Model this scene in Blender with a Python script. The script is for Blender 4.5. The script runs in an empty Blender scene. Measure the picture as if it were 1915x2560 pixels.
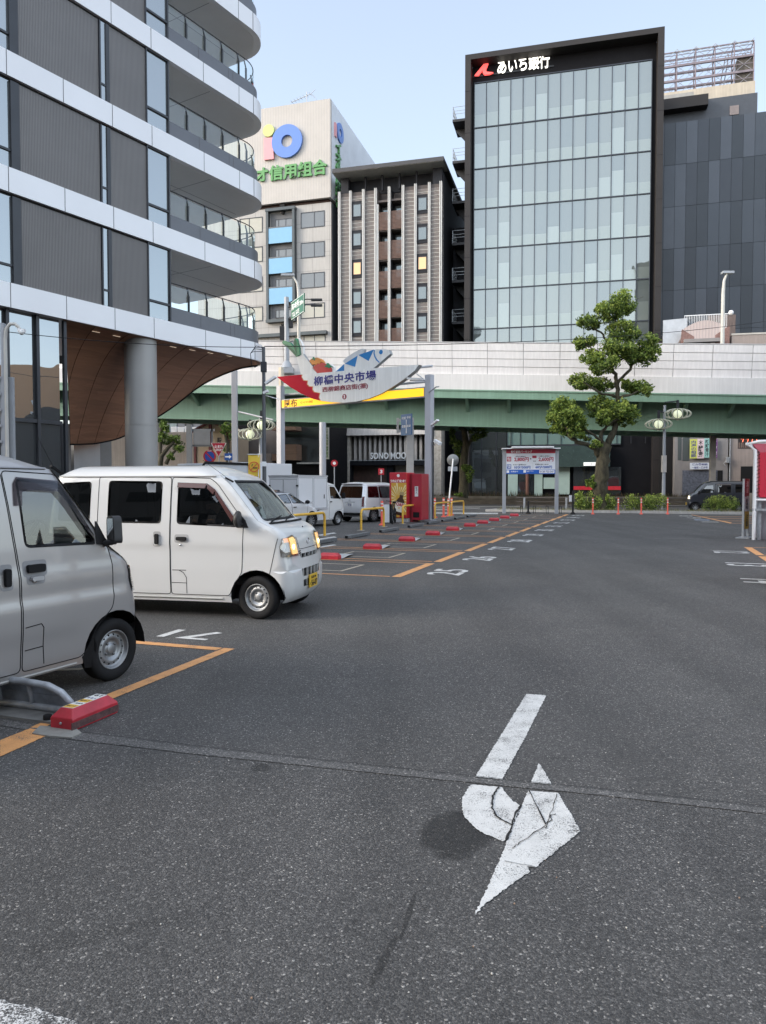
import bpy, bmesh, math, random
from mathutils import Vector, Matrix
from mathutils.geometry import delaunay_2d_cdt
random.seed(7)
R=math.radians; C=bpy.context.scene.collection; SC=bpy.context.scene
# ---------------- camera model (metres; camera stands at the origin, 1.65 m up) ----------------
F=1850.0; H=1.65; PITCH=math.atan(67/1850)
def ray(x,y):
    a=(x-957.5)/F; b=(1280-y)/F
    return (a, math.cos(PITCH)+b*math.sin(PITCH), -math.sin(PITCH)+b*math.cos(PITCH))
def G(x,y,z=0.0):
    r=ray(x,y); t=(z-H)/r[2]; return Vector((r[0]*t,r[1]*t,z))
def at(x,y,D):
    r=ray(x,y); t=D/r[1]; return Vector((r[0]*t,D,H+r[2]*t))
TH=R(19.7)
def L(a,b,z=0.0):                       # car park frame: a across the aisle, b along it
    return Vector((a*math.cos(TH)+b*math.sin(TH), -a*math.sin(TH)+b*math.cos(TH), z))
# ---------------- mesh builder ----------------
class MB:
    def __init__(s,M=None):
        s.v=[]; s.f=[]; s.mi=[]; s.sm=[]; s.M=M or Matrix()
    def add(s,vs,fs,mi=0,smooth=False):
        n=len(s.v); M=s.M
        s.v+=[tuple(M@Vector(v)) for v in vs]
        for f in fs:
            s.f.append([i+n for i in f]); s.mi.append(mi); s.sm.append(smooth)
    def box(s,x0,x1,y0,y1,z0,z1,mi=0):
        s.add([(x0,y0,z0),(x1,y0,z0),(x1,y1,z0),(x0,y1,z0),(x0,y0,z1),(x1,y0,z1),(x1,y1,z1),(x0,y1,z1)],
              [(0,3,2,1),(4,5,6,7),(0,1,5,4),(1,2,6,5),(2,3,7,6),(3,0,4,7)],mi)
    def bar(s,p,q,w,h=None,mi=0):
        p=Vector(p); q=Vector(q); h=h or w; d=(q-p).normalized()
        up=Vector((0,0,1)) if abs(d.z)<.95 else Vector((0,1,0))
        a=d.cross(up).normalized()*w/2; b=a.cross(d).normalized()*h/2
        vs=[p-a-b,p+a-b,p+a+b,p-a+b,q-a-b,q+a-b,q+a+b,q-a+b]
        s.add(vs,[(0,3,2,1),(4,5,6,7),(0,1,5,4),(1,2,6,5),(2,3,7,6),(3,0,4,7)],mi)
    def tube(s,pts,r,n=8,mi=0,cap=True,smooth=True):
        pts=[Vector(p) for p in pts]; k=len(pts)
        rs=r if isinstance(r,(list,tuple)) else [r]*k
        vs=[]; fs=[]; pa=None
        for i,p in enumerate(pts):
            d=(pts[min(i+1,k-1)]-pts[max(i-1,0)])
            d=d.normalized() if d.length>1e-9 else Vector((0,0,1))
            if pa is None:
                up=Vector((0,0,1)) if abs(d.z)<.9 else Vector((1,0,0))
                a=d.cross(up).normalized()
            else:
                a=(pa-d*pa.dot(d)); a=a.normalized() if a.length>1e-6 else d.cross(Vector((0,0,1))).normalized()
            pa=a; b=d.cross(a)
            for j in range(n):
                t=2*math.pi*j/n; vs.append(p+(a*math.cos(t)+b*math.sin(t))*rs[i])
        for i in range(k-1):
            for j in range(n):
                fs.append((i*n+j,i*n+(j+1)%n,(i+1)*n+(j+1)%n,(i+1)*n+j))
        s.add(vs,fs,mi,smooth)
        if cap:
            s.add(vs[:n],[tuple(range(n-1,-1,-1))],mi); s.add(vs[-n:],[tuple(range(n))],mi)
    def lathe(s,prof,n=24,mi=0,M=None,smooth=True,cap=False):
        # profile of (r,h), axis = local z
        M=M or Matrix(); vs=[]; fs=[]; k=len(prof)
        for (r,h) in prof:
            for j in range(n):
                t=2*math.pi*j/n; vs.append(M@Vector((r*math.cos(t),r*math.sin(t),h)))
        for i in range(k-1):
            for j in range(n):
                fs.append((i*n+j,i*n+(j+1)%n,(i+1)*n+(j+1)%n,(i+1)*n+j))
        s.add(vs,fs,mi,smooth)
        if cap:
            s.add(vs[:n],[tuple(range(n-1,-1,-1))],mi); s.add(vs[-n:],[tuple(range(n))],mi)
    def sphere(s,c,r,n=12,mi=0):
        if not isinstance(r,(list,tuple)): r=(r,r,r)
        pr=[(max(math.sin(math.pi*i/n),1e-4),-math.cos(math.pi*i/n)) for i in range(n+1)]
        s.lathe(pr,2*n,mi,Matrix.Translation(c)@Matrix.Diagonal((r[0],r[1],r[2],1)))
    def slab(s,poly,z0,z1,M=None,mi=0,mside=None):   # polygon (x,y) extruded z0..z1 then mapped by M
        M=M or Matrix(); n=len(poly)
        A=sum(poly[i][0]*poly[(i+1)%n][1]-poly[(i+1)%n][0]*poly[i][1] for i in range(n))
        if A<0: poly=poly[::-1]
        vs=[M@Vector((x,y,z0)) for x,y in poly]+[M@Vector((x,y,z1)) for x,y in poly]
        s.add(vs,[tuple(range(n-1,-1,-1)),tuple(range(n,2*n))],mi)
        s.add(vs,[(i,(i+1)%n,n+(i+1)%n,n+i) for i in range(n)],mi if mside is None else mside)
    def quad(s,a,b,c,d,mi=0): s.add([a,b,c,d],[(0,1,2,3)],mi)
    def build(s,name,mats,parent=None,bevel=0,angle=None,kind=None,weld=False):
        me=bpy.data.meshes.new(name); me.from_pydata(s.v,[],s.f)
        if not isinstance(mats,(list,tuple)): mats=[mats]
        for m in mats: me.materials.append(m)
        for p,i,sm in zip(me.polygons,s.mi,s.sm): p.material_index=i; p.use_smooth=sm
        if weld:
            b=bmesh.new(); b.from_mesh(me); bmesh.ops.remove_doubles(b,verts=b.verts,dist=.0006)
            b.to_mesh(me); b.free()
        if angle is not None:
            for p in me.polygons: p.use_smooth=True
            me.set_sharp_from_angle(angle=R(angle))
        me.update()
        o=bpy.data.objects.new(name,me); C.objects.link(o)
        if parent: o.parent=parent
        if bevel:
            b=o.modifiers.new('bevel','BEVEL'); b.width=bevel; b.segments=2; b.limit_method='ANGLE'; b.angle_limit=R(35)
        if kind: o['kind']=kind
        return o
def each(lst,name,mat,parent,**k):        # each box (x0,x1,y0,y1,z0,z1) becomes a part of its own
    for q in lst:
        m=MB(); m.box(*q); m.build(name,mat,parent,**k)
def tag(o,label,cat,group=None):
    o['label']=label; o['category']=cat
    if group: o['group']=group
    return o
def thing(name,label,cat,loc=(0,0,0),rotz=0,group=None):
    o=bpy.data.objects.new(name,None); C.objects.link(o); o.empty_display_size=.2
    o.location=loc; o.rotation_euler=(0,0,rotz); return tag(o,label,cat,group)
def copy_tree(o,parent=None):
    c=o.copy(); C.objects.link(c); c.parent=parent
    for ch in o.children: copy_tree(ch,c)
    return c
class Frame:                              # a facade: local x along it, y inwards, z up
    def __init__(s,P0,a):
        s.P=P0; s.a=R(a); s.ex=(math.cos(s.a),-math.sin(s.a)); s.n=(math.sin(s.a),math.cos(s.a))
    def sz(s,px,py,d=0):
        r=ray(px,py); t=(s.n[0]*s.P[0]+s.n[1]*s.P[1]+d)/(r[0]*s.n[0]+r[1]*s.n[1])
        return ((r[0]*t-s.P[0])*s.ex[0]+(r[1]*t-s.P[1])*s.ex[1], H+r[2]*t)
    def thing(s,name,label,cat,group=None): return thing(name,label,cat,(s.P[0],s.P[1],0),-s.a,group)
FACE=Matrix(((1,0,0,0),(0,0,-1,0),(0,1,0,0),(0,0,0,1)))   # (x,y,z) -> x right, z up, facing -y
def text(body,w=None,h=None,mat=None,parent=None,M=None,name='lettering',bold=0,depth=.004,align='CENTER',spacing=1.0,condense=None):
    c=bpy.data.curves.new('t','FONT'); c.body=body; c.align_x='LEFT'; c.offset=bold; c.space_character=spacing
    c.resolution_u=3; c.extrude=.02; c.space_line=.95
    o=bpy.data.objects.new('t',c); C.objects.link(o)
    dg=bpy.context.evaluated_depsgraph_get(); me=bpy.data.meshes.new_from_object(o.evaluated_get(dg))
    bpy.data.objects.remove(o); bpy.data.curves.remove(c)
    xs=[v.co.x for v in me.vertices]; ys=[v.co.y for v in me.vertices]
    x0,x1,y0,y1=min(xs),max(xs),min(ys),max(ys)
    sx=w/(x1-x0) if w else None; sy=h/(y1-y0) if h else None
    if sx is None: sx=sy
    if sy is None: sy=sx
    M=M or Matrix()
    ox=(x0+x1)/2 if align=='CENTER' else x0
    for v in me.vertices:
        v.co=M@Vector(((v.co.x-ox)*sx,(v.co.y-(y0+y1)/2)*sy,(v.co.z/.02*.5+.5)*depth))
    me.materials.clear(); me.materials.append(mat); me.name=name
    o=bpy.data.objects.new(name,me); C.objects.link(o)
    if parent: o.parent=parent
    return o
# ---------------- materials ----------------
_M={}
def nodes(name):
    m=bpy.data.materials.new(name); m.use_nodes=True; nt=m.node_tree
    b=nt.nodes['Principled BSDF']; return m,nt,b
def N(nt,t,**k):
    n=nt.nodes.new(t)
    for a,v in k.items(): setattr(n,a,v)
    return n
def ramp(nt,fac,stops):
    r=N(nt,'ShaderNodeValToRGB'); e=r.color_ramp.elements
    while len(e)<len(stops): e.new(.5)
    for q,(p,c) in zip(e,stops):
        q.position=p; q.color=(*c,1) if len(c)==3 else c
    nt.links.new(fac,r.inputs[0]); return r.outputs[0]
def noise(nt,vec,scale,detail=3,rough=.6):
    n=N(nt,'ShaderNodeTexNoise'); n.inputs['Scale'].default_value=scale; n.inputs['Detail'].default_value=detail
    n.inputs['Roughness'].default_value=rough; nt.links.new(vec,n.inputs['Vector']); return n.outputs['Fac']
def coord(nt,stretch=None):
    t=N(nt,'ShaderNodeTexCoord').outputs['Object']
    if stretch:
        m=N(nt,'ShaderNodeMapping'); m.inputs['Scale'].default_value=stretch; nt.links.new(t,m.inputs[0]); t=m.outputs[0]
    return t
def mixc(nt,fac,a,b,mode='MIX'):
    m=N(nt,'ShaderNodeMix',data_type='RGBA',blend_type=mode)
    for s,v in ((m.inputs[0],fac),(m.inputs[6],a),(m.inputs[7],b)):
        if hasattr(v,'is_linked') or hasattr(v,'links'): nt.links.new(v,s)
        elif isinstance(v,(int,float)): s.default_value=v
        else: s.default_value=(*v,1)
    return m.outputs[2]
def mathn(nt,op,a,b=None):
    m=N(nt,'ShaderNodeMath',operation=op)
    for i,v in enumerate((a,b)):
        if v is None: continue
        if isinstance(v,(int,float)): m.inputs[i].default_value=v
        else: nt.links.new(v,m.inputs[i])
    return m.outputs[0]
def bumpn(nt,b,h,strength=.3,dist=.01):
    n=N(nt,'ShaderNodeBump'); n.inputs['Strength'].default_value=strength; n.inputs['Distance'].default_value=dist
    nt.links.new(h,n.inputs['Height']); nt.links.new(n.outputs[0],b.inputs['Normal'])
def mk(name,col,rough=.6,metal=0,var=.12,vs=2.0,bump=0,bs=30,coat=0,stretch=None,emit=0,streak=0,spec=.5,fine=0):
    if name in _M: return _M[name]
    m,nt,b=nodes(name); b.inputs['Roughness'].default_value=rough; b.inputs['Metallic'].default_value=metal
    b.inputs['Coat Weight'].default_value=coat; b.inputs['Coat Roughness'].default_value=.06; b.inputs['Specular IOR Level'].default_value=spec
    t=coord(nt,stretch)
    c=ramp(nt,noise(nt,t,vs,4),[(.28,[x*(1-var) for x in col]),(.72,[min(1,x*(1+var)) for x in col])])
    if streak:
        t2=coord(nt,(5,5,.25)); f=ramp(nt,noise(nt,t2,1.3,4),[(.45,(1-streak,)*3),(.62,(1,1,1))])
        c=mixc(nt,1.0,c,f,'MULTIPLY')
    if fine:
        f=ramp(nt,noise(nt,t,60,2),[(.3,(1-fine,)*3),(.7,(1,1,1))]); c=mixc(nt,1.0,c,f,'MULTIPLY')
    nt.links.new(c,b.inputs['Base Color'])
    rr=N(nt,'ShaderNodeMapRange'); rr.inputs[3].default_value=max(.02,rough-.08); rr.inputs[4].default_value=min(1,rough+.08)
    if coat<.5: nt.links.new(noise(nt,t,vs*3,3),rr.inputs[0]); nt.links.new(rr.outputs[0],b.inputs['Roughness'])
    if emit:
        b.inputs['Emission Color'].default_value=(*col,1); b.inputs['Emission Strength'].default_value=emit
    if bump: bumpn(nt,b,noise(nt,t,bs,4),bump)
    _M[name]=m; return m
def ribbed(name,col,pitch,rough=.5,metal=0,axis=0,depth=.25,lo=.7):
    if name in _M: return _M[name]
    m,nt,b=nodes(name); b.inputs['Roughness'].default_value=rough; b.inputs['Metallic'].default_value=metal
    t=coord(nt); s=N(nt,'ShaderNodeSeparateXYZ'); nt.links.new(t,s.inputs[0])
    w=mathn(nt,'SINE',mathn(nt,'MULTIPLY',s.outputs[axis],2*math.pi/pitch))
    h=mathn(nt,'ADD',mathn(nt,'MULTIPLY',w,.5),.5)
    f=noise(nt,t,.6,3)
    c=ramp(nt,f,[(.3,[x*.93 for x in col]),(.7,[x*1.05 for x in col])])
    c=mixc(nt,1.0,c,ramp(nt,h,[(.1,(lo,)*3),(.5,(1,1,1))]),'MULTIPLY')
    nt.links.new(c,b.inputs['Base Color']); bumpn(nt,b,h,depth,pitch*.3); _M[name]=m; return m
def glass(name,tint=(.6,.65,.65),refl=.12,rough=.0,gcol=(1,1,1)):
    if name in _M: return _M[name]
    m,nt,b=nodes(name); nt.nodes.remove(b)
    tr=N(nt,'ShaderNodeBsdfTransparent'); tr.inputs[0].default_value=(*tint,1)
    gl=N(nt,'ShaderNodeBsdfGlossy'); gl.inputs['Roughness'].default_value=rough; gl.inputs[0].default_value=(*gcol,1)
    lw=N(nt,'ShaderNodeLayerWeight'); lw.inputs[0].default_value=.25
    mr=N(nt,'ShaderNodeMapRange'); mr.inputs[3].default_value=refl; mr.inputs[4].default_value=min(1,refl+.6)
    nt.links.new(lw.outputs['Fresnel'],mr.inputs[0])
    mx=N(nt,'ShaderNodeMixShader'); nt.links.new(mr.outputs[0],mx.inputs[0])
    nt.links.new(tr.outputs[0],mx.inputs[1]); nt.links.new(gl.outputs[0],mx.inputs[2])
    nt.links.new(mx.outputs[0],nt.nodes['Material Output'].inputs[0]); _M[name]=m; return m
def mirrorglass(name,dcol,gcol,refl=.6,rough=.02,wav=.0):
    if name in _M: return _M[name]
    m,nt,b=nodes(name); b.inputs['Base Color'].default_value=(*dcol,1); b.inputs['Roughness'].default_value=.5
    gl=N(nt,'ShaderNodeBsdfGlossy'); gl.inputs['Roughness'].default_value=rough; gl.inputs[0].default_value=(*gcol,1)
    if wav:
        bp=N(nt,'ShaderNodeBump'); bp.inputs['Strength'].default_value=wav; bp.inputs['Distance'].default_value=.05
        nt.links.new(noise(nt,coord(nt),.9,1),bp.inputs['Height']); nt.links.new(bp.outputs[0],gl.inputs['Normal'])
    mx=N(nt,'ShaderNodeMixShader'); mx.inputs[0].default_value=refl
    nt.links.new(b.outputs[0],mx.inputs[1]); nt.links.new(gl.outputs[0],mx.inputs[2])
    nt.links.new(mx.outputs[0],nt.nodes['Material Output'].inputs[0]); _M[name]=m; return m
def asphalt_color(nt,stains=True,tone=1.0):
    t=N(nt,'ShaderNodeTexCoord').outputs['Object']
    def vor(sc):
        v=N(nt,'ShaderNodeTexVoronoi'); v.inputs['Scale'].default_value=sc; nt.links.new(t,v.inputs['Vector'])
        s=N(nt,'ShaderNodeSeparateColor'); nt.links.new(v.outputs['Color'],s.inputs[0]); return v.outputs['Distance'],s.outputs[0],s.outputs[1]
    d1,r1,_=vor(132); d2,r2,g2=vor(310)
    T=tone*1.16
    chips=ramp(nt,r1,[(0,(.034*T,.0335*T,.033*T)),(.55,(.060*T,.059*T,.058*T)),(.86,(.086*T,.084*T,.082*T)),(.958,(.125*T,.122*T,.118*T)),(.990,(.26,.25,.235)),(1,(.36,.35,.33))])
    fine=ramp(nt,r2,[(0,(.55,.55,.56)),(.6,(1,1,1)),(.97,(1.35,1.35,1.33)),(1,(2.2,2.15,2.05))])
    c=mixc(nt,1.0,chips,fine,'MULTIPLY')
    big=ramp(nt,noise(nt,t,.55,5,.65),[(.3,(.82,.82,.83)),(.7,(1.15,1.14,1.13))])
    c=mixc(nt,1.0,c,big,'MULTIPLY')
    mp=N(nt,'ShaderNodeMapping'); mp.inputs['Rotation'].default_value=(0,0,R(19.7)); mp.inputs['Scale'].default_value=(1.1,.10,1); nt.links.new(t,mp.inputs[0])
    c=mixc(nt,1.0,c,ramp(nt,noise(nt,mp.outputs[0],1.0,3,.5),[(.34,(.84,.84,.84)),(.56,(1.06,1.06,1.06))]),'MULTIPLY')   # tyre lanes along the aisle
    c=mixc(nt,1.0,c,ramp(nt,noise(nt,t,3.2,4,.7),[(.27,(.72,.72,.73)),(.36,(1,1,1))]),'MULTIPLY')
    if stains:
        sp=N(nt,'ShaderNodeSeparateXYZ'); nt.links.new(t,sp.inputs[0]); nz=noise(nt,t,4,4)
        for (cx,cy,rx,ry,ang,amt) in STAINS:
            x=mathn(nt,'SUBTRACT',sp.outputs[0],cx); y=mathn(nt,'SUBTRACT',sp.outputs[1],cy); ca,sa=math.cos(ang),math.sin(ang)
            u=mathn(nt,'DIVIDE',mathn(nt,'ADD',mathn(nt,'MULTIPLY',x,ca),mathn(nt,'MULTIPLY',y,sa)),rx)
            v=mathn(nt,'DIVIDE',mathn(nt,'SUBTRACT',mathn(nt,'MULTIPLY',y,ca),mathn(nt,'MULTIPLY',x,sa)),ry)
            q=mathn(nt,'ADD',mathn(nt,'SQRT',mathn(nt,'ADD',mathn(nt,'MULTIPLY',u,u),mathn(nt,'MULTIPLY',v,v))),mathn(nt,'MULTIPLY',mathn(nt,'SUBTRACT',nz,.5),1.1))
            c=mixc(nt,1.0,c,ramp(nt,q,[(.78,(1-amt,)*3),(.92,(1-amt*.55,)*3),(1.0,(1,1,1))]),'MULTIPLY')
    h=mathn(nt,'ADD',mathn(nt,'MULTIPLY',d1,-1.2),mathn(nt,'MULTIPLY',d2,-.6))
    return c,h,t
def _g(px,py): p=G(px,py); return p.x,p.y
STAINS=[(*_g(1135,2085),.20,.24,-.3,.62),(*_g(1020,2290),.012,.17,-.22,.55),(*_g(960,2400),.018,.18,-.32,.5),(*_g(650,1920),.06,.07,0,.5),(*_g(1390,1895),.09,.03,0,.2),(*_g(230,2340),.3,.05,.4,.2),(*_g(700,1700),.7,.5,.3,.10)]
def asphalt_mat(name='asphalt',stains=True,tone=1.0,bump=.55):
    m,nt,b=nodes(name); c,h,t=asphalt_color(nt,stains,tone); nt.links.new(c,b.inputs['Base Color'])
    b.inputs['Roughness'].default_value=.72; b.inputs['Specular IOR Level'].default_value=.45; bumpn(nt,b,h,bump,.006); _M[name]=m; return m
def paint_mat(name,col,wear=.42,soft=.05):
    m,nt,b=nodes(name); c,h,t=asphalt_color(nt,False)
    f=mathn(nt,'ADD',mathn(nt,'MULTIPLY',noise(nt,t,150,3,.7),.65),mathn(nt,'MULTIPLY',noise(nt,t,7,4,.6),.35))
    k=ramp(nt,f,[(wear-soft,(0,0,0)),(wear+soft,(1,1,1))])
    pc=ramp(nt,noise(nt,t,9,4),[(.3,[x*.86 for x in col]),(.7,[min(1,x*1.06) for x in col])])
    nt.links.new(mixc(nt,k,c,pc),b.inputs['Base Color']); b.inputs['Roughness'].default_value=.6
    bumpn(nt,b,h,.3,.004); _M[name]=m; return m
def leafmat(name,col):
    m,nt,b=nodes(name); t=coord(nt)
    c=ramp(nt,noise(nt,t,2.2,3),[(.3,[x*.7 for x in col]),(.7,[x*1.35 for x in col])])
    nt.links.new(c,b.inputs['Base Color']); b.inputs['Roughness'].default_value=.5; b.inputs['Specular IOR Level'].default_value=.35
    tr=N(nt,'ShaderNodeBsdfTranslucent'); nt.links.new(c,tr.inputs[0])
    mx=N(nt,'ShaderNodeMixShader'); mx.inputs[0].default_value=.3; nt.links.new(b.outputs[0],mx.inputs[1]); nt.links.new(tr.outputs[0],mx.inputs[2])
    nt.links.new(mx.outputs[0],nt.nodes['Material Output'].inputs[0]); _M[name]=m; return m
def emis(name,col,s):
    if name in _M: return _M[name]
    m,nt,b=nodes(name); b.inputs['Base Color'].default_value=(*col,1); b.inputs['Emission Color'].default_value=(*col,1)
    b.inputs['Emission Strength'].default_value=s; _M[name]=m; return m
W_=mk('white_paint',(.78,.79,.80),.45,var=.05); BLK=mk('black_matt',(.010,.010,.011),.7,spec=.25); DK=mk('dark_metal',(.035,.037,.042),.5,.2,spec=.3)
GALV=mk('galvanised',(.36,.38,.40),.5,.4,var=.2,vs=9); GREY=mk('grey_metal',(.33,.35,.38),.45,.1,var=.08)
LT=mk('text_white',(.85,.85,.85),.5,var=.02); TBLK=mk('text_black',(.02,.02,.025),.6,var=.02)
TRED=mk('text_red',(.42,.03,.06),.5,var=.02); TBLUE=mk('text_blue',(.05,.12,.42),.5,var=.02); TNAVY=mk('text_navy',(.03,.04,.2),.5,var=.02)
RED=mk('red_paint',(.50,.025,.04),.4,var=.15,vs=5,coat=.2); YEL=mk('yellow_paint',(.72,.42,.05),.45,var=.15,vs=4)
CONC=mk('concrete',(.42,.41,.39),.8,var=.15,vs=.8,bump=.15,bs=20,streak=.15)
# ================= SETTING: ground, road, markings =================
ASPH=asphalt_mat()
g=MB(); g.box(-400,400,-150,700,-.5,0); g.build('ground',ASPH,kind='structure')
# main road beyond the car park, sidewalk with kerb, planter behind
ROADM=mk('road_asphalt',(.085,.087,.092),.8,var=.12,vs=.7,bump=.2,bs=80,fine=.25)
PAVE=mk('pavement',(.30,.29,.275),.85,var=.2,vs=1.2,bump=.2,bs=30,fine=.2)
def lotslab(mb,a0,a1,b0,b1,z0,z1,mi=0):
    mb.slab([tuple(L(a,b).xy) for a,b in ((a0,b0),(a1,b0),(a1,b1),(a0,b1))],z0,z1,None,mi)
m=MB(); lotslab(m,-60,60,49.2,66,.0,.006); m.build('road',ROADM,kind='structure')
m=MB(); lotslab(m,-9.6,60,46.1,49.1,0,.1); m.build('sidewalk',PAVE,kind='structure')
m=MB(); lotslab(m,-9.6,60,45.9,46.1,0,.13); m.build('kerb',CONC,kind='structure')
WP=paint_mat('white_road_paint',(.60,.60,.585),.435,.04); WPW=paint_mat('white_paint_worn',(.58,.58,.57),.505,.03); OP=paint_mat('orange_road_paint',(.66,.32,.12),.41,.04)
TP=paint_mat('tan_road_paint',(.42,.37,.29),.41); BP=paint_mat('pale_blue_paint',(.45,.55,.72),.38)
SEAM=asphalt_mat('seam_asphalt',False,1.38,.3); CRK=mk('crack',(.012,.012,.013),.9)
def jag(pts,step=.012,amp=.0035):
    out=[]
    for i,p in enumerate(pts):
        q=pts[(i+1)%len(pts)]; n=max(1,int((q-p).length/step))
        for k in range(n):
            v=p.lerp(q,k/n)
            out.append(v+Vector((random.uniform(-amp,amp),random.uniform(-amp,amp),0)))
    return out
def sheet(name,polys,mat,z=.004,amp=0):
    mb=MB()
    for p in polys:
        p=[Vector((q[0],q[1],0)) for q in p]
        if amp: p=jag(p,amp=amp)
        n=len(p); A=sum(p[i].x*p[(i+1)%n].y-p[(i+1)%n].x*p[i].y for i in range(n))
        if A<0: p=p[::-1]
        mb.add([(q.x,q.y,z) for q in p],[tuple(range(n))])
    o=mb.build(name,mat,kind='structure'); return o
def A(x,y): return G(1000+x/3.31,1700+y/3.31)
arrow=[[(1045,118),(1212,130),(1030,490),(845,828),(625,805),(830,470)],
 [(585,868),(545,925),(515,990),(512,1070),(530,1130),(580,1190),(650,1250),(740,1295),(850,1340),(880,1325),(1000,1045),(940,1010),(880,950),(845,893)],
 [(1060,920),(1310,940),(1495,1255),(1290,1420),(1120,1560),(1045,1545),(1075,1590),(960,1670),(840,1760),(720,1850),(620,1950),(690,1790),(830,1490),(890,1330)],
 [(1150,690),(1258,870),(1085,855)]]
sheet('arrow_marking',[[A(*p) for p in q] for q in arrow],WP,.004,.004)
def crack(pts,w=.008):
    mb=MB(); P=[A(*p) for p in pts]; Q=[]
    for i in range(len(P)-1):
        for k in range(6): Q.append(P[i].lerp(P[i+1],k/6)+Vector((random.uniform(-.004,.004),random.uniform(-.004,.004),0)))
    Q.append(P[-1]); ww=[w*random.uniform(.5,1.3) for _ in Q]
    for i in range(len(Q)-1):
        d=(Q[i+1]-Q[i]).normalized(); n=Vector((-d.y,d.x,0))/2
        mb.quad(*[(v.x,v.y,.008) for v in (Q[i]-n*ww[i],Q[i+1]-n*ww[i+1],Q[i+1]+n*ww[i+1],Q[i]+n*ww[i])])
    mb.build('road_crack',CRK,kind='structure')
crack([(815,895),(770,970),(762,1070),(800,1140),(925,1210)],.010); crack([(1000,1045),(960,1110),(880,1335)],.012)
crack([(1065,925),(1205,1205)],.007); crack([(1300,955),(1255,1090),(1205,1240)],.005); crack([(1215,1205),(1020,1340),(930,1400)],.005)
crack([(1200,1200),(1255,1170),(1240,1130),(1290,1120)],.005); crack([(870,1512),(1120,1560)],.004); crack([(1380,1260),(1495,1255)],.004)
sheet('asphalt_seam',[[G(150,1826),G(500,1870),(G(1000,1925)),G(1300,1957),G(1500,1976.5),G(1915,2021),G(1915,2036),G(1500,1989),G(1300,1970),G(1000,1940),G(500,1888),G(150,1846)],
   [L(.2,24.45),L(9,24.55),L(9,24.7),L(.2,24.6)],[G(0,1798),G(130,1823),G(150,1840),G(0,1814)]],SEAM,.004,.004)
mb=MB()
P=[G(190,1832)+Vector((0,.004,0))]+[G(x,y) for x,y in ((500,1868),(800,1902),(1000,1923.5),(1300,1955.5),(1500,1975),(1915,2019.5))]
for i in range(len(P)-1):
    n=Vector((0,.005,0)); mb.quad(*[(v.x,v.y,.0085) for v in (P[i],P[i+1],P[i+1]+n,P[i]+n)])
mb.build('seam_crack',CRK,kind='structure')
sheet('corner_marking',[[G(-40,2495),G(60,2515),G(190,2558),G(260,2600),G(-40,2600)]],WPW,.004,.006)
# bays 25... on the left of the aisle: a = -4.2 is the aisle edge
PB=2.78; Y0=12.54
orange=[];tan=[]
for k in range(11):
    y0=Y0+PB*k; y1=y0+2.44
    orange.append([L(-4.33,y0),L(-4.16,y0),L(-4.20,y1),L(-4.37,y1)])
    for yy in (y0,y1-.07): orange.append([L(-9.2,yy),L(-4.37,yy),L(-4.37,yy+.075),L(-9.2,yy+.075)])
    y0+=.5
    for a0,a1,b0,b1 in ((-6.9,-5.5,y0,y0+.07),(-6.9,-5.5,y0+1.15,y0+1.22),(-6.9,-6.83,y0+.07,y0+1.15),(-5.57,-5.5,y0+.07,y0+1.15)):
        tan.append([L(a0,b0),L(a1,b0),L(a1,b1),L(a0,b1)])
# right-hand bays
for (b0,b1) in ((19.35,21.72),(16.6,19.05),(13.8,16.3),(11.1,13.5)):
    orange.append([L(2.42,b0),L(2.60,b0),L(2.60,b1),L(2.42,b1)])
    orange.append([L(2.6,b0),L(7,b0),L(7,b0+.08),L(2.6,b0+.08)]); orange.append([L(2.6,b1-.08),L(7,b1-.08),L(7,b1),L(2.6,b1)])
orange.append([G(1729,1287.5),G(1729,1286.5),G(1830,1307),G(1826,1309)])
for y in (1291.5,1296.5,1302,1308):
    x=1729+(y-1287)*4.7; orange.append([G(x,y),G(x+150,y+.5),G(x+150,y+1.1),G(x,y+.6)])
# near-left bay (grey van)
orange.append([L(-3.99,4.46),L(-3.87,4.46),L(-3.90,6.46),L(-4.02,6.46)])
orange.append([L(-8.2,6.30),L(-4.04,6.34),L(-4.04,6.46),L(-8.2,6.42)])
orange.append([G(0,1852),G(75,1822.5),G(138,1831),G(0,1893)])
orange.append([G(75,1820),G(103,1808),G(133,1809),G(108,1822)])
tan.append([L(-5.4,4.9),L(-4.75,5.25),L(-4.75,5.33),L(-5.5,4.95)])
sheet('bay_marking',orange,OP,.0045,.003); sheet('loop_marking',tan,TP,.0042)
def ground_number(s,c,right,h,mat=WP,w=None,z=.0046):
    r=Vector(right).normalized(); up=Vector((-r.y,r.x,0))
    M=Matrix(((r.x,up.x,0,c.x),(r.y,up.y,0,c.y),(0,0,1,z),(0,0,0,1)))
    o=text(s,None if w is None else w,h,mat,None,M,'bay_number',bold=.012,depth=.0008); o['kind']='structure'; return o
U=L(0,1); V=L(1,0)
for k in range(11):
    ground_number(str(25+k),L(-3.55,Y0+PB*k+1.05),U,.66,WP,.95)
for s,a,b in (('12',1.95,20.0),('13',1.95,16.95),('14',1.95,14.1)):
    ground_number(s,L(a,b),-U,.80,WP,.62)
for k in range(4):
    ground_number(str(8+k),G(1715+k*20,1290+k*5)+Vector((0,0,0)),-U,.7,BP if k==2 else WP,.8)
ground_number('71',L(-4.72,6.92),-V,.42,WP,.62)
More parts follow.
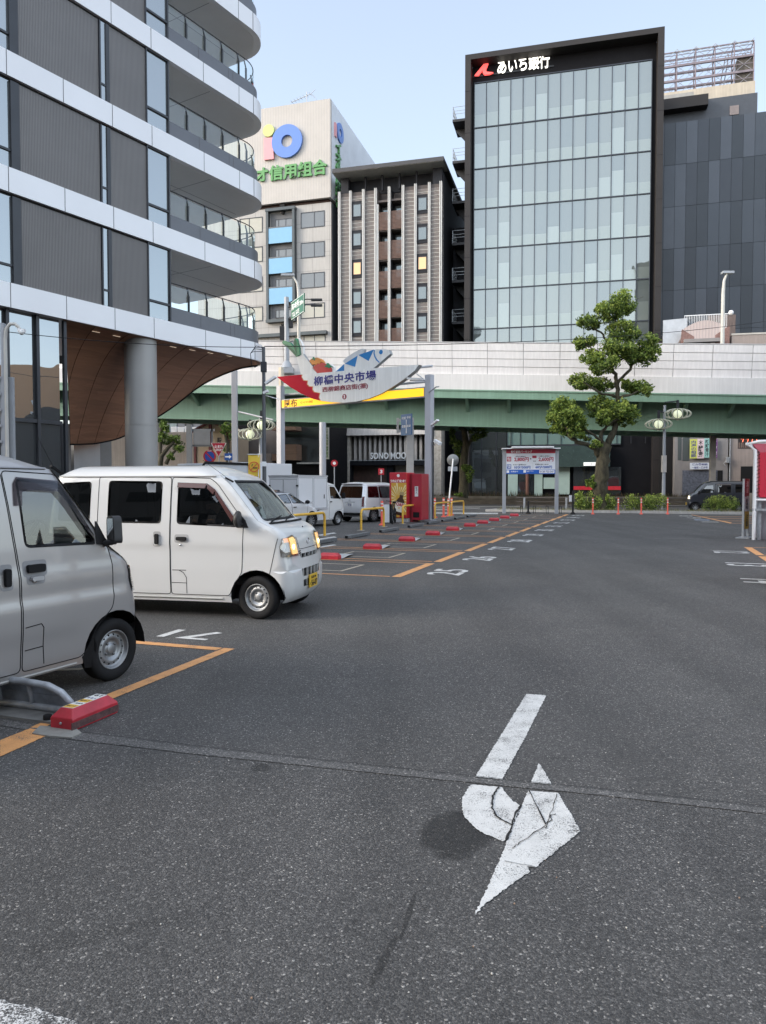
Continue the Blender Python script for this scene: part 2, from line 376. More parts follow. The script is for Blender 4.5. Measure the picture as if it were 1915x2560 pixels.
# zebra and lane lines on the main road
wl=[]
for (x0,x1,y,t) in ((1085,1300,1265.5,.8),(1085,1200,1269.5,.9),(1080,1160,1274,1.0),(1075,1245,1282,1.8),(1160,1245,1284.5,1.0),(1420,1915,1262.5,.8)):
    wl.append([G(x0,y),G(x1,y+ (x1-x0)*.004),G(x1,y+t+(x1-x0)*.004),G(x0,y+t)])
for y in (1342,1352,1360,1372): wl.append([G(765,y),G(835,y-10),G(842,y-8),G(772,y+2)])
sheet('lane_marking',wl,WP,.0105)
pm=MB()
for i in range(60):
    p=G(random.uniform(0,1915),random.uniform(1650,2500)); s=random.uniform(.002,.005)
    pm.sphere((p.x,p.y,s*.5),(s,s*1.3,s*.7),3,random.choice((0,0,0,1)))
for q in ((1145*1.157,648+1800*0+1160),):
    pass
po=pm.build('gravel_chips',[mk('pale_stone',(.45,.43,.40),.8),mk('brown_stone',(.30,.2,.14),.8)]); po['kind']='stuff'
# --------------- bay locks (red box + flap), wheel stops, barriers ---------------
STAINED=mk('red_worn_box',(.42,.02,.035),.4,var=.25,vs=7,coat=.15)
SCR=mk('scuffed_edge',(.10,.05,.05),.55,var=.6,vs=25)
def lockbox(root,ln=.46,wd=.19,h=.145,near=False):
    # length along local x
    m=MB(); c=.045; e=.05
    prof=[(-wd/2,0),(wd/2,0),(wd/2,h*.58),(wd/2-c,h),(-wd/2+c,h),(-wd/2,h*.58)]
    n=6; xs=[(-ln/2,0),(-ln/2+e,1),(ln/2-e,1),(ln/2,0)]
    vs=[]
    for x,full in xs:
        for y,z in prof:
            zz=z if full or z<=h*.6 else h*.6; yy=y if full or z<=h*.6 else math.copysign(wd/2-.01,y)
            vs.append((x,yy,zz))
    fs=[(5,4,3,2,1,0),tuple(range(18,24))]
    for i in range(3):
        for j in range(n): fs.append((i*n+j,i*n+(j+1)%n,(i+1)*n+(j+1)%n,(i+1)*n+j))
    m.add(vs,fs); o=m.build('lock_housing',STAINED,root,.006); return o
def lock(c,b,label):
    t=thing('bay_lock',label,'parking lock',L(c,b),-TH,'parking bay locks'); lockbox(t)
    f=MB(); f.add([(-.24,.10,.012),(.24,.10,.012),(.24,.55,.05),(.10,1.15,.02),(-.24,1.15,.02),(-.24,.55,.05)],[(0,1,2,5),(5,2,3,4)])
    f.build('flap',mk('flap_metal',(.50,.53,.56),.35,.5,var=.1),t)
    p=MB(); p.box(-.05,.20,.095,.35,.0,.012); p.build('base_plate',GALV,t)
    return t
ORD=['nearest to the white van','second from the white van','third from the white van','fourth along the row','fifth along the row','fifth from the far end','fourth from the far end','third from the far end','second from the far end','farthest, by the price board']
ys=[15.1,17.85,20.75,23.55,26.2,28.95,31.4,33.9,36.6,39.4]
l0=None
for i,b in enumerate(ys):
    lab='red parking lock box with lowered metal flap, '+ORD[i]
    if l0 is None: l0=lock(-6.66,b,lab)
    else:
        o=copy_tree(l0); o.location=L(-6.68,b); o['label']=lab
# near lock, flap raised under the grey van
t=thing('bay_lock','scuffed red parking lock box numbered 19 with raised tubular flap under the grey van','parking lock',L(-3.70,4.135),math.pi/2-TH,'parking bay locks')
lockbox(t,.45,.19,.138)
s=MB(); s.box(-.235,.23,-.098,-.092,.012,.06); s.build('scuffed_side',SCR,t)
TZ=Matrix.Translation((0,.0,.1515))
st=MB(); st.box(-.17,.17,-.046,.046,.137,.1395); st.build('sticker',mk('sticker_white',(.75,.75,.72),.5),t)
yb=MB(); yb.box(-.165,-.10,-.043,.043,.1395,.1402); yb.box(-.035,.03,-.043,.043,.1395,.1402); yb.build('yellow_label',YEL,t)
RM=Matrix.Translation((0,0,.1404))@Matrix.Rotation(math.pi/2,4,'Z')
text('19',.06,.04,TBLK,t,Matrix.Translation((.135,0,0))@RM,depth=.0008,bold=.02); text('P 番号',.07,.02,TNAVY,t,Matrix.Translation((.065,.0,0))@RM,depth=.0008)
text('ご注意',.075,.022,TBLK,t,Matrix.Translation((-.002,0,0))@RM,depth=.0008); text('お客様へ',.075,.02,TBLK,t,Matrix.Translation((-.068,0,0))@RM,depth=.0008); text('ロック板',.075,.022,TBLK,t,Matrix.Translation((-.132,0,0))@RM,depth=.0008)
k=MB(); k.lathe([(.001,.0),(.009,.0),(.009,.006),(.001,.006)],10,0,Matrix.Translation((-.231,0,.05))@Matrix.Rotation(-math.pi/2,4,'Y')); k.build('lock_screw',GALV,t)
# flap frame: local x = along bay, y = to the left of it (towards the van)
f=MB(); tr=.026
f.tube([(.02,.12,.02),(.01,.14,.11),(-.01,.20,.18),(-.03,.30,.225),(-.03,.5,.235),(-.03,1.75,.235)],tr,10)
f.tube([(.03,.14,.045),(.03,1.75,.045)],.03,8)
for y in (.5,.8,1.1,1.4,1.7): f.tube([(.03,y,.045),(.0,y-.01,.14),(-.03,y-.015,.235)],.018,6)
f.add([(.028,.17,.05),(.028,1.75,.05),(.0,1.75,.15),(.0,.2,.15)],[(0,1,2,3),(3,2,1,0)]); f.add([(.005,.21,.15),(.005,1.75,.15),(-.022,1.75,.225),(-.022,.27,.225)],[(0,1,2,3),(3,2,1,0)])
f.build('flap',mk('flap_grey',(.36,.38,.41),.5,.35,var=.3,vs=8,bump=.2,bs=40),t)
p=MB(); p.box(-.16,.06,.11,1.9,0,.02); p.build('base_plate',mk('slab_grey',(.17,.17,.165),.75,var=.3,vs=6),t)
k=MB(); k.lathe([(.03,.02),(.03,.05),(.02,.055),(.0,.055)],10,0,Matrix.Translation((-.12,.22,0))); k.build('rubber_buffer',BLK,t)
m=MB(); m.slab([tuple(G(*q).xy) for q in ((80,1837),(100,1818),(190,1824),(204,1836),(180,1848),(118,1843))],0,.012); m.build('concrete_pad',mk('pad_concrete',(.24,.235,.215),.85,var=.2,vs=10,bump=.3,bs=60),kind='structure')
# wheel stops
SO=['half hidden behind the white van','second from the white van','third from the white van','fourth along the row','fifth along the row','sixth along the row','second from the far end','last, by the price board']
STEEL=mk('stop_steel',(.17,.18,.19),.55,.4,var=.25,vs=6)
w0=None
for i,b in enumerate((18.1,20.85,23.9,27.1,29.7,32.0,34.35,36.9)):
    lab='grey steel channel wheel stop, '+SO[i]
    if w0 is None:
        w0=thing('wheel_stop',lab,'wheel stop',L(-8.65,b),-TH,'wheel stops along the bay backs')
        m=MB(); m.box(-.06,.06,0,1.9,0.02,.115); m.build('channel',STEEL,w0,.006)
        m=MB(); m.box(-.045,.045,-.004,.0,.03,.105); m.build('open_end',BLK,w0)
        m=MB(); m.box(-.075,.075,.2,.3,0,.02); m.box(-.075,.075,1.6,1.7,0,.02); m.build('foot',STEEL,w0)
    else:
        o=copy_tree(w0); o.location=L(-8.65,b); o['label']=lab
# yellow U barriers
BO=['nearest, beside the white car','in front of the box truck and minivan','in front of the red vending machine','fourth, right of the arch post','farthest, nearest the road']
b0=None
for i,(y0,y1) in enumerate(((19.4,21.9),(25.14,27.6),(30,32.4),(35.1,37.9),(38.35,41.1))):
    lab='yellow tubular hoop barrier, '+BO[i]
    if b0 is None:
        b0=thing('hoop_barrier',lab,'barrier',L(-9.85,y0),-TH,'yellow hoop barriers behind the bays')
        m=MB(); h=.76; l=2.5; r=.16
        pts=[(0,0,0),(0,0,h-r)]+[(0,r-r*math.cos(a),h-r+r*math.sin(a)) for a in (R(30),R(60),R(90))]
        pts+=[(0,l-r+r*math.sin(a),h-r+r*math.cos(a)) for a in (0,R(30),R(60),R(90))]+[(0,l,0)]
        m.tube(pts,.042,12); m.build('hoop',YEL,b0)
        m=MB(); m.box(-.12,.12,-.12,.12,0,.012); m.box(-.12,.12,l-.12,l+.12,0,.012); m.build('footing',mk('footing',(.35,.33,.30),.8),b0)
    else:
        o=copy_tree(b0); o.location=L(-9.85,y0); o.scale=(1,(y1-y0)/2.5,1); o['label']=lab
# ================= BUILDINGS =================
FR=mk('window_frame_dark',(.035,.038,.045),.4,.3); 
def wincell(root,F,s0,s1,z0,z1,d=0,frame=None,pane=None,fw=.07,mull=(0.5,),inset=.12,name='window'):
    # a framed window: frame mesh (part) with pane (sub-part); d = wall plane (local y), frame stands 2 cm proud
    m=MB(); a,b=d-.03,d+.10
    m.box(s0,s1,a,b,z0,z0+fw); m.box(s0,s1,a,b,z1-fw,z1); m.box(s0,s0+fw,a,b,z0+fw,z1-fw); m.box(s1-fw,s1,a,b,z0+fw,z1-fw)
    for q in mull:
        c=s0+(s1-s0)*q; m.box(c-fw/2,c+fw/2,a+.01,b,z0+fw,z1-fw)
    o=m.build(name,frame or FR,root)
    p=MB(); e=d-.004; p.quad((s0+fw,e,z0+fw),(s1-fw,e,z0+fw),(s1-fw,e,z1-fw),(s0+fw,e,z1-fw)); p.build('pane',pane,o)
    return o
# ---------- bank: black frame, curtain wall ----------
FB=Frame((8.0,73.6),14.3)
bank=FB.thing('bank_building','dark framed bank tower with tall gridded glass front and lit sign at its top','bank building')
BW=FB.sz(1659,300)[0]; BT=FB.sz(1158,138)[1]
BFR=mk('bank_frame',(.027,.024,.0235),.6,.1,var=.1,vs=.5,spec=.3); BDK=mk('bank_reveal',(.007,.007,.009),.7,spec=.15)
m=MB(); t=.55
m.box(0,t,0,1.4,0,BT); m.box(BW-.55,BW,0,1.4,0,BT); m.box(t,BW-.55,0,1.4,BT-.5,BT)
for k in range(1,11):                     # panel joints of the frame
    m.box(-.004,t+.004,-.004,.02,k*4-.02,k*4+.02,1); m.box(BW-.554,BW+.004,-.004,.02,k*4-.02,k*4+.02,1)
m.build('portal_frame',[BFR,BDK],bank)
m=MB(); m.box(t+.002,BW-.552,1.42,16,0,BT-.3); m.box(.02,BW-.02,1.43,18,0,BT-.6); m.build('wall',BDK,bank)
gx0=FB.sz(1185,500,1.3)[0]; gx1=FB.sz(1626,500,1.3)[0]; ZR=[]
for py in (209,321,424,524,624,725,824): ZR.append(FB.sz(1187,py,1.3)[1])
zb=ZR[-1]-4.0; ZR.append(zb)
GB=[mirrorglass('bank_glass_a',(.12,.145,.14),(.335,.355,.35),.45,.015,.10),mirrorglass('bank_glass_b',(.13,.16,.152),(.36,.38,.37),.44,.015,.10),mirrorglass('bank_glass_c',(.105,.13,.13),(.31,.335,.335),.47,.015,.10),mirrorglass('bank_glass_low',(.18,.215,.20),(.36,.385,.37),.42,.03,.03)]
BLIND=mk('pale_blind',(.46,.52,.48),.8,var=.06)
n=14; cw=(gx1-gx0)/n
for r in range(7):
    m=MB(); z1,z0=ZR[r],ZR[r+1]
    for c in range(n):
        x0=gx0+c*cw; tilt=random.uniform(-.004,.004)
        mi=random.choice((0,0,0,1,2))
        zm_=z0+(z1-z0)*random.uniform(.24,.34)
        m.quad((x0,1.30+tilt,zm_),(x0+cw,1.30-tilt,zm_),(x0+cw,1.30-tilt,z1),(x0,1.30+tilt,z1),mi); m.quad((x0,1.30+tilt,z0),(x0+cw,1.30-tilt,z0),(x0+cw,1.30-tilt,zm_),(x0,1.30+tilt,zm_),3)
    o=m.build('glazing',GB,bank)
    for c in range(n):
        if c in (2,11) or random.random()<.10:
            hh=random.uniform(.35,.62) if c not in (2,11) else .62
            b=MB(); x0=gx0+c*cw+.06; b.quad((x0,1.292,z0+.1),(x0+cw-.12,1.292,z0+.1),(x0+cw-.12,1.292,z0+(z1-z0)*hh),(x0,1.292,z0+(z1-z0)*hh))
            b.build('blind',mirrorglass('blind_behind_glass',(.19,.225,.208),(.40,.43,.42),.42,.03),o)
m=MB()
for c in range(n+1): m.box(gx0+c*cw-.035,gx0+c*cw+.035,1.2,1.29,ZR[-1],ZR[0])
for z in ZR: m.box(gx0,gx1,1.21,1.288,z-.05,z+.05)
m.build('mullion_grid',mk('mullion',(.03,.035,.045),.4,.3),bank)
# sign
sg=thing('bank_sign','white illuminated bank lettering with red wing emblem high on the black frame','sign'); sg.location=bank.location; sg.rotation_euler=bank.rotation_euler
s0,z0=FB.sz(1244,160,1.2); s1,z1=FB.sz(1374,150,1.2); zt=FB.sz(1310,137,1.2)[1]-FB.sz(1310,178,1.2)[1]
EW=emis('sign_white',(1,.97,.88),1.3); ER=emis('sign_red',(.9,.10,.09),1.0)
text('あいち銀行',s1-s0,zt*.95,EW,sg,Matrix.Translation(((s0+s1)/2,1.30,(z0+z1)/2-.1))@FACE,'lettering',bold=.006,depth=.12)
def ek(x,y): return FB.sz(1115+x/2.069,y/2.069,1.2)
m=MB(); M0=Matrix.Translation((0,1.2,0))@FACE
m.slab([ek(*p) for p in ((148,392),(168,392),(222,322),(205,322))],-.1,.1,M0)
m.slab([ek(*p) for p in ((205,322),(222,322),(214,345),(206,362),(212,374),(245,377),(225,386),(200,389),(190,378),(193,360))],-.1,.12,M0); m.build('emblem',ER,sg)
m=MB(); m.box(s0-2.9,s1+.4,1.34,1.38,z0-.9,z0-.75); m.build('sign_rail',DK,sg)
# lower storeys
DKG=mirrorglass('lobby_glass',(.010,.014,.015),(.55,.62,.64),.20,.02,.05)
TEAL=mirrorglass('teal_glass',(.20,.30,.27),(.72,.84,.80),.45,.03)
LGL=mk('frosted_panel',(.34,.44,.40),.3,var=.05)
m=MB(); zc=FB.sz(1400,1118,1.2)[1]
m.box(gx0-.6,FB.sz(1266,1100,1.2)[0],1.18,1.28,0,9.5); m.build('lobby_window',DKG,bank)
m=MB()
for i in range(4): m.box(gx0-.6+i*1.45,gx0-.52+i*1.45,1.12,1.18,0,9.5)
m.build('lobby_mullions',FR,bank)
x0=FB.sz(1268,1100,1.2)[0]; x1=FB.sz(1552,1100,1.2)[0]; zq=FB.sz(1300,1112,1.2)[1]
m=MB(); m.quad((x0,1.24,zq),(x1,1.24,zq),(x1,1.24,9.6),(x0,1.24,9.6)); m.build('glazing',TEAL,bank)
m=MB()
for i in range(11): m.box(x0+i*1.3-.03,x0+i*1.3+.03,1.17,1.235,zq,9.6)
m.box(x0,x1,1.18,1.24,zq-.14,zq); m.build('mullion_grid',FR,bank)
m=MB(); zf=FB.sz(1300,1168,.4)[1]
m.slab([(x0+2,0),(x1-1,0),(x1-1,zq-zf-.2),(x0+3.6,zq-zf-.2),(x0+2.6,(zq-zf)*.6)],.0,.9,Matrix.Translation((0,1.22,zf))@FACE); m.build('canopy',mk('canopy_dark',(.05,.075,.07),.25,.2,coat=.3),bank)
for (a,b,yb,yt,mat,nm) in ((1270,1294,1240,1186,LGL,'frosted_window'),(1336,1356,1240,1186,LGL,'frosted_window'),(1359,1390,1222,1194,LGL,'poster'),(1396,1424,1236,1168,LGL,'frosted_window'),(1296,1334,1240,1186,DKG,'window'),(1434,1552,1240,1168,DKG,'entrance_window')):
    s0,z1=FB.sz(a,yt,1.2); s1,z0=FB.sz(b,yb,1.2); m=MB(); m.box(s0,s1,1.10,1.2,max(0,z0),z1); m.build(nm,mat,bank)
m=MB(); s0,z0=FB.sz(1434,1222,1.0); s1,z1=FB.sz(1552,1217,1.0); m.box(s0,s1,1.0,1.08,z0-.1,z0+.25); m.build('red_band',RED,bank)
s0,z1=FB.sz(1459,1156,.3); s1,z0=FB.sz(1517,1164,.3); m=MB(); m.box(s0,s1,.2,.34,z0,z1); o=m.build('entrance_sign',emis('lit_sign',(.75,.75,.72),.5),bank)
text('あいち銀行',(s1-s0)*.5,(z1-z0)*.6,TBLK,o,Matrix.Translation((s0+(s1-s0)*.55,.2,(z0+z1)/2))@FACE)
m=MB(); s0,z0=FB.sz(1318,1240,1.0); m.tube([(s0,.9,0),(s0,.9,zf)],.16,12); m.build('brown_column',mk('rust_column',(.16,.07,.05),.5),bank)
HDK_=mk('flank_dark',(.02,.02,.024),.6)
# balconies on the tower's left flank
for py in (303,403,500,600,690,790):
    s,z=FB.sz(1150,py+35,6); b=MB(); b.box(-1.7,-.02,3,6.5,z,z+.25); b.slab([(-1.7,z),(-.02,z),(-.02,z-1.4),(-.5,z-1.4)],0,.3,Matrix.Translation((0,5,0))@FACE); o=b.build('side_balcony',HDK_,bank)
    r=MB()
    for q in range(5): r.box(-1.68,-1.62,3+q*.85,3.05+q*.85,z+.25,z+1.5)
    for zz in (.8,1.1,1.5): r.box(-1.67,-1.63,3,6.5,z+zz-.03,z+zz); r.box(-1.68,-.02,3,3.04,z+zz-.03,z+zz)
    r.build('railing',GALV,o)
# ---------- hotel ----------
FH=Frame((-4.55,77.3),15.0)
hot=FH.thing('hotel_building','narrow dark striped hotel with white vertical fins and overhanging flat roof','hotel')
HS=lambda px,py,d=0: FH.sz(px,py,d)
HW=HS(1106,600)[0]; zt=HS(980,470,0)[1]
HDK=mk('hotel_dark',(.022,.023,.028),.65,spec=.2); HBR=mk('hotel_brown',(.085,.068,.062),.65,var=.2,vs=1)
STR=MB()
m=MB(); xa_=HS(600+950/2.758,700)[0]; xb_=HS(600+1120/2.758,700)[0]; m.box(0,xa_,.12,14,8,zt); m.box(xb_,HW,.12,14,8,zt); m.box(xa_,xb_,1.31,14,8,zt); m.build('wall',HBR,hot)
m=MB(); m.box(HW+.002,HW+.1,.3,14,0,zt+1.0); m.box(HW+.1,HW+2.6,6,14,0,zt-2.5); m.build('side_wall',HDK,hot)
zcap=HS(978,421)[1]
m=MB(); m.box(.9,HW-.9,1.2,13,zt,zcap-.4); m.build('rooftop_storey',HDK,hot)
m=MB(); m.box(-.25,HW+.35,-1.4,14.5,zcap-.38,zcap); m.build('roof',mk('roof_dark',(.045,.043,.045),.5,.2),hot)
m=MB(); m.box(-.2,HW+.3,-1.35,1.2,zcap-.41,zcap-.382); 
m.build('roof_soffit',mk('soffit_grey',(.30,.29,.27),.7),hot)
each([(.9+q*(HW-1.9)/5,.9+q*(HW-1.9)/5+.16,.3,.6,zt,zcap-.42) for q in range(1,5)]+[(.2,1.0,.1,.9,zt,zcap-.42),(HW-1.0,HW-.05,.1,1.2,zt,zcap-.42)],'roof_post',HDK,hot)
fx=[HS(600+q/2.758,700)[0] for q in (688,764,853,936,1030,1125,1210,1305,1384)]
bays_full=[(0,1),(2,3),(5,6),(7,8)]; win_l=(1,2); win_r=(6,7); bal=[(3,4),(4,5)]
# striped cladding: pale and brown slats with real depth
pitch=.405
m=MB(); 
nst=int((zt-9)/pitch)
for (i,j) in bays_full+[win_l,win_r]:
    for q in range(nst):
        z=9+q*pitch; m.box(fx[i]+.14,fx[j]-.14,.02,.13,z,z+.075); m.box(fx[i]+.14,fx[j]-.14,.05,.12,z+.12,z+.22,1); m.box(fx[i]+.14,fx[j]-.14,.05,.12,z+.25,z+.37,1)
m.box(HW-.01,HW+.05,.3,.9,9,zt-1)
m.build('striped_cladding',[mk('slat_pale',(.36,.34,.315),.6,var=.08),mk('slat_dark',(.19,.165,.155),.6)],hot)
FINW=mk('fin_white',(.56,.55,.53),.5,var=.05)
for i,x in enumerate(fx):
    m=MB(); m.box(x-.12,x-.04,-.18,.12,8.5,zt+.12); m.box(x+.04,x+.12,-.18,.12,8.5,zt+.12); m.box(x-.03,x+.03,-.05,.1,8.5,zt+.1)
    if i==3: m.box(x+.16,x+.3,-.1,.12,8.5,zt-1.5)
    m.build('vertical_fin',FINW,hot)
fh=3.04; 
zl=[HS(815,200+(y)/2.758*1)[1] for y in ()]
LW=mk('curtain_pane',(.20,.24,.24),.25,var=.1); LDK=mirrorglass('hotel_glass',(.085,.10,.10),(.40,.45,.46),.22,.05)
WARM=emis('warm_window',(.70,.42,.22),.28)
for side,(i,j),ys in (('l',win_l,(900,1100,1300,1503,1703)),('r',win_r,(855,1058,1263,1468,1673))):
    for k,y in enumerate(ys):
        s,z=HS(600+(810 if side=='l' else 1258)/2.758,200+y/2.758)
        m=MB(); a,b=fx[i]+.14,fx[j]-.14; m.box(a,b,-.02,.11,z-.95,z+.95); m.build('window_surround',HDK,hot)
        lit=(k==2)
        o=wincell(hot,FH,a+.12,b-.12,z-.65,z+.65,-.045,FR,WARM if lit else LDK,.06,())
        tri=MB(); tri.slab([(-.09,.1),(.09,.1),(0,-.1)],0,.006,Matrix.Translation(((a+b)/2,.0,z))@FACE); tri.build('red_triangle_mark',TRED,o)
WSL=mk('wood_slat',(.115,.060,.042),.55,var=.2,vs=3)
for bi,(i,j) in enumerate(bal):
    a,b=fx[i]+.15,fx[j]-.15
    m=MB(); m.box(a,b,1.25,1.3,9,zt-1); m.box(a,a+.02,.13,1.25,9,zt); m.build('balcony_recess',HDK,hot)
    for k,y in enumerate((912,1115,1320,1520,1722)):
        s,z=HS(600+(985 if bi==0 else 1078)/2.758,200+(y-(12 if bi else 0))/2.758); m=MB()
        for q in range(14): m.box(a,b,-.05,.0,z-1.8+q*.13,z-1.8+q*.13+.09)
        m.build('wood_balustrade',WSL,hot)
        if k<5:
            w=MB(); w.quad((a+.2,1.2,z-1.0),(b-.2,1.2,z-1.0),(b-.2,1.2,z+.9),(a+.2,1.2,z+.9)); w.build('window',LDK,hot)
            w=MB(); w.box(a,b,.1,1.25,z+1.05,z+1.25); w.build('balcony_slab',HBR,hot)
# hotel lower part
BEI=mk('beige_concrete',(.46,.43,.40),.8,var=.08,streak=.15); STN=mk('stone_blocks',(.36,.33,.29),.85,var=.3,vs=3,bump=.3,bs=6)
s0=HS(800+210/4.355,1080)[0]; s1=HS(800+1340/4.355,1080)[0]
zA=HS(1000,1062,-1)[1]; zB=HS(1000,1087,-1)[1]; zC=HS(1000,1151,0)[1]
each([(s0,s0+1.4,-1.0,1,0,9.4),(s1-1.4,s1,-1.0,1,0,9.4)],'stone_pillar',STN,hot)
m=MB(); m.slab([(-1.3,zB),(1,zB),(1,zA+1.2),(-.7,zA+1.2)],s0+.4,s1-.9,Matrix(((0,0,1,0),(1,0,0,0),(0,1,0,0),(0,0,0,1)))); m.build('concrete_canopy',BEI,hot)
m=MB(); m.box(s0+1.4,s1-1.4,.4,.5,0,zB); m.build('recess_wall',BLK,hot)
a=s0+1.75; st=(s1-s0-3.0)/15
each([(a+q*st,a+q*st+.24,-.5,.4,zC,zB-.002) for q in range(15)],'concrete_fin',BEI,hot)
m=MB(); m.box(s0+1.0,s1-1.0,-.8,.42,zC-.5,zC); m.box(s0+1.0,s0+1.5,-.8,.42,0,zC-.5); m.box(s1-1.5,s1-1.0,-.8,.42,0,zC-.5); m.box(s0+5.2,s0+5.9,-.4,.42,0,zC-.5); m.build('entrance_frame',mk('entrance_black',(.007,.008,.011),.6,spec=.2),hot)
m=MB(); m.box(s0+1.0,s1-1.0,-.83,-.8,zC-.04,zC+.02); m.build('entrance_trim',GALV,hot)
m=MB(); m.box(s0+1.5,s0+5.2,.2,.38,0,zC-.5); m.build('entrance_door',mk('dark_wood_door',(.06,.035,.028),.4,var=.3,vs=3),hot)
m=MB(); m.box(s0+5.9,s1-1.5,.2,.38,0,zC-.5); m.build('lobby_window',mk('beige_lobby',(.22,.19,.16),.4,var=.2),hot)
sg=thing('hotel_sign','silver cut letters of the hotel name above its black entrance','sign'); sg.location=hot.location; sg.rotation_euler=hot.rotation_euler
a,z0=HS(800+555/4.355,1000+625/4.355,-.9); b,_=HS(800+960/4.355,1000+620/4.355,-.9)
text('SONO MOON',b-a+.35,.66,mk('letters_silver',(.80,.80,.79),.35),sg,Matrix.Translation(((a+b)/2+.1,-.78,zC+.46))@FACE,'lettering',depth=.1,bold=.02)
# ---------- credit-union building with big billboard box ----------
FI=Frame((-16.5,81.0),16.0)
io=FI.thing('office_building','pale tiled office block with pale blue balcony panels below its rooftop billboard box','office building')
IS=lambda px,py,d=0: FI.sz(px,py,d)
IW=IS(828,700)[0]; zS=IS(829,492,-.4)[1]; 
TILE=mk('pale_tile',(.42,.40,.378),.7,var=.05,vs=.5,streak=.12); 
m=MB(); m.box(-4,IW,0,.35,0,zS-.35)
m.build('wall',TILE,io)
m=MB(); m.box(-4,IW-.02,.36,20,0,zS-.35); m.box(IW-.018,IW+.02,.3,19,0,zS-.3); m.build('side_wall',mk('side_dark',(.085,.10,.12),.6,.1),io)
m=MB(); fhI=3.25
zw=[IS(600+650/5.517,520+y/5.517)[1] for y in (0,)]
zj=[IS(757,520+y/5.517)[1] for y in (280,470,690,880,1105,1300,1520,1620)]
for z in zj+[z+ .45 for z in zj[::2]]:
    m.box(-4,IW,-.006,.01,z-.012,z+.012)
for px in (600,640,670,742,782,824): x=IS(px,700)[0]; m.box(x-.012,x+.012,-.006,.01,0,zS-.4)
m.build('tile_joint',mk('joint',(.20,.19,.18),.8),io)
WB=[mirrorglass('office_glass_dark',(.055,.056,.056),(.36,.37,.37),.25,.03),mk('office_blind',(.40,.385,.33),.5,var=.06)]
for k,y in enumerate((155,572,992,1412)):
    s0,z1=IS(600+838/5.517,520+(y-80)/5.517); s1,z0=IS(600+1170/5.517,520+(y+85)/5.517)
    wincell(io,FI,s0,s1,z0-.1,z1+.05,-.01,FR,WB[0] if k<3 else WB[1],.09,(.57,))
    s0b=s0-IS(600+838/5.517,700)[0]+IS(600,700)[0]
    wincell(io,FI,s0b,s0b+(s1-s0),z0-.05,z1+.1,-.01,FR,WB[1],.09,(.42,))
s0,z1=IS(600+880/5.517,520+1760/5.517); s1,z0=IS(600+1180/5.517,870); wincell(io,FI,s0,s1,z0-.6,z1,-.01,FR,WB[1],.08,(.5,))
BLU=mk('blue_panel',(.17,.36,.53),.35,var=.04,coat=.2)
a=IS(600+428/5.517,600)[0]; b=IS(600+742/5.517,600)[0]
rec=MB(); zt0=IS(700,533)[1]; zt1=IS(700,520+1520/5.517)[1]
rec.box(a,b,-.012,-.006,zt1,zt0); rec.build('balcony_recess',mk('recess_grey',(.13,.13,.135),.7),io)
each([(a-.35,a-.08,-.55,0,zt1-.2,zt0+.1),(b+.03,b+.3,-.55,0,zt1-.2,zt0+.1)],'vertical_duct',mk('duct_dark',(.06,.07,.075),.4,.4),io)
each([(a-.4,b+.35,-.6,-.02,zt0+.1,zt0+.4),(a-.4,b+.35,-.6,-.02,zt1-.5,zt1-.2),(-4,IW-.4,-.5,-.02,IS(750,520+1740/5.517)[1]-.2,IS(750,520+1740/5.517)[1]+.15)],'horizontal_duct',mk('duct_dark',(.06,.07,.075),.4,.4),io)
for y0,y1 in ((290,500),(705,915),(1115,1335)):
    zz1=IS(706,520+y0/5.517)[1]; zz0=IS(706,520+y1/5.517)[1]
    m=MB(); m.box(a-.06,b+.02,-.5,-.44,zz0,zz1); m.build('blue_balcony_panel',BLU,io)
    each([(a-.06,b+.02,-.43,-.015,zz0+.02,zz0+.16)],'balcony_slab',mk('recess_grey',(.13,.13,.135),.7),io); each([(a-.06,b+.02,-.52,-.42,zz1+.005,zz1+.12)],'balcony_rail',mk('recess_grey',(.13,.13,.135),.7),io)
    wincell(io,FI,a+.5,b-.05,zz1+.1,zz1+1.05,-.05,FR,WB[0],.09,(.2,.6))
z=IS(706,520+1440/5.517)[1]; wincell(io,FI,a+.5,b-.05,z-.6,z+.3,-.05,FR,WB[0],.09,(.2,.6))
for px,py in ((702,520),(706,820)):
    s,z=IS(px,py,-.6); m=MB(); m.slab([(s-.3,z+.5),(s+.3,z+.5),(s+.15,z-.5),(s-.05,z-.5)],-.4,.3,FACE); m.build('floodlight',BLK,io)
bb=FI.thing('billboard','white ribbed rooftop billboard box with pink, green and blue emblem and green lettering','billboard')
z1=IS(825,246,-.4)[1]
WR=ribbed('white_ribbed',(.43,.40,.37),.30,.55,0,0,.12,.945)
m=MB(); m.box(-5,IW+.1,-.4,-.02,zS,z1); m.build('front_panel',WR,bb)
m=MB(); m.box(IW-.2,IW+.12,-.018,24,zS,z1-.01); m.build('side_panel',ribbed('white_ribbed_side',(.64,.66,.70),.42,.5,0,1,.3,.93),bb)  # same white box; the side's bluish shade is put into its colour
m=MB(); m.box(-5,IW-.1,.2,20,zS-.34,zS-.05); m.box(-5,IW-.3,0,20,zS+.0,z1-.3); m.build('support_frame',mk('rust_frame',(.06,.035,.03),.8,var=.5),bb)
def P(x,y): return IS(600+x/2.758,200+y/2.758,-.5)
GRN=mk('letter_green',(.10,.28,.09),.5); 
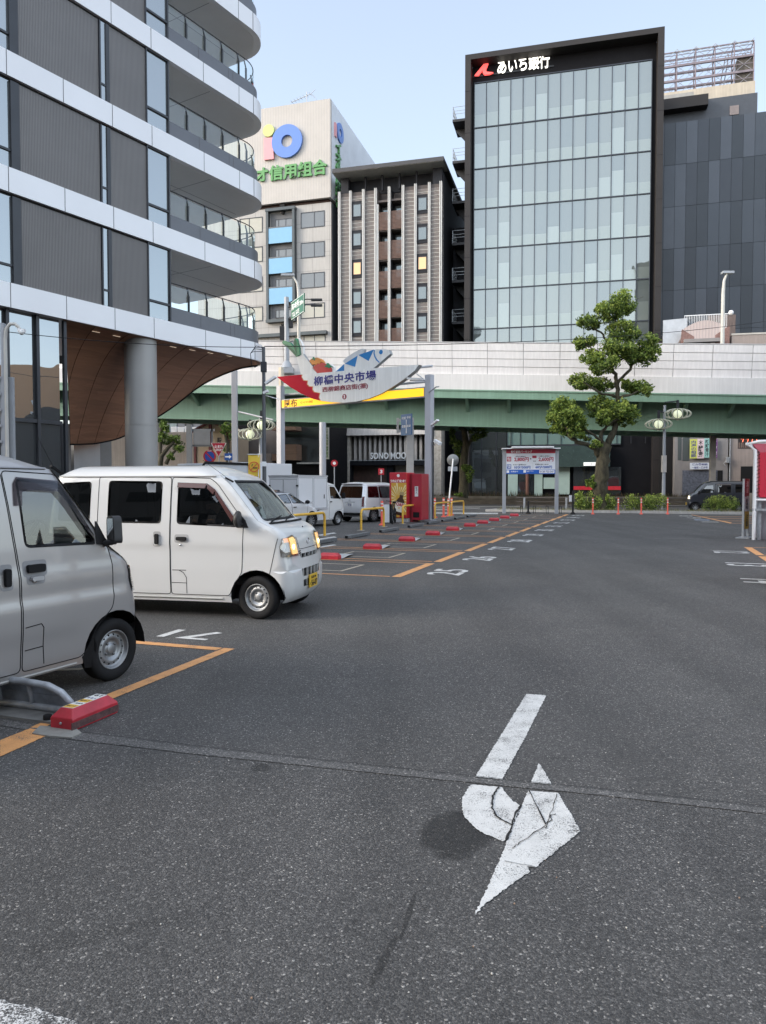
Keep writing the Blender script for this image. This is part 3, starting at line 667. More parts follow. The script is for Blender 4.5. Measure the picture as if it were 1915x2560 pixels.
def disc(mb,c,r,n=40,inner=None,z0=0,z1=.15,M=None):
    o=[(c[0]+r*math.cos(2*math.pi*i/n),c[1]+r*math.sin(2*math.pi*i/n)) for i in range(n)]
    if not inner: mb.slab(o,z0,z1,M); return
    q=[(c[0]+inner*math.cos(2*math.pi*i/n),c[1]+inner*math.sin(2*math.pi*i/n)) for i in range(n)]
    for i in range(n):
        j=(i+1)%n; mb.slab([o[i],o[j],q[j],q[i]],z0,z1,M)
MF=Matrix.Translation((0,-.40,0))@FACE
c=P(327,425); r=abs(P(430,425)[0]-P(222,425)[0])/2
m=MB(); disc(m,c,r,48,r*.37,.02,.30,MF); m.build('blue_ring',mk('emblem_blue',(.10,.20,.52),.45,var=.03),bb)
m=MB(); c2=P(200,353); disc(m,c2,r*.37,32,None,.02,.28,MF); m.build('green_dot',mk('emblem_lime',(.52,.58,.20),.5,var=.03),bb)
m=MB(); m.slab([P(168,405),P(232,400),P(236,548),P(170,555)],.02,.26,MF); m.build('pink_bar',mk('emblem_pink',(.68,.30,.32),.5,var=.03),bb)
a=P(115,665); b=P(603,625); text('イオ信用組合',(b[0]-a[0])*1.215,abs(P(560,570)[1]-P(560,680)[1]),GRN,bb,Matrix.Translation((b[0]-(b[0]-a[0])*1.215/2,-.42,(a[1]+b[1])/2+.25))@FACE,'lettering',bold=.03,depth=.2)
SIDE=Matrix.Translation((IW+.12,0,0))@Matrix(((0,0,1,0),(1,0,0,0),(0,1,0,0),(0,0,0,1)))
m=MB(); disc(m,(2.35,z1-2.3),1.0,32,.42,0,.15,SIDE); m.build('side_ring',mk('emblem_blue',(.10,.20,.52),.45,var=.03),bb)
m=MB(); m.slab([(.7,z1-3.3),(1.2,z1-3.3),(1.2,z1-1.9),(.7,z1-1.9)],0,.13,SIDE); m.build('side_bar',mk('emblem_pink',(.68,.30,.32),.5,var=.03),bb)
text('イ\nオ\n信\n用\n組\n合',1.7,6.9,GRN,bb,Matrix.Translation((IW+.12,1.75,z1-7.0))@Matrix(((0,0,1,0),(1,0,0,0),(0,1,0,0),(0,0,0,1))),'side_lettering',bold=.03,depth=.2)
s,z=IS(767,246,2); an=thing('tv_antenna','small aerial on the roof of the white billboard box','antenna'); an.location=io.location; an.rotation_euler=io.rotation_euler
m=MB(); m.tube([(s,2,z1-1),(s,2,z1+2.4)],.045,6); m.tube([(s-1.8,2,z1+1.5),(s+.5,2,z1+2.1)],.035,6)
for q in range(7): x=s-1.7+q*.35; zz=z1+1.53+q*.09; m.tube([(x,1.6,zz),(x,2.4,zz)],.02,4)
m.tube([(s+.5,2,z1+2.1),(s+.9,2.2,z1+2.6)],.03,4); m.tube([(s+.5,2,z1+2.1),(s+.9,2.2,z1+1.7)],.03,4); m.build('aerial_rods',mk('aerial_grey',(.5,.5,.5),.5),an)
s,_=IS(790,246,2); m=MB(); m.tube([(s,2,z1-1),(s,2,z1+1.5)],.03,5); tag(m.build('lightning_rod',GREY),'thin metal rod on the white billboard box beside the aerial','rod').matrix_world=Matrix.Translation((*FI.P,0))@Matrix.Rotation(-FI.a,4,'Z')
# ---------- dark panelled block on the right ----------
FD=Frame((26.9,78.0),16.0)
db=FD.thing('panelled_building','slate building clad in vertical light and dark grey panels beside the bank','office building')
DS=lambda px,py,d=0: FD.sz(px,py,d)
ztp=DS(1912,278)[1]
pm=[mk('panel_grey_%d'%i,c,.35,.25,var=.05,vs=.4) for i,c in enumerate(((.028,.034,.042),(.044,.052,.064),(.060,.068,.082),(.034,.040,.05)))]
m=MB(); m.box(-3,30,.06,20,0,ztp-.02); m.build('wall',BDK,db)
m=MB(); z=ztp; pw=1.06
while z>4:
    off=random.uniform(0,.5)
    for q in range(-3,27):
        m.box(q*pw+.012,(q+1)*pw-.012,0,.05,max(0,z-4.25),z-.03,random.choice((0,0,1,1,2,2,3)))
    z-=4.25
m.build('cladding',pm,db)
zp=DS(1890,243,4)[1]; x1=DS(1893,290,3)[0]
m=MB(); m.box(-3,x1,3,18,ztp-.5,zp); m.build('penthouse',mk('penthouse_slate',(.05,.056,.068),.5),db)
sp=DS(1640+1110/6.018,60+1370/6.018,2.9); sq=DS(1640+1250/6.018,60+1215/6.018,2.9)
m=MB(); m.box(sp[0],sq[0],2.92,3.0,sp[1],sq[1]); m.build('hatch',mk('hatch_brown',(.22,.18,.17),.6),db)
m=MB(); e=DS(1640+785/6.018,60+1130/6.018,2); m.box(-3,e[0],1.8,3,e[1]-.6,e[1]+.5); m.build('eaves',BFR,db)
b0,zb0=DS(1640+800/6.018,60+1200/6.018,5); b1,zb1=DS(1640+1495/6.018,60+850/6.018,5); _,zl=DS(1640+800/6.018,60+965/6.018,5)
m=MB(); m.box(-3,b1,5,15,zp-1,zb1); m.build('beige_plinth',mk('beige_wall',(.48,.42,.34),.8,var=.06,streak=.12),db)
m=MB(); q=DS(1640+565/6.018,60+1030/6.018,4.6); m.box(-3,q[0],4.4,5,q[1]-2.6,q[1]); m.build('tank_screen',mk('screen_grey',(.30,.29,.27),.6),db)
sf=FD.thing('rooftop_scaffold','open steel billboard scaffold with draped net on the roof behind the bank','scaffold')
zt=DS(1640+1495/6.018,60+225/6.018,6)[1]; n=7; xs=[-2+ (b1+2)*i/n for i in range(n+1)]
m=MB()
for i,x in enumerate(xs):
    for y in (6,7.6): m.tube([(x,y,zb1-.02),(x,y,zt-.3*(i%2))],.07,6)
    for zz in (.25,.5,.75,1): m.bar((x,6,zb1+(zt-zb1)*zz-.1),(x,7.6,zb1+(zt-zb1)*zz-.1),.08)
for zz,w in ((.02,.08),(.33,.22),(.66,.22),(.97,.12),(.18,.05),(.5,.05),(.82,.05),(.9,.05)):
    for y in (6,7.6): m.bar((xs[0],y,zb1+(zt-zb1)*zz),(xs[-1],y,zb1+(zt-zb1)*zz),w)
m.build('steel_frame',mk('scaffold_steel',(.20,.17,.19),.6,.3,var=.2),sf)
m=MB()
for i in range(n):
    for (za,zc) in ((0,.33),(.33,.66),(.66,.97)):
        A0=zb1+(zt-zb1)*za; A1=zb1+(zt-zb1)*zc
        m.tube([(xs[i],6.05,A0),(xs[i+1],6.05,A1)],.028,4); m.tube([(xs[i],6.05,A1),(xs[i+1],6.05,A0)],.028,4)
        m.tube([(xs[i],7.5,A0),(xs[i+1],7.5,A1)],.02,4)
for x in (xs[2]-.8,xs[5]+.6,xs[6]+.4):
    m.tube([(x,8.8,zb1),(x+.7,7.6,zt-.5)],.06,5); m.tube([(x+.5,9.2,zb1),(x+1.0,7.6,zt-.5)],.06,5)
    for q in range(8): zz=zb1+(zt-zb1)*q/8; m.tube([(x+.09*q,8.8-.15*q,zz),(x+.5+.07*q,9.2-.2*q,zz+.4)],.025,4)
m.build('bracing',mk('brace_grey',(.30,.30,.34),.6),sf)
m=MB()
for i in range(n):
    for k in range(8):
        def pt(q): u=q/8; return (xs[i]+(xs[i+1]-xs[i])*u, zt+.1-.55*math.sin(math.pi*u))
        (xa,za),(xb,zb_)=pt(k),pt(k+1)
        m.tube([(xa,5.9,za),(xb,5.9,zb_)],.03,4)
m.build('net_edge',mk('net_grey',(.40,.42,.40),.9),sf)
m=MB(); m.box(xs[-1]-1.6,xs[-1],6.2,7.4,zb1,zb1+(zt-zb1)*.66); m.build('draped_tarpaulin',mk('tarp_dark',(.10,.09,.08),.9,var=.4,vs=3),sf)
# ---------- narrow brick/tile building and its neighbours at lower right ----------
FG=Frame(tuple(at(1686,1213,66).xy),14.0)
GS=lambda px,py,d=0: FG.sz(px,py,d)
gb=FG.thing('narrow_building','narrow grey tiled building with arched brick top and hanging banners','shop building')
GT=mk('grey_tile',(.22,.205,.20),.6,var=.12,vs=1.2); BRK=mk('brown_brick',(.20,.115,.10),.8,var=.25,vs=6,bump=.2,bs=12); PNK=ribbed('pinkish_tile',(.46,.38,.36),.25,.7,0,0,.2,.9)
x0=0; x1=GS(1820,1150)[0]; zm=GS(1750,870)[1]; ztop=GS(1755,801)[1]; zs=GS(1700,822)[1]
m=MB(); m.box(x0,x1,0,10,0,zm); m.build('wall',GT,gb)
arc=[(x0+.6+(x1-x0-.9)*i/12, zs+(ztop-zs)*math.sin(math.pi*i/12)) for i in range(13)]
m=MB(); m.slab([(x0+.6,zm-1)]+arc+[(x1-.3,zm-1)],0,.3,Matrix.Translation((0,.3,0))@FACE)
m.box(x0+.7,x1-.4,.32,9,zm-.8,zs-.3)
m.build('arched_gable',PNK,gb)
m=MB(); m.slab([(x0+.3,zm-1),(x0+1.45,zm-1),(x0+1.45,zs-.75),(x0+.45,zs-.05)],0,.32,Matrix.Translation((0,.28,0))@FACE); m.slab([(x1-1.2,zm-1),(x1-.05,zm-1),(x1-.05,zs+.1),(x1-1.2,zs-.7)],0,.32,Matrix.Translation((0,.28,0))@FACE); m.build('brick_corner',BRK,gb)
m=MB(); a,z0=GS(1708,862); b,z1=GS(1800,848); m.box(a,b,-.5,.2,z1-.25,z1+.05); m.build('ledge',GT,gb)
wincell(gb,FG,GS(1718,860)[0],GS(1776,860)[0],zm-1.1,z1-.3,-.08,FR,WB[0],.07,(.33,.66))
m=MB()
for q in range(26): m.box(x0+.8+q*.14,x0+.83+q*.14,1.2,1.24,ztop-.9,ztop+.75)
m.box(x0+.8,x0+4.6,1.19,1.25,ztop+.7,ztop+.76); m.sphere((x0+4.65,1.2,ztop+.8),.22,8); m.build('roof_railing',W_,gb)
a,zq=GS(1661,796); 
m=MB(); m.slab([(a,zq-4.2),(a,zq),(a+2.0,zq+.1),(a+2.0,zq-.6),(a+1.2,zq-2.2)],0,.2,Matrix.Translation((0,1.0,0))@FACE); m.build('stair_screen',mk('pale_panel',(.45,.47,.50),.4,.2),gb)
m=MB(); m.box(-1.0,-.02,1.2,8,0,zm+1.5); m.build('side_stair',BLK,gb)
for (pa,pb,ya,yb,mat,nm) in ((1695,1703,1088,1150,LDK,'window'),(1707,1722,1086,1152,LDK,'window'),(1706,1793,1176,1215,mk('shutter_blue',(.10,.11,.14),.5,var=.5,vs=6),'shutter'),(1790,1806,1176,1215,BLK,'doorway')):
    s0,z1=GS(pa,ya); s1,z0=GS(pb,yb); m=MB(); m.box(s0,s1,-.03,.02,z0-(.9 if nm in('shutter','doorway') else 0),z1); m.build(nm,mat,gb)
def banner(pa,ya,pb,yb,col,txt,tcol,label,F=FG,d=-.25,vertical=True,th=.04,name='banner',cat='banner',scale=.7):
    s0,z1=F.sz(pa,ya,d); s1,z0=F.sz(pb,yb,d); t=thing(name,label,cat); t.location=(*F.P,0); t.rotation_euler=(0,0,-F.a)
    m=MB(); m.box(s0,s1,d,d+th,z0,z1); m.build('panel',mk(name+'_'+label[:14],col,.6,var=.05),t)
    for i,(tx,c) in enumerate(zip(txt,tcol)):
        n=len(txt)
        if vertical:
            cx=s0+(s1-s0)*(1-(i+.5)/n); text('\n'.join(tx),(s1-s0)/n*scale,(z1-z0)*.88,c,t,Matrix.Translation((cx,d-.002,(z0+z1)/2))@FACE,bold=.02)
        else:
            cz=z1-(z1-z0)*(i+.5)/n; text(tx,(s1-s0)*.8,(z1-z0)/n*.66,c,t,Matrix.Translation(((s0+s1)/2,d-.002,cz))@FACE,bold=.02)
    return t
banner(1725,1098,1743,1146,(.58,.60,.12),['内海の相談'],[TNAVY],'yellow green vertical banner with dark writing on the grey tiled building')
banner(1743,1097,1760,1146,(.66,.52,.54),['＊酵素'],[TBLK],'pink vertical banner reading two large black characters on the grey tiled building')
banner(1761,1096,1774,1144,(.28,.52,.48),['新鮮青汁'],[TBLK],'pale green vertical banner on the grey tiled building')
banner(1785,1098,1793,1145,(.16,.05,.20),['ミツ薬'],[LT],'purple vertical banner right of the steel bridge column')
banner(1725,1157,1774,1173,(.62,.66,.72),['漢方薬相談','一般薬・漢方薬'],[TNAVY,TNAVY],'white two-row shop sign with blue writing over the shutter',vertical=False,name='shop_sign',cat='sign')
FN=Frame(tuple(at(1826,1213,65).xy),12.0)
nb=FN.thing('brown_building','taupe low building with dark upper window of red neon script','shop building')
NS=FN.sz; TAU=mk('taupe_wall',(.30,.25,.225),.8,var=.06,streak=.1)
zt=NS(1870,836)[1]; m=MB(); m.box(-.1,9,0,10,0,zt); m.box(-.6,-.1,1,10,0,zt-.5); m.build('wall',TAU,nb)
m=MB(); m.box(-.15,9,-.05,.0,zt-.02,zt+.12); m.build('coping',mk('coping_pale',(.45,.42,.38),.7),nb)
s0,z1=NS(1845,1088); s1,z0=NS(1913,1121); m=MB(); m.box(s0,s1+.8,-.02,.02,z0,z1); w=m.build('window',mirrorglass('neon_window',(.03,.025,.025),(.6,.6,.6),.15,.03),nb)
NEON=emis('neon_red',(1,.16,.08),2.2)
m=MB()
zz=z1-.35
for x,sh in ((.25,'A'),(.65,'B'),(1.0,'C'),(1.35,'B'),(2.2,'A'),(2.7,'C')):
    m.tube([(s0+x,-.05,zz),(s0+x+.22,-.05,zz+.2),(s0+x+.12,-.05,zz-.25)],.022,5)
    m.tube([(s0+x-.05,-.05,zz+.08),(s0+x+.28,-.05,zz+.1)],.02,5)
m.build('neon_script',NEON,w)
m=MB()
for q in range(16): x=s0+.1+q*.16; m.tube([(x,-.03,z0+.05),(x+random.uniform(-.06,.06),-.03,zz-.3)],.012,4)
m.build('neon_tubes',mk('neon_unlit',(.6,.42,.36),.4),w)
s0,z1=NS(1852,1166); s1,_=NS(1900,1166); m=MB(); m.box(s0,s1+2,-.02,.02,0,z1); m.build('shop_opening',BLK,nb)
m=MB(); s,z=NS(1820,1150,-.3); m.box(s-.15,s+.1,-.4,-.02,z-.25,z+.25); m.tube([(s+.2,-.1,0),(s+.2,-.1,7)],.05,6); m.tube([(s-.1,-.3,z),(s-.35,-.3,z-.3),(s-.2,-.3,z-.5)],.03,5); m.build('meter_box',GALV,nb)
m=MB(); s,z=NS(1812,830); m.box(-1.4,.9,3,3.2,zt,zt+2.4); m.build('roof_shed',mk('rusty_shed',(.13,.10,.09),.9,var=.4,stretch=(6,6,.6)),nb)
m=MB(); m.box(FG.sz(1820,1100)[0]+.02,FG.sz(1827,1100)[0]+.6,2,9,0,13); o=m.build('gap_building',BLK); o.matrix_world=Matrix.Translation((*FG.P,0))@Matrix.Rotation(-FG.a,4,'Z'); tag(o,'black walled gap block between the grey tiled and taupe buildings','building')
# ---------- low buildings at left under the viaduct ----------
FL=Frame(tuple(at(395,1213,70).xy),12.0); LS=FL.sz
lb=FL.thing('low_building','low beige rendered building with air units on its roof under the viaduct','building')
x1=LS(560,1150)[0]; z1=LS(450,1080)[1]; RND=mk('beige_render',(.50,.44,.40),.8,var=.05,streak=.12)
m=MB(); m.box(-6,x1,0,8,0,z1); m.build('wall',RND,lb)
m=MB()
for px in (420,438,455,468): s=LS(px,1100)[0]; m.box(s,s+.55,.6,1.0,z1,z1+.45+random.random()*.3)
m.build('air_unit',W_,lb)
gbk=FL.thing('grey_block','grey windowed block behind the low beige building','office building')
m=MB(); m.box(-12,12,12,20,0,11); m.build('wall',mk('slate_wall',(.11,.115,.13),.6),gbk)
for q in range(11): wincell(gbk,FL,-9+q*1.9,-8+q*1.9,5.6,8.6,11.99,FR,WB[0] if q%2 else LW,.06,())
FRs=Frame(tuple(at(488,1213,66).xy),12.0); RS=FRs.sz
rs=FRs.thing('gabled_restaurant','cream restaurant front with dark red timber posts and gable','restaurant')
x1=RS(578,1150)[0]; za=RS(527,1054)[1]; ze=RS(490,1076)[1]; DR=mk('timber_red',(.16,.025,.03),.5)
m=MB(); m.slab([(0,0),(x1,0),(x1,ze),(x1*.45,za),(0,ze)],0,4,Matrix.Translation((0,4,0))@FACE); m.build('wall',mk('cream_wall',(.62,.49,.36),.7,var=.04),rs)
for px,w in ((489,.2),(527,.26),(570,.25)):
    s=RS(px,1150)[0]; each([(s-w/2,s+w/2,-.14,0,0,ze if px!=527 else za)],'timber_post',DR,rs)
m=MB(); m.bar((-.3,-.1,ze-.15),(x1*.45,-.1,za),.2,.2); m.bar((x1*.45,-.1,za),(x1+.3,-.1,ze-.15),.2,.2); m.build('gable_timber',DR,rs)
s0,zt_=RS(532,1083,-.3); s1,zb_=RS(565,1140,-.3); m=MB(); m.box(s0,s1,-.3,-.2,zb_,zt_); o=m.build('board_sign',mk('cream_sign',(.72,.60,.46),.6,var=.03),rs)
text('駅\n前',.42,1.2,TBLK,o,Matrix.Translation(((s0+s1)/2,-.3,(zt_+zb_)/2))@FACE,bold=.02)
m=MB()
for q in range(9): m.tube([(-2.2+q*.35,-.9,.0),(-2.2+q*.35,-.9,1.9)],.03,5)
for q in range(5): m.box(-2+q*.6,-1.7+q*.6,-.95,-.85,1.0,1.9)
m.build('lantern_fence',mk('lantern_red',(.45,.05,.05),.5),rs)
FC=Frame(tuple(at(592,1213,70).xy),14.0); CS=FC.sz
cb=FC.thing('cafe_building','dark glass fronted building with brown slatted boxes left of the hotel','shop building')
x1=CS(803,1100)[0]; m=MB(); m.box(0,x1,.3,10,0,9); m.build('wall',BDK,cb)
SL=mk('brown_slats',(.24,.15,.105),.6,var=.25,stretch=(.3,.3,9)); GW=mk('taupe_panel',(.19,.17,.165),.6)
for (pa,pb,ya,yb,mat,nm,d) in ((680,740,1060,1075,SL,'slatted_box',-1.2),(712,741,1111,1150,SL,'slatted_box',-1.2),(680,700,1135,1152,SL,'slatted_box',-1.2),(600,694,1075,1135,GW,'taupe_panel',-.2),(752,802,1060,1160,DKG,'window',.2),(712,752,1076,1111,DKG,'window',.2)):
    s0,z1=CS(pa,ya,d); s1,z0=CS(pb,yb,d); m=MB(); m.box(s0,s1,d,.29,z0,z1); m.build(nm,mat,cb)
m=MB(); s0,z=CS(742,1158,-1); s1,_=CS(803,1158,-1); m.box(s0,s1,-1,.29,z-.06,z+.06); m.build('awning_rail',GALV,cb)
m=MB(); s0,z1=CS(579,1135,-.5); s1,z0=CS(590,1175,-.5); s2,zz=CS(680,1130,-.5)
m.box(s1,s2,-.6,.28,0,z1); m.build('porch_wall',mk('porch_beige',(.36,.31,.28),.8),cb)
sgn=banner(814.5,1066,821.5,1148,(.72,.72,.66),['いなほ食堂'],[GRN],'tall thin white sign with green characters beside the viaduct column',F=FC,d=-1.5,name='vertical_sign',cat='sign',th=.2)

# ---------- neighbours that show only as reflections in the glass fronts ----------
def backblock(name,label,x0,x1,y0,y1,h,col,rows,cols,face,arch=False):
    t=thing(name,label,'office building',(0,0,0)); m=MB(); m.box(x0,x1,y0,y1,0,h); m.build('wall',mk(name+'_wall',col,.8,var=.06,vs=.5),t)
    g=mk('back_glass',(.03,.033,.036),.5,spec=.2)
    for r in range(rows):
        z=1.2+r*(h-1.5)/rows
        for k in range(cols):
            if face=='y': w=(x1-x0)/cols; b=(x0+k*w+.25*w,x0+k*w+.75*w,y1,y1+.04,z,z+(h-1.5)/rows*.55)
            else: w=(y1-y0)/cols; b=(x0-.04,x0,y0+k*w+.25*w,y0+k*w+.75*w,z,z+(h-1.5)/rows*.55)
            each([b],'window',g,t)
    if arch:
        yc=(y0+y1)/2-4; pts=[(yc+3*math.cos(math.pi*i/16),5.2+2.6*math.sin(math.pi*i/16)) for i in range(17)]+[(yc-3,1.0),(yc+3,1.0)]
        m=MB(); m.slab(pts,0,.06,Matrix(((0,0,-1,x0),(1,0,0,0),(0,1,0,0),(0,0,0,1)))); m.build('arched_window',g,t)
    return t
backblock('brown_tower','brown tower mirrored in the lower right panes of the bank glass',6.3,30,-50,-26,50,(.22,.18,.155),9,5,'y')
backblock('low_back_block','grey block mirrored as a dark band in the side windows of the kei vans',-110,6.2,-36,-20,16,(.14,.135,.13),4,24,'y')
backblock('tan_arch_building','tan building with arched window mirrored in the corner building ground floor glass',25,36,20,42,11,(.36,.24,.15),1,2,'x',True)
# ================= LEFT CORNER BUILDING =================
FX=Frame((-5.5,34.0),-58.3)
XS=FX.sz
cb2=FX.thing('corner_building','grey ribbed corner building with white slab bands, glazed balconies and a wood-lined overhang','office building')
BAND=mk('white_band',(.74,.735,.75),.35,.15,var=.03,vs=.4,coat=.1); RIB=ribbed('ribbed_grey',(.185,.175,.172),.055,.45,.2,0,.5,.45)
FAS=mk('grey_fascia',(.115,.12,.135),.4,.2,var=.05); SOF=mk('soffit_panel',(.76,.75,.73),.6,var=.05,vs=.6); JNT=mk('panel_joint',(.12,.12,.13),.7)
GLR=glass('railing_glass',(.84,.92,.90),.07); GLW=mirrorglass('tower_glass',(.10,.115,.125),(.56,.59,.60),.46,.02,.06)
Z0=7.3; ST=3.63; BH=.78; RAD=1.7; S0=-30.0
EXT=1.08
def slab_outline(off=0,rad=RAD,back=6.5):
    return [(s+(EXT if s>-20 else 0),q) for s,q in slab_outline0(off,rad,back)]
def slab_outline0(off=0,rad=RAD,back=6.5):
    # (s,d) outline, rounded at the far end
    e=-off*.0; r=rad
    pts=[(S0,off),(-r-off,off)]
    for i in range(1,13):
        t=math.pi/2*i/12; pts.append((-off-r+r*math.sin(t),off+r-r*math.cos(t)))
    return pts+[(-off,back),(S0,back)]
def wallstrip(mb,pts,z0,z1,mi=0):
    for (a,b) in zip(pts,pts[1:]):
        mb.add([(a[0],a[1],z0),(b[0],b[1],z0),(b[0],b[1],z1),(a[0],a[1],z1)],[(0,1,2,3)],mi,False)
PJ=[XS(x,600)[0] for x in (24,164,285,383,512,600)]+[-.5]
SB=XS(428,500)[0]; SG=XS(371,500)[0]; SP=XS(279,500)[0]; SW=XS(262,500)[0]; SL_=XS(22,500)[0]
for k in range(6):
    zb=Z0+ST*k; 
    o1=slab_outline(0); 
    m=MB(); m.slab(o1,zb,zb+BH); sl=m.build('floor_band',BAND,cb2,angle=30)
    each([(s-.012,s+.012,-.004,.01,zb+.003,zb+BH-.003) for s in PJ],'band_joint',JNT,sl)
    if k>0:
        m=MB(); ins=[(a,b) for a,b in slab_outline(.22)]; m.slab(ins,zb-.012,zb-.002); so=m.build('soffit',SOF,cb2)
        m=MB(); m.box(-9,.7,2.2,2.22,zb-.016,zb-.0125); m.box(-2.9,-2.88,.3,6,zb-.016,zb-.0125); m.box(-5.4,-5.38,.3,6,zb-.016,zb-.0125); m.build('soffit_joint',JNT,so)
    if k==5: break
    zt=zb+BH; zn=zb+ST                     # storey space zt..zn
    m=MB(); m.box(SW+.30,SG,.10,.5,zt,zn-.08); m.box(SL_+.45,SW-.12,.10,.5,zt,zn-.08); m.box(-30,SL_-.5,.10,.5,zt,zn-.08); m.build('ribbed_panel',RIB,cb2)
    m=MB(); m.box(-30,SB-.2,.14,.5,zn-.08,zn); m.box(SW-.12,SW+.32,.2,.5,zt,zn-.08); m.build('shadow_gap',BLK,cb2)  # black strip: the shadow line under each band is put into the colour
    w=MB(); w.box(SW-.10,SW-.04,.05,.2,zt,zn-.08); w.box(SW+.17,SW+.32,.05,.2,zt,zn-.08); w.box(SW-.04,SW+.17,.06,.16,zt+.55,zt+.62); o=w.build('slot_window',FR,cb2)
    w=MB(); w.quad((SW-.04,.09,zt),(SW+.17,.09,zt),(SW+.17,.09,zn-.08),(SW-.04,.09,zn-.08)); w.build('pane',GLW,o)
    w=MB(); w.box(SL_+.16,SL_+.45,.06,.2,zt,zn-.08); w.box(SL_-.5,SL_+.16,.1,.16,zt+.55,zt+.62); o=w.build('slot_window',FR,cb2)
    w=MB(); w.quad((SL_-.5,.15,zt),(SL_+.16,.15,zt),(SL_+.16,.15,zn-.08),(SL_-.5,.15,zn-.08)); w.build('pane',GLW,o)
    w=MB(); w.box(SG,SG+.05,.05,.2,zt,zn-.05); w.box(SB-.06,SB,.05,.2,zt,zn-.05); w.box(SG+.05,SB-.06,.06,.16,zt+.62,zt+.70); w.box(SG,SB,.05,.2,zn-.06,zn-.002); o=w.build('corner_window',FR,cb2)
    w=MB(); w.quad((SG+.05,.12,zt),(SB-.06,.12,zt),(SB-.06,.12,zn-.06),(SG+.05,.12,zn-.06)); w.build('pane',GLW,o)
    # balcony
    m=MB(); m.box(SB-.02,SB+.06,.2,2.6,zt,zn-.015); m.box(SB,-3.2,2.6,2.7,zt,zn-.015); m.box(-3.3,-3.2,2.7,6.4,zt,zn-.015); m.build('balcony_wall',mk('balcony_white',(.55,.56,.57),.6,var=.04),cb2)
    m=MB(); m.quad((SB+1.9,2.58,zt),(-3.5,2.58,zt),(-3.5,2.58,zt+2.0),(SB+1.9,2.58,zt+2.0)); m.quad((-3.18,2.9,zt),(-3.18,6,zt),(-3.18,6,zt+2.1),(-3.18,2.9,zt+2.1)); m.build('balcony_window',GLW,cb2)
    m=MB(); m.quad((SB+.1,2.57,zt+2.05),(-3.4,2.57,zt+2.05),(-3.4,2.57,zn-.02),(SB+.1,2.57,zn-.02)); m.build('dark_transom',FAS,cb2)
    fh_=.62
    ol=[p for p in slab_outline(.16,1.6)][1:-1]; ol=[(SB+.02,.16)]+ol
    m=MB(); ins=[(p[0]-.0,p[1]) for p in ol]
    m.slab(ins+[(ol[-1][0]-.12,ol[-1][1]),]+[(p[0]-.12 if i>2 else p[0],p[1]+.12 if i<12 else p[1]) for i,p in reversed(list(enumerate(ol)))],zt,zt+fh_); fa=m.build('fascia',FAS,cb2,angle=30)
    each([(s-.01,s+.01,.154,.17,zt,zt+fh_) for s in (PJ[4]-.1,PJ[5]-.2,-1.9)],'fascia_joint',JNT,fa)
    rl=[(SB+.06,.30)]+slab_outline(.30,1.45)[1:-1]
    rl=rl[:-1]+[(rl[-1][0],4.0)]
    gz0,gz1=zt+fh_+.03,zt+fh_+.92
    m=MB(); wallstrip(m,rl,gz0+.03,gz1); gp=m.build('railing_glass',GLR,cb2)
    m=MB(); m.tube([(p[0],p[1]+.05,gz1+.10) for p in rl],.022,6); m.tube([(p[0],p[1],gz0) for p in rl],.025,6)
    L_=[(SB+.1+q*1.02,.32) for q in range(5)]+[(-.55,.45),(.48,1.0),(.75,1.9),(.75,3.0)]
    RB=mk('rail_black',(.025,.027,.03),.4,.3); m.build('handrail',RB,gp)
    for (s,d) in L_:
        m=MB(); m.bar((s,d-.06,gz0-.15),(s,d-.06,gz1-.25),.07,.06); m.bar((s,d-.06,gz1-.25),(s,d+.04,gz1+.1),.04,.045); m.build('railing_post',RB,gp)
# wall core behind the panels
m=MB(); m.box(-30,SB-.05,.52,9,Z0+.1,Z0+ST*5+.5); m.box(-30,-3.35,2.75,9,Z0+.1,Z0+ST*5+.5); m.build('core_wall',BLK,cb2)
# wood lined overhang
WOOD=None
def woodmat():
    m,nt,b=nodes('wood_soffit'); t=coord(nt,(1,1,1))
    w=N(nt,'ShaderNodeMapping'); w.inputs['Scale'].default_value=(.5,6,6); nt.links.new(t,w.inputs[0])
    c=ramp(nt,noise(nt,w.outputs[0],1.6,5,.7),[(.25,(.26,.125,.072)),(.75,(.36,.18,.108))])
    v=N(nt,'ShaderNodeTexVoronoi'); v.inputs['Scale'].default_value=.9; nt.links.new(w.outputs[0],v.inputs['Vector'])
    s=N(nt,'ShaderNodeSeparateColor'); nt.links.new(v.outputs['Color'],s.inputs[0])
    c=mixc(nt,1.0,c,ramp(nt,s.outputs[0],[(0,(.86,.86,.86)),(1,(1.12,1.1,1.08))]),'MULTIPLY')
    nt.links.new(c,b.inputs['Base Color']); b.inputs['Roughness'].default_value=.5; return m
WOOD=woodmat()
Minv=(Matrix.Translation((*FX.P,0))@Matrix.Rotation(-FX.a,4,'Z')).inverted()
Bp=[Minv@at(x,y,D) for x,y,D in ((176,1110,30),(215,1109,30.8),(254,1105,31.5),(317,1086,32.5),(423,1023,33.8),(507,960,34.2),(588,924,34.4),(640,913,34.3))]
Bp.append(Vector((.95,1.3,Z0)))
SGL=XS(164,900)[0]
n=len(Bp)
def A_(t):
    s=SGL+(.55-SGL)*t; d=.10
    if s>EXT-RAD: d=.10+ (RAD-math.sqrt(max(RAD**2-(s-EXT+RAD)**2,0)))*.9
    return Vector((s,d,Z0-.004))
def B_(t):
    x=t*(n-1); i=min(int(x),n-2); u=x-i
    p0=Bp[max(i-1,0)];p1=Bp[i];p2=Bp[i+1];p3=Bp[min(i+2,n-1)]
    return .5*((2*p1)+(p2-p0)*u+(2*p0-5*p1+4*p2-p3)*u*u+(3*p1-p0-3*p2+p3)*u**3)
m=MB(); NT,NQ=48,20; vs=[]; jn=MB()
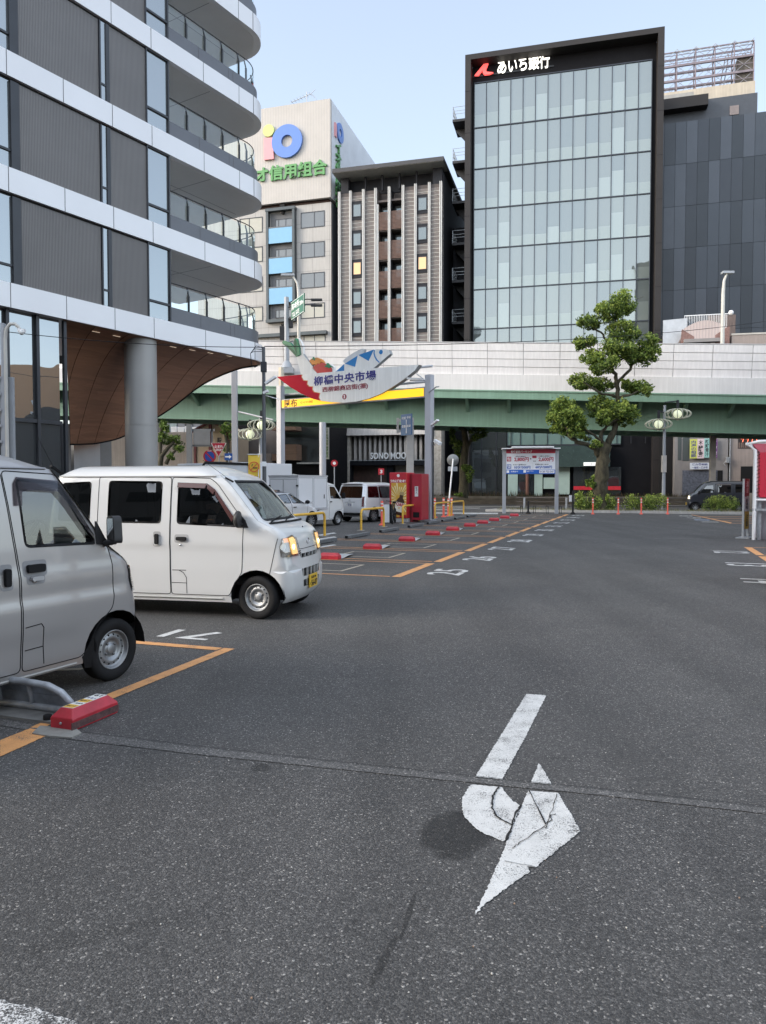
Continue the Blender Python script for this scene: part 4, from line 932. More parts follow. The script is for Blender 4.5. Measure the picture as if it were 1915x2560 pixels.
def SF(t,q):
    a,b=A_(t),B_(t); p=a.lerp(b,q); p.z=a.z+(b.z-a.z)*q**2.1; return p
for i in range(NT+1):
    for j in range(NQ+1): vs.append(SF(i/NT,j/NQ))
m.add(vs,[(i*(NQ+1)+j,(i+1)*(NQ+1)+j,(i+1)*(NQ+1)+j+1,i*(NQ+1)+j+1) for i in range(NT) for j in range(NQ)],0,True)
wd=m.build('wood_soffit',WOOD,cb2)
for t0 in (.12,.26,.40,.53,.66,.78):
    pts=[SF(max(0,t0-.20*(j/NQ)**1.5)+.0,j/NQ)+Vector((0,0,-.01)) for j in range(NQ+1)]
    jn.tube(pts,.007,4)
jn.build('soffit_joint',mk('wood_joint',(.05,.025,.015),.8),wd)
m=MB(); m.tube([B_(i/40)+Vector((0,0,-.02)) for i in range(41)],.035,6); m.build('soffit_edge',BLK,wd)
for t0 in (.13,.22,.31,.47,.56,.65,.75):
    m=MB(); p=SF(t0,.13); m.box(p.x-.16,p.x+.16,p.y-.02,p.y+.02,p.z-.02,p.z-.012); m.build('strip_light',emis('strip_lamp',(1,.85,.65),.28),wd)
p=Minv@at(355,1213,29.05); m=MB(); rr=.61
m.lathe([(rr,0),(rr,3.95)],48,0,Matrix.Translation((p.x,p.y,0))); m.lathe([(rr,3.97),(rr,Z0-.02)],48,0,Matrix.Translation((p.x,p.y,0))); m.lathe([(rr-.015,3.9),(rr-.015,4.0)],48,0,Matrix.Translation((p.x,p.y,0)))
m.build('column',mk('column_metal',(.33,.325,.315),.5,.15,var=.05,vs=.8),cb2)
# ground floor glass
GLG=mirrorglass('ground_glass',(.035,.04,.045),(.55,.58,.60),.5,.01,.10)
m=MB(); zt_=XS(80,1052,.3)[1]
m.quad((-24,.35,.1),(SGL,.35,.1),(SGL,.35,Z0),(-24,.35,Z0)); m.quad((SGL,.35,.1),(SGL,5,.1),(SGL,5,Z0),(SGL,.35,Z0)); gg=m.build('ground_glazing',GLG,cb2)
m=MB()
for px in (163,95,20,-60): s=XS(px,900,.3)[0]; m.box(s-.09,s+.02,.22,.345,0,Z0)
m.box(-24,SGL+.02,.24,.345,zt_-.06,zt_+.06); m.box(-24,SGL,.2,.345,0,.1); m.box(SGL-.02,SGL+.30,.5,.9,0,zt_); m.build('glazing_frame',FR,gg)
m=MB(); m.box(-16,-8.0,5.2,8,0,4.2); m.box(-10,-2,8,10,0,4.5); m.build('rear_wall',mk('rear_grey',(.24,.245,.25),.5,.1),cb2)
s,z=XS(195,1122,5); m=MB(); m.box(s-.2,s+1.1,5.0,5.19,z-.9,z+.4); m.build('notice_board',mk('notice_white',(.5,.5,.5),.5,var=.05),cb2)
m=MB(); a=Minv@at(178,1150,27.5); m.box(a.x,a.x+4,a.y,a.y+.05,0,1.5); m.build('service_fence',mk('rear_grey',(.24,.245,.25),.5,.1),cb2)
# ================= VIADUCT =================
FV=Frame((0,54.0),10.0); GR=.040
via=FV.thing('viaduct','green steel girder viaduct with concrete parapet and white panel noise barrier','viaduct')
def hz(py,D=54.0): return H+(1213-py)/1850*D
MS=Matrix(((1,0,0,0),(0,1,0,0),(-GR,0,1,0),(0,0,0,1)))
zT,zPB,zCB,zFB=hz(859.5),hz(934),hz(972),hz(993); zG=hz(1060,55.8)
VG=mk('viaduct_green',(.185,.305,.225),.55,.05,var=.10,vs=.35,streak=.10); VGD=mk('viaduct_green_shaded',(.055,.10,.075),.7)  # deck underside is the same green darkened, its shade put into the colour
VP=mk('barrier_panel',(.80,.775,.765),.45,.05,var=.03,vs=.5,streak=.07); VC=mk('parapet_concrete',(.66,.645,.63),.8,var=.05,vs=.4,streak=.08)
X0,X1=-60,60
m=MB(MS)
for i in range(48):
    x=X0+i*2.5
    for j in range(4):
        za=zPB+(zT-zPB)*j/4; zb=zPB+(zT-zPB)*(j+1)/4
        ya=.15-.30*j/4; yb=.15-.30*(j+1)/4
        m.add([(x+.02,ya,za+.02),(x+2.48,ya,za+.02),(x+2.48,yb,zb-.02),(x+.02,yb,zb-.02),(x+.02,ya+.1,za+.02),(x+2.48,ya+.1,za+.02),(x+2.48,yb+.1,zb-.02),(x+.02,yb+.1,zb-.02)],[(0,1,2,3),(5,4,7,6),(0,4,5,1),(3,2,6,7),(0,3,7,4),(1,5,6,2)])
nb_=m.build('noise_barrier',VP,via)
m=MB(MS)
for i in range(49): x=X0+i*2.5; m.add([(x-.06,.22,zPB),(x+.06,.22,zPB),(x+.06,-.08,zT),(x-.06,-.08,zT)],[(0,1,2,3)])
m.add([(X0,.21,zPB),(X1,.21,zPB),(X1,-.06,zT),(X0,-.06,zT)],[(0,1,2,3)])
m.box(X0,X1,-.17,.0,zT,zT+.07); m.build('barrier_frame',mk('barrier_gap',(.42,.41,.41),.6),nb_)
m=MB(MS); m.box(X0,X1,0,.4,zCB,zPB); m.build('parapet',VC,via)
m=MB(MS); m.box(X0,X1,-.06,.35,zFB,zCB-.002); m.box(X0,X1,-.12,.36,zCB-.10,zCB-.003); m.build('edge_beam',VG,via)
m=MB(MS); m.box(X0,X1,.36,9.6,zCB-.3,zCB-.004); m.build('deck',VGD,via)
m=MB(MS); m.box(X0,X1,1.8,2.1,zG,zCB-.302); m.box(X0,X1,7.4,7.7,zG,zCB-.302); m.box(X0,X1,1.65,2.3,zG-.06,zG-.003); m.build('girder',VG,via)
for i in range(40):
    m=MB(MS); x=X0+i*3.0
    m.add([(x,.36,zFB),(x,1.79,zG+1.0),(x,1.79,zCB-.31),(x,.36,zCB-.31),(x+.05,.36,zFB),(x+.05,1.79,zG+1.0),(x+.05,1.79,zCB-.31),(x+.05,.36,zCB-.31)],[(0,1,2,3),(7,6,5,4),(0,4,5,1)])
    m.box(x-.1,x+.15,.37,1.79,zFB-.02,zFB+.10) if False else m.bar((x+.02,.38,zFB+.02),(x+.02,1.78,zG+1.02),.22,.04)
    m.box(x,x+.04,2.1,7.4,zG+.1,zCB-.31)
    if -36<x<36: m.build('bracket',VG,via)
m=MB(MS)
for i in range(40):
    x=X0+i*12.0+6
    for a in range(5):
        for b in range(4): m.sphere((x+a*.13,1.79,zG+.15+b*.14),.02,3) if False else m.box(x+a*.13,x+a*.13+.04,1.785,1.80,zG+.10+b*.30,zG+.14+b*.30)
    for a in range(5):
        for b in range(5): m.box(x+a*.13+2,x+a*.13+2.04,-.075,-.055,zFB+.06+b*.12,zFB+.10+b*.12)
m.build('bolt_row',mk('bolt_green',(.16,.28,.20),.5),via)
for px in (1802,):
    q=Minv; MV=(Matrix.Translation((0,54,0))@Matrix.Rotation(-FV.a,4,'Z')).inverted(); p=Vector((FV.sz(1780.5,1213,4.5)[0],0,0))
    m=MB(); m.box(p.x-.19,p.x+.19,4.3,4.7,0,zG-GR*p.x-.07); m.build('pier',mk('pier_grey',(.22,.21,.20),.7),via)
# things standing on the viaduct
def onv(px,dy): 
    r=ray(px,1213); n=FV.n; t=(n[1]*54+dy)/(r[0]*n[0]+r[1]*n[1]); return Vector((r[0]*t,r[1]*t,0))
p=onv(1800,.9); D=p.y; zb=at(1800,870,D).z; zt=at(1800,690,D).z
t=thing('highway_lamp','slim cream lamp post on the viaduct in front of the slate building','street lamp',(p.x,p.y,zb-1))
m=MB(); m.tube([(0,0,-2),(0,0,zt-zb-.1),(.05,0,zt-zb+.7),(.25,0,zt-zb+1.2)],[.16,.12,.09,.07],8); m.build('pole',mk('cream_pole',(.55,.53,.48),.5),t)
m=MB(); m.box(-.1,.65,-.2,.2,zt-zb+1.15,zt-zb+1.3); m.build('lamp_head',GREY,t)
p=onv(748.5,.9); D=p.y; zb=at(748,857,D).z; zt=at(748,705,D).z
t=thing('highway_lamp','slim pale lamp post with curved arm behind the green toll sign','street lamp',(p.x,p.y,zb-1))
m=MB(); m.tube([(0,0,-2),(0,0,zt-zb+.2),(-.1,0,zt-zb+.9),(-.45,0,zt-zb+1.5)],[.14,.11,.08,.06],8); m.build('pole',mk('cream_pole',(.55,.53,.48),.5),t)
m=MB(); m.box(-1.3,-.3,-.15,.15,zt-zb+1.45,zt-zb+1.6); m.build('lamp_head',GREY,t)
p=onv(718.5,-.5); D=p.y; zb=at(718,920,D).z; zt=at(718,743,D).z
t=thing('toll_sign','green toll gate sign on a grey post bracketed to the viaduct','road sign',(p.x,p.y,zb))
m=MB(); m.tube([(0,0,0),(0,0,zt-zb)],[.2,.17],12); m.lathe([(.45,0),(.3,.35),(.2,.5)],12); m.box(-.5,.5,-.4,.5,-.4,0); m.build('post',GREY,t)
ex=at(769,772,D*1.012)-at(731,754,D*.985); ex.z=0
a=math.atan2(ex.y,ex.x); sgl=1.15*2.3
SM=Matrix.Translation((.42,-.1,0))@Matrix.Rotation(R(-68),4,'Z')
zc=at(750,785,D).z-zb; Wd,Hh=3.0,1.28
SM=Matrix.Translation((.40,-.25,zc+.12))@Matrix.Rotation(R(-66),4,'Z')
m=MB(SM); m.box(0,Wd,-.04,.04,-Hh/2,Hh/2); b=m.build('sign_panel',mk('sign_green',(.01,.115,.05),.4,var=.03),t)
m=MB(SM)
for z0,z1,x0,x1 in ((-Hh/2+.02,-Hh/2+.05,.02,Wd-.02),(Hh/2-.05,Hh/2-.02,.02,Wd-.02),(-Hh/2+.05,Hh/2-.05,.02,.05),(-Hh/2+.05,Hh/2-.05,Wd-.05,Wd-.02)): m.box(x0,x1,-.046,-.041,z0,z1)
m.build('border',LT,b)
text('料金所',1.75,.52,LT,b,SM@Matrix.Translation((1.05,-.045,.22))@FACE,bold=.02); text('200m',.8,.3,LT,b,SM@Matrix.Translation((2.45,-.045,.12))@FACE,bold=.02); text('TOLL GATE',1.7,.32,LT,b,SM@Matrix.Translation((1.1,-.045,-.33))@FACE,bold=.02)
m=MB()
for z in (zc-.4,zc+.45): m.tube([(0,0,z),(.42,-.2,z+.05)],.05,6)
for dz in (.55,.15): m.tube([(.1,0,zc+.75+dz*.3),(.5,0,zc+1.1-dz),(1.5,-.1,zc+1.2-dz),(2.6,-1.0,zc+.95-dz)],.045,6); m.box(1.9,2.7,-1.2,-.9,zc+.85-dz,zc+.98-dz)
m.box(.1,.45,-.1,.2,zc-1.0,zc-.3); m.box(-.5,-.15,-.1,.2,zc-1.9,zc-.9); m.build('bracket',DK,t)
# ================= MARKET ARCH =================
pr=G(1073,1301); pl=Vector((-5.52,40.06,0)); dv=(pr-pl).normalized(); FA=Frame((pl.x,pl.y),math.degrees(-math.atan2(dv.y,dv.x))); AW=(pr-pl).length
arch=FA.thing('market_arch','market street gateway with white boat sign of fish, leek and tomatoes on two grey posts','gateway sign')
AS=lambda x,y,d=0: FA.sz(680+x/3.9405,820+y/3.9405,d)
POST=mk('arch_post',(.47,.48,.52),.45,.2,var=.04)
m=MB(); zl=AS(90,572)[1]; zr=AS(1520,465)[1]
m.box(-.16,.16,-.16,.16,0,zl); m.build('post',POST,arch,.01)
m=MB(); m.box(AW-.16,AW+.16,-.16,.16,0,zr); m.box(AW-.25,AW+.25,-.25,.25,0,.03); m.build('post',POST,arch,.01)
m=MB(); m.box(-.04,.14,-.1,.1,zl,zl+1.0); m.build('post_lamp',mk('cream_lamp',(.70,.62,.48),.4),arch)
yl0,yl1=AS(105,787)[1],AS(105,718)[1]; 
m=MB(); m.box(.17,AW-.17,-.12,.10,yl0-.06,yl1+.06); bx=m.build('light_box',GREY,arch)
m=MB(); m.box(.22,AW-.24,-.14,-.121,yl0,yl1); m.build('yellow_face',emis('lit_yellow',(.95,.50,.02),.75),bx)
text('昆布',.92,.42,mk('brown_text',(.12,.05,.01),.6),bx,Matrix.Translation((.85,-.142,(yl0+yl1)/2))@FACE,bold=.02); text('小川屋',.9,.12,mk('brown_text',(.12,.05,.01),.6),bx,Matrix.Translation((1.95,-.142,(yl0+yl1)/2))@FACE)
m=MB(); ta=yl1+.35; tb=yl1+1.05
for z in (ta,tb): m.tube([(0,.25,z),(AW,.25,z)],.06,8)
for q in range(9):
    x0=.3+q*(AW-.6)/9; x1=x0+(AW-.6)/9; m.tube([(x0,.25,ta if q%2 else tb),(x1,.25,tb if q%2 else ta)],.025,6)
m.build('truss',mk('truss_white',(.6,.61,.63),.45),arch)
def poly(pts,d=0): return [AS(x,y,d) for x,y in pts]
d0=-.30; T0=Matrix.Translation((0,d0,0))@FACE
SGW=mk('boat_white',(.88,.87,.84),.6,var=.03,streak=.10); SGE=mk('sign_edge',(.30,.31,.31),.5); 
boat=[(85,487),(330,465),(620,440),(1020,405),(1250,387),(1400,375),(1480,370),(1440,425),(1340,508),(1230,582),(1110,652),(990,700),(870,730),(740,742),(620,735),(510,722),(430,700),(320,650),(220,590),(140,530)]
m=MB(); m.slab(poly(boat),-.32,.0,T0,0,1); bt=m.build('boat_panel',[SGW,SGE],arch)
rd=[(87,488),(330,466),(326,490),(345,525),(385,530),(380,560),(400,585),(435,588),(432,615),(450,640),(505,650),(495,690),(510,721),(430,699),(320,649),(220,589),(140,530)]
og=[(330,466),(338,466),(333,490),(351,520),(392,524),(387,558),(406,579),(443,582),(440,612),(456,634),(514,646),(503,690),(517,721),(505,721),(490,690),(500,655),(445,645),(426,617),(430,594),(396,590),(374,562),(379,536),(340,530),(320,492)]
m=MB(); m.slab(poly(og),0.0,.006,T0); m.build('orange_edge',mk('sign_orange',(.66,.28,.12),.5,var=.03),bt)
m=MB(); m.slab(poly(rd),0.001,.012,T0); m.build('red_prow',mk('sign_red_matt',(.47,.022,.04),.8,var=.05,spec=.15),bt)
T1=Matrix.Translation((0,d0+.10,0))@FACE
m=MB(); m.slab(poly([(265,288),(300,262),(325,255),(355,300),(395,345),(440,405),(470,452),(310,462)]),-.2,0,T1,0,1); lk=m.build('leek',[SGW,SGE],arch)
GL_=mk('leek_green',(.015,.20,.09),.45,var=.08); GLD=mk('leek_dark',(.008,.09,.045),.5)
m=MB(); m.slab(poly([(125,152),(140,127),(200,148),(245,200),(278,262),(303,278),(265,290),(225,245),(185,205)]),-.15,.02,T1); m.slab(poly([(243,150),(262,107),(285,140),(303,200),(308,268),(280,284),(262,240),(248,200)]),-.18,.06,T1,0); m.build('leek_leaf',[GL_],lk)
m=MB(); m.slab(poly([(130,160),(180,172),(240,225),(268,270),(262,282),(225,240),(185,203)]),.0,.03,T1); m.slab(poly([(258,118),(270,150),(272,210),(280,270),(262,235),(248,195),(246,152)]),.0,.07,T1); m.build('leaf_dark_stripe',GLD,lk)  # darker green stripes of the leek leaves
m=MB(); m.slab(poly([(285,105),(310,140),(330,190),(328,262),(306,270),(306,200),(290,150)]),-.15,.0,T1); m.build('leek_back',SGW,lk)
TM=mk('tomato_red',(.52,.035,.03),.4,var=.15,vs=3); TO=mk('tomato_orange',(.68,.24,.03),.4,var=.1)
m=MB(); m.slab(poly([(420,400),(450,372),(480,352),(520,345),(560,362),(600,385),(615,412),(616,452),(478,458)]),-.2,.0,T1,0); tm=m.build('tomato',TM,arch)
m=MB(); m.slab(poly([(545,352),(600,360),(630,390),(636,450),(617,452),(616,410),(600,385),(560,362)]),-.2,-.02,T1); m.build('tomato_back',SGW,tm)
m=MB(); m.slab(poly([(538,378),(560,375),(565,350),(585,352),(596,372),(630,390),(600,392),(585,402),(570,390),(555,392)]),.0,.02,T1); m.build('tomato_stalk',GL_,tm)
m=MB(); m.slab(poly([(393,330),(410,310),(435,300),(470,297),(505,312),(532,345),(505,342),(495,362),(475,352),(460,372),(440,360),(425,372),(410,350)]),-.2,.012,T1); to=m.build('tomato',TO,arch)
m=MB(); m.slab(poly([(415,325),(430,300),(428,288),(440,290),(446,302),(475,312),(452,312),(445,328),(436,312)]),.013,.03,T1); m.build('tomato_stalk',GL_,to)
m=MB(); m.slab(poly([(648,440),(735,358),(870,277),(1030,217),(1130,212),(1172,222),(1185,262),(1100,335),(1015,408)]),-.25,.0,T1,0,1); fs=m.build('fish',[SGW,SGE],arch)
m=MB(); m.slab(poly([(718,330),(760,290),(830,245),(900,210),(930,212),(925,250),(870,277),(740,355)]),-.22,-.02,T1,0,1); m.build('fish_fin',[mk('fin_pale',(.62,.64,.66),.5),SGE],fs)
SB_=mk('sign_blue',(.02,.20,.50),.45,var=.04)
m=MB(); m.slab(poly([(652,436),(735,360),(735,429)]),0,.01,T1); m.slab(poly([(742,356),(868,278),(842,388)]),0,.01,T1); m.slab(poly([(876,272),(1028,219),(975,330)]),0,.01,T1)
ga=[(1028,222),(1024,255),(1032,290),(1050,322),(1078,348)]; gb_=[(1086,342),(1060,316),(1043,286),(1035,255),(1036,224)]
m.slab(poly(ga+gb_),0,.01,T1); c=AS(1097,243); disc(m,c,.105,20,None,0,.012,T1); m.build('fish_marking',SB_,fs)
a=AS(450,515); b=AS(1060,470); text('柳橋中央市場',b[0]-a[0],AS(750,450)[1]-AS(750,545)[1],mk('sign_navy',(.035,.035,.22),.5),bt,Matrix.Translation(((a[0]+b[0])/2,d0-.002,(AS(755,500)[1])))@FACE,bold=.018,depth=.02,spacing=1.1)
a=AS(535,605); b=AS(980,590); text('西柳錦商店街(振)',b[0]-a[0],AS(750,568)[1]-AS(750,628)[1],mk('sign_maroon',(.28,.03,.06),.5),bt,Matrix.Translation(((a[0]+b[0])/2,d0-.002,AS(755,597)[1]))@FACE,depth=.02,bold=.008)
c=AS(750,683); m=MB(); disc(m,c,.135,24,None,0,.012,T0); dd=m.build('number_disc',mk('sign_maroon',(.28,.03,.06),.5),bt); text('3',.10,.17,LT,dd,Matrix.Translation((c[0],d0-.014,c[1]))@FACE,bold=.03)
def lampheads(par,pts):
    for p,q in pts:
        m=MB(); m.bar(p,q,.14,.08); m.build('flood_lamp',mk('lamp_white',(.7,.7,.7),.4),par)
s,z=AS(1540,600); lampheads(arch,[((AW-.1,-.5,AS(1390,530)[1]),(AW-.9,-.5,AS(1390,530)[1]+.1))])
m=MB(); m.tube([(AW+.1,-.2,z-.2),(AW+.6,-.4,z),(AW+.75,-.4,z)],.03,6); m.tube([(AW-.16,0,AS(1390,530)[1]),(AW-.8,-.45,AS(1390,530)[1])],.025,6); m.build('lamp_arm',GREY,arch)
# CCTV + small light on right post
m=MB(); z=at(1090,1113,34.7).z; m.tube([(AW+.16,0,z),(AW+.3,-.05,z-.02),(AW+.4,-.1,z+.12)],.025,6); q=MB(); q.bar((AW+.36,-.1,z+.20),(AW+.78,-.3,z+.02),.14,.13); cam=thing('security_camera','white bullet security camera on the right post of the market arch','camera'); cam.location=arch.location; cam.rotation_euler=arch.rotation_euler
q.build('camera_body',W_,cam); m.build('bracket',W_,cam)
lp=thing('wall_lamp','white angled lamp on the right post of the market arch','lamp'); lp.location=arch.location; lp.rotation_euler=arch.rotation_euler
z=at(1080,1063,34.7).z; m=MB(); m.bar((AW+.17,-.05,z),(AW+.55,-.15,z+.2),.16,.08); m.build('lamp_head',W_,lp)
m=MB(); m.tube([(AW+.22,-.02,.05),(AW+.22,-.02,z-.1)],.035,6); m.build('conduit',DK,lp)
# ================= STREET FURNITURE =================
def pole_thing(name,label,cat,p,group=None): return thing(name,label,cat,p,0,group)
# charcoal street light pole in front of the arch
p=at(661,1213,25.0); p.z=0; t=pole_thing('street_light','charcoal street light pole with two white lamp heads, left of the arch','street lamp',p)
zt=at(661,868,25).z; m=MB(); m.tube([(0,0,0),(0,0,zt)],[.075,.055],12); m.build('pole',mk('pole_charcoal',(.09,.095,.105),.45,.3),t)
z=at(661,955,25).z; m=MB(); m.bar((.06,0,z-.05),(.42,-.1,z+.16),.14,.07); m.build('lamp_head',W_,t)
m=MB(); m.tube([(.05,0,z-.45),(.5,0,z-.58)],.015,5); m.bar((.0,-.1,at(661,980,25).z-.05),(.16,-.15,at(661,980,25).z+.02),.1,.08); m.build('side_arm',W_,t)
m=MB(); zz=at(661,1160,25).z; m.box(-.08,.08,-.085,-.07,zz-.08,zz+.08); m.build('tag_plate',W_,t)
m=MB(); m.box(-.09,.09,-.09,.09,at(661,930,25).z,at(661,905,25).z); m.build('junction_box',DK,t)
m=MB()
for q in range(3): m.tube([(-.05,0,zt-.02-.06*q),(-.25-.05*q,0,zt+.05-.1*q),(-.45,.05,zt-.2),(-.42,.05,zt-.5-.05*q)],.01,4)
m.build('cable_loop',BLK,t)
# overhead wires
def wire(a,b,sag,label,r=.011):
    m=MB(); n=24; pts=[]
    for i in range(n+1):
        q=a.lerp(b,i/n); q.z-=sag*4*(i/n)*(1-i/n); pts.append(q)
    m.tube(pts,r,4); tag(m.build('overhead_wire',BLK),label,'wire')
wire(at(-60,820,21.5),at(661,868,25),.15,'thin overhead wire from the charcoal pole past the wooden overhang')
wire(at(661,866,25),at(2000,790,50),.5,'long thin overhead wire crossing in front of the white noise barrier',.014)
# light grey square post with traffic arm and globe lamps
p=at(588,1213,42); p.z=0; t=pole_thing('signal_post','light grey square post with a thin horizontal arm, left of the charcoal pole','post',p)
zt=at(588,926,42).z; m=MB(); m.box(-.15,.15,-.15,.15,0,zt); m.build('post',POST,t,.008)
m=MB(); a=at(591,1028,42)-p; b=at(683,1050,41)-p; m.tube([a,b],.05,6); m.build('arm',POST,t)
def globe_lamp(label,px,py,D,heads,poletop,group='globe street lamps'):
    p=at(px,1213,D); p.z=0; t=thing('globe_lamp',label,'street lamp',p,0,group)
    zt=at(px,poletop,D).z; m=MB(); m.tube([(0,0,0),(0,0,zt)],[.12,.085],10); m.build('pole',GREY,t)
    m=MB(); m.box(-.13,.13,-.13,.13,at(px,1180,D).z*.0+2.5,3.6); m.build('control_box',mk('control_cream',(.50,.47,.44),.5),t)
    for hx,hy in heads:
        c=at(hx,hy,D)-p; c.y=-.1 if hx<px else -.25
        m=MB(); m.bar((c.x,c.y,c.z+.36),(c.x,c.y,c.z+.9),.14,.14); m.bar((0,0,c.z+.78),(c.x,c.y,c.z+.84),.08,.08); ar=m.build('arm',DK,t)
        m=MB(); m.sphere(c,.27,10); m.build('globe',emis('globe_light',(.80,.84,.60),.36),t)
        m=MB()
        for k in range(8):
            a=math.pi*k/8; pts=[]
            for i in range(25):
                q=2*math.pi*i/24; rr=.84*math.cos(q); pts.append(c+Vector((rr*math.cos(a),rr*math.sin(a),.34*math.sin(q))))
            m.tube(pts,.026,5,cap=False)
        m.lathe([(.06,-.42),(.12,-.37),(.06,-.33)],8,0,Matrix.Translation(c)); m.build('ring_cage',mk('ring_cream',(.50,.50,.40),.4,.1),t)
    return t
globe_lamp('twin globe street lamp with ringed cages on a grey pole, right of the big tree',1659,1259,48.6,((1690,1036),(1645,1061)),1013)
globe_lamp('twin globe street lamp with ringed cages, half hidden behind the charcoal pole',652,1259,46,((655,1064),(626,1086)),1040)
# stop / no parking / one way signs
def sign_post(label,px,top,D): 
    p=at(px,1213,D); p.z=0; t=thing('road_sign',label,'road sign',p); m=MB(); m.tube([(0,.03,0),(0,.03,at(px,top,D).z)],.03,8); m.build('post',GREY,t); return t,p
t,p=sign_post('red inverted triangle stop sign with white lettering beside the round no parking sign',548,1108,38); c=at(547,1122,38)-p; r=.40
m=MB(Matrix.Translation((c.x,-.03,0))@FACE); tri=lambda k:[(-r*k,c.z+.30-(1-k)*.12),(r*k,c.z+.30-(1-k)*.12),(0,c.z-.42+(1-k)*.25)]
m.slab(tri(1.0),-.01,.0); m.build('border',LT,t); m=MB(Matrix.Translation((c.x,-.03,0))@FACE); m.slab(tri(.9),.001,.006); o=m.build('triangle_panel',mk('stop_red',(.40,.012,.035),.4,var=.04),t)
text('止まれ',.44,.15,LT,o,Matrix.Translation((c.x,-.037,c.z+.12))@FACE,bold=.03); text('STOP',.30,.12,LT,o,Matrix.Translation((c.x,-.037,c.z-.06))@FACE,bold=.03)
t,p=sign_post('round blue and red no parking sign left of the stop triangle',525,1140,36); c=at(525,1141,36)-p; Mx=Matrix.Translation((0,-.03,0))@FACE
m=MB(); disc(m,(0,c.z),.31,32,None,-.01,0,Mx); o=m.build('red_disc',mk('noparking_red',(.42,.02,.03),.4,var=.03),t); m=MB(); disc(m,(0,c.z),.235,32,None,.001,.004,Mx); m.build('blue_disc',mk('noparking_blue',(.02,.07,.33),.4,var=.03),t)
m=MB(Mx@Matrix.Translation((0,c.z,0))@Matrix.Rotation(R(-45),4,'Z')); m.box(-.24,.24,-.035,.035,.005,.008); m.build('red_bar',mk('noparking_red',(.42,.02,.03),.4,var=.03),t)
text('8-20',.2,.06,LT,o,Matrix.Translation((0,-.033,c.z+.27))@FACE)
t,p=sign_post('blue rectangular one way sign with white arrow, right of the stop triangle',572,1130,37); c=at(570,1142,37)-p
m=MB(); m.box(-.2,.2,-.04,-.03,c.z-.17,c.z+.17); o=m.build('blue_panel',mk('oneway_blue',(.02,.09,.34),.4,var=.03),t)
m=MB(Matrix.Translation((0,-.042,c.z))@FACE); m.slab([(-.16,-.035),(.03,-.035),(.03,-.10),(.16,0),(.03,.10),(.03,.035),(-.16,.035)],0,.004); m.build('arrow',LT,o)
t,p=sign_post('dark back of a tall road sign left of the red timber posts',480,1062,44); 
m=MB(); z0=at(480,1112,44).z; z1=at(480,1072,44).z; m.box(-.3,.0,-.05,.1,0,z1+.25); m.box(.1,1.1,.0,.05,z0,z1-.1); m.box(.0,1.35,.05,.12,z1-.15,z1); m.box(0,1.3,.05,.12,z0-.1,z0); m.box(1.15,1.25,.05,.1,z0,z1); m.build('sign_back',mk('sign_back',(.16,.165,.17),.6),t)
t,p=sign_post('blue direction sign on a grey square post behind the red vending machine',1025,1050,41)
m=MB(); m.box(-.2,.2,-.2,.2,0,at(1025,1045,41).z); m.build('square_post',mk('post_taupe',(.42,.40,.38),.5),t)
RM2=Matrix.Rotation(R(-52),4,'Z'); z0=at(1014,1090,41).z; z1=at(1014,1038,41).z; m=MB(Matrix.Translation((-.46,-.3,0))@RM2); m.box(-.05,.85,-.03,.03,z0,z1); o=m.build('blue_panel',mk('direction_blue',(.035,.10,.22),.45,var=.05),t)
MM=Matrix.Translation((-.46,-.3,0))@RM2
for q,s in enumerate(('名古屋','中村','笹島','名駅')): text(s,.32,.13,LT,o,MM@Matrix.Translation((.2+.42*(q%2),-.035,z1-.2-.45*(q//2)))@FACE)
m=MB(MM); m.box(.40,.43,-.04,-.031,z0+.1,z1-.3); m.build('arrow_line',LT,o)
m=MB(); m.box(-.75,-.2,-.05,.05,z1-.35,z1-.2); m.box(-.75,-.2,-.05,.05,z0+.2,z0+.35); m.box(-.75,-.62,-.06,.06,z0+.15,z1-.15); m.build('bracket',mk('post_taupe',(.42,.40,.38),.5),t)
t,p=sign_post('small red round sign on a thin red pole beside the viaduct column',836,1152,47); c=at(837,1158,47)-p
m=MB(); disc(m,(0,c.z),.22,20,None,0,.02,FACE); m.build('red_disc',mk('noparking_red',(.42,.02,.03),.4,var=.03),t); m=MB(); disc(m,(0,c.z),.1,16,None,.022,.026,FACE); m.build('white_disc',LT,t)
p=at(807,1213,46); p.z=0; t=thing('steel_post','light grey round post under the viaduct right of the arch left leg','post',p); m=MB(); m.tube([(0,0,0),(0,0,at(807,1056,46).z)],.21,14); m.build('post',POST,t)
# no smoking banner on pole
p=at(645,1213,23.0); p.z=0; t=thing('street_banner','yellow no smoking street banner seen from the back, beside the charcoal pole','banner',p)
m=MB(); m.tube([(.02,0,0),(.02,0,at(640,1136,23).z)],.016,6); m.tube([(-.32,0,at(640,1136,23).z),(.1,0,at(640,1136,23).z)],.012,5); m.build('pole',W_,t)
zt=at(640,1138,23).z; hb=1.6; vs=[];fs=[]
for i in range(6):
    for j in range(13): vs.append((-.30+.37*i/5,.03*math.sin(j*.9+i*.8),zt-hb*j/12))
m=MB(); m.add(vs,[(i*13+j,(i+1)*13+j,(i+1)*13+j+1,i*13+j+1) for i in range(5) for j in range(12)],0,True); o=m.build('cloth',mk('banner_yellow',(.74,.52,.06),.7,var=.06),t)
MZ=Matrix.Translation((-.115,-.045,zt-.36))@FACE
m=MB(); disc(m,(0,0),.165,32,.135,0,.004,MZ); m.add([MZ@Vector(v) for v in ((-.12,-.10,.0),(-.10,-.12,.0),(.12,.10,.0),(.10,.12,.0))],[(0,1,2,3)]); m.build('prohibition_ring',mk('orange_red',(.62,.12,.04),.5),o)
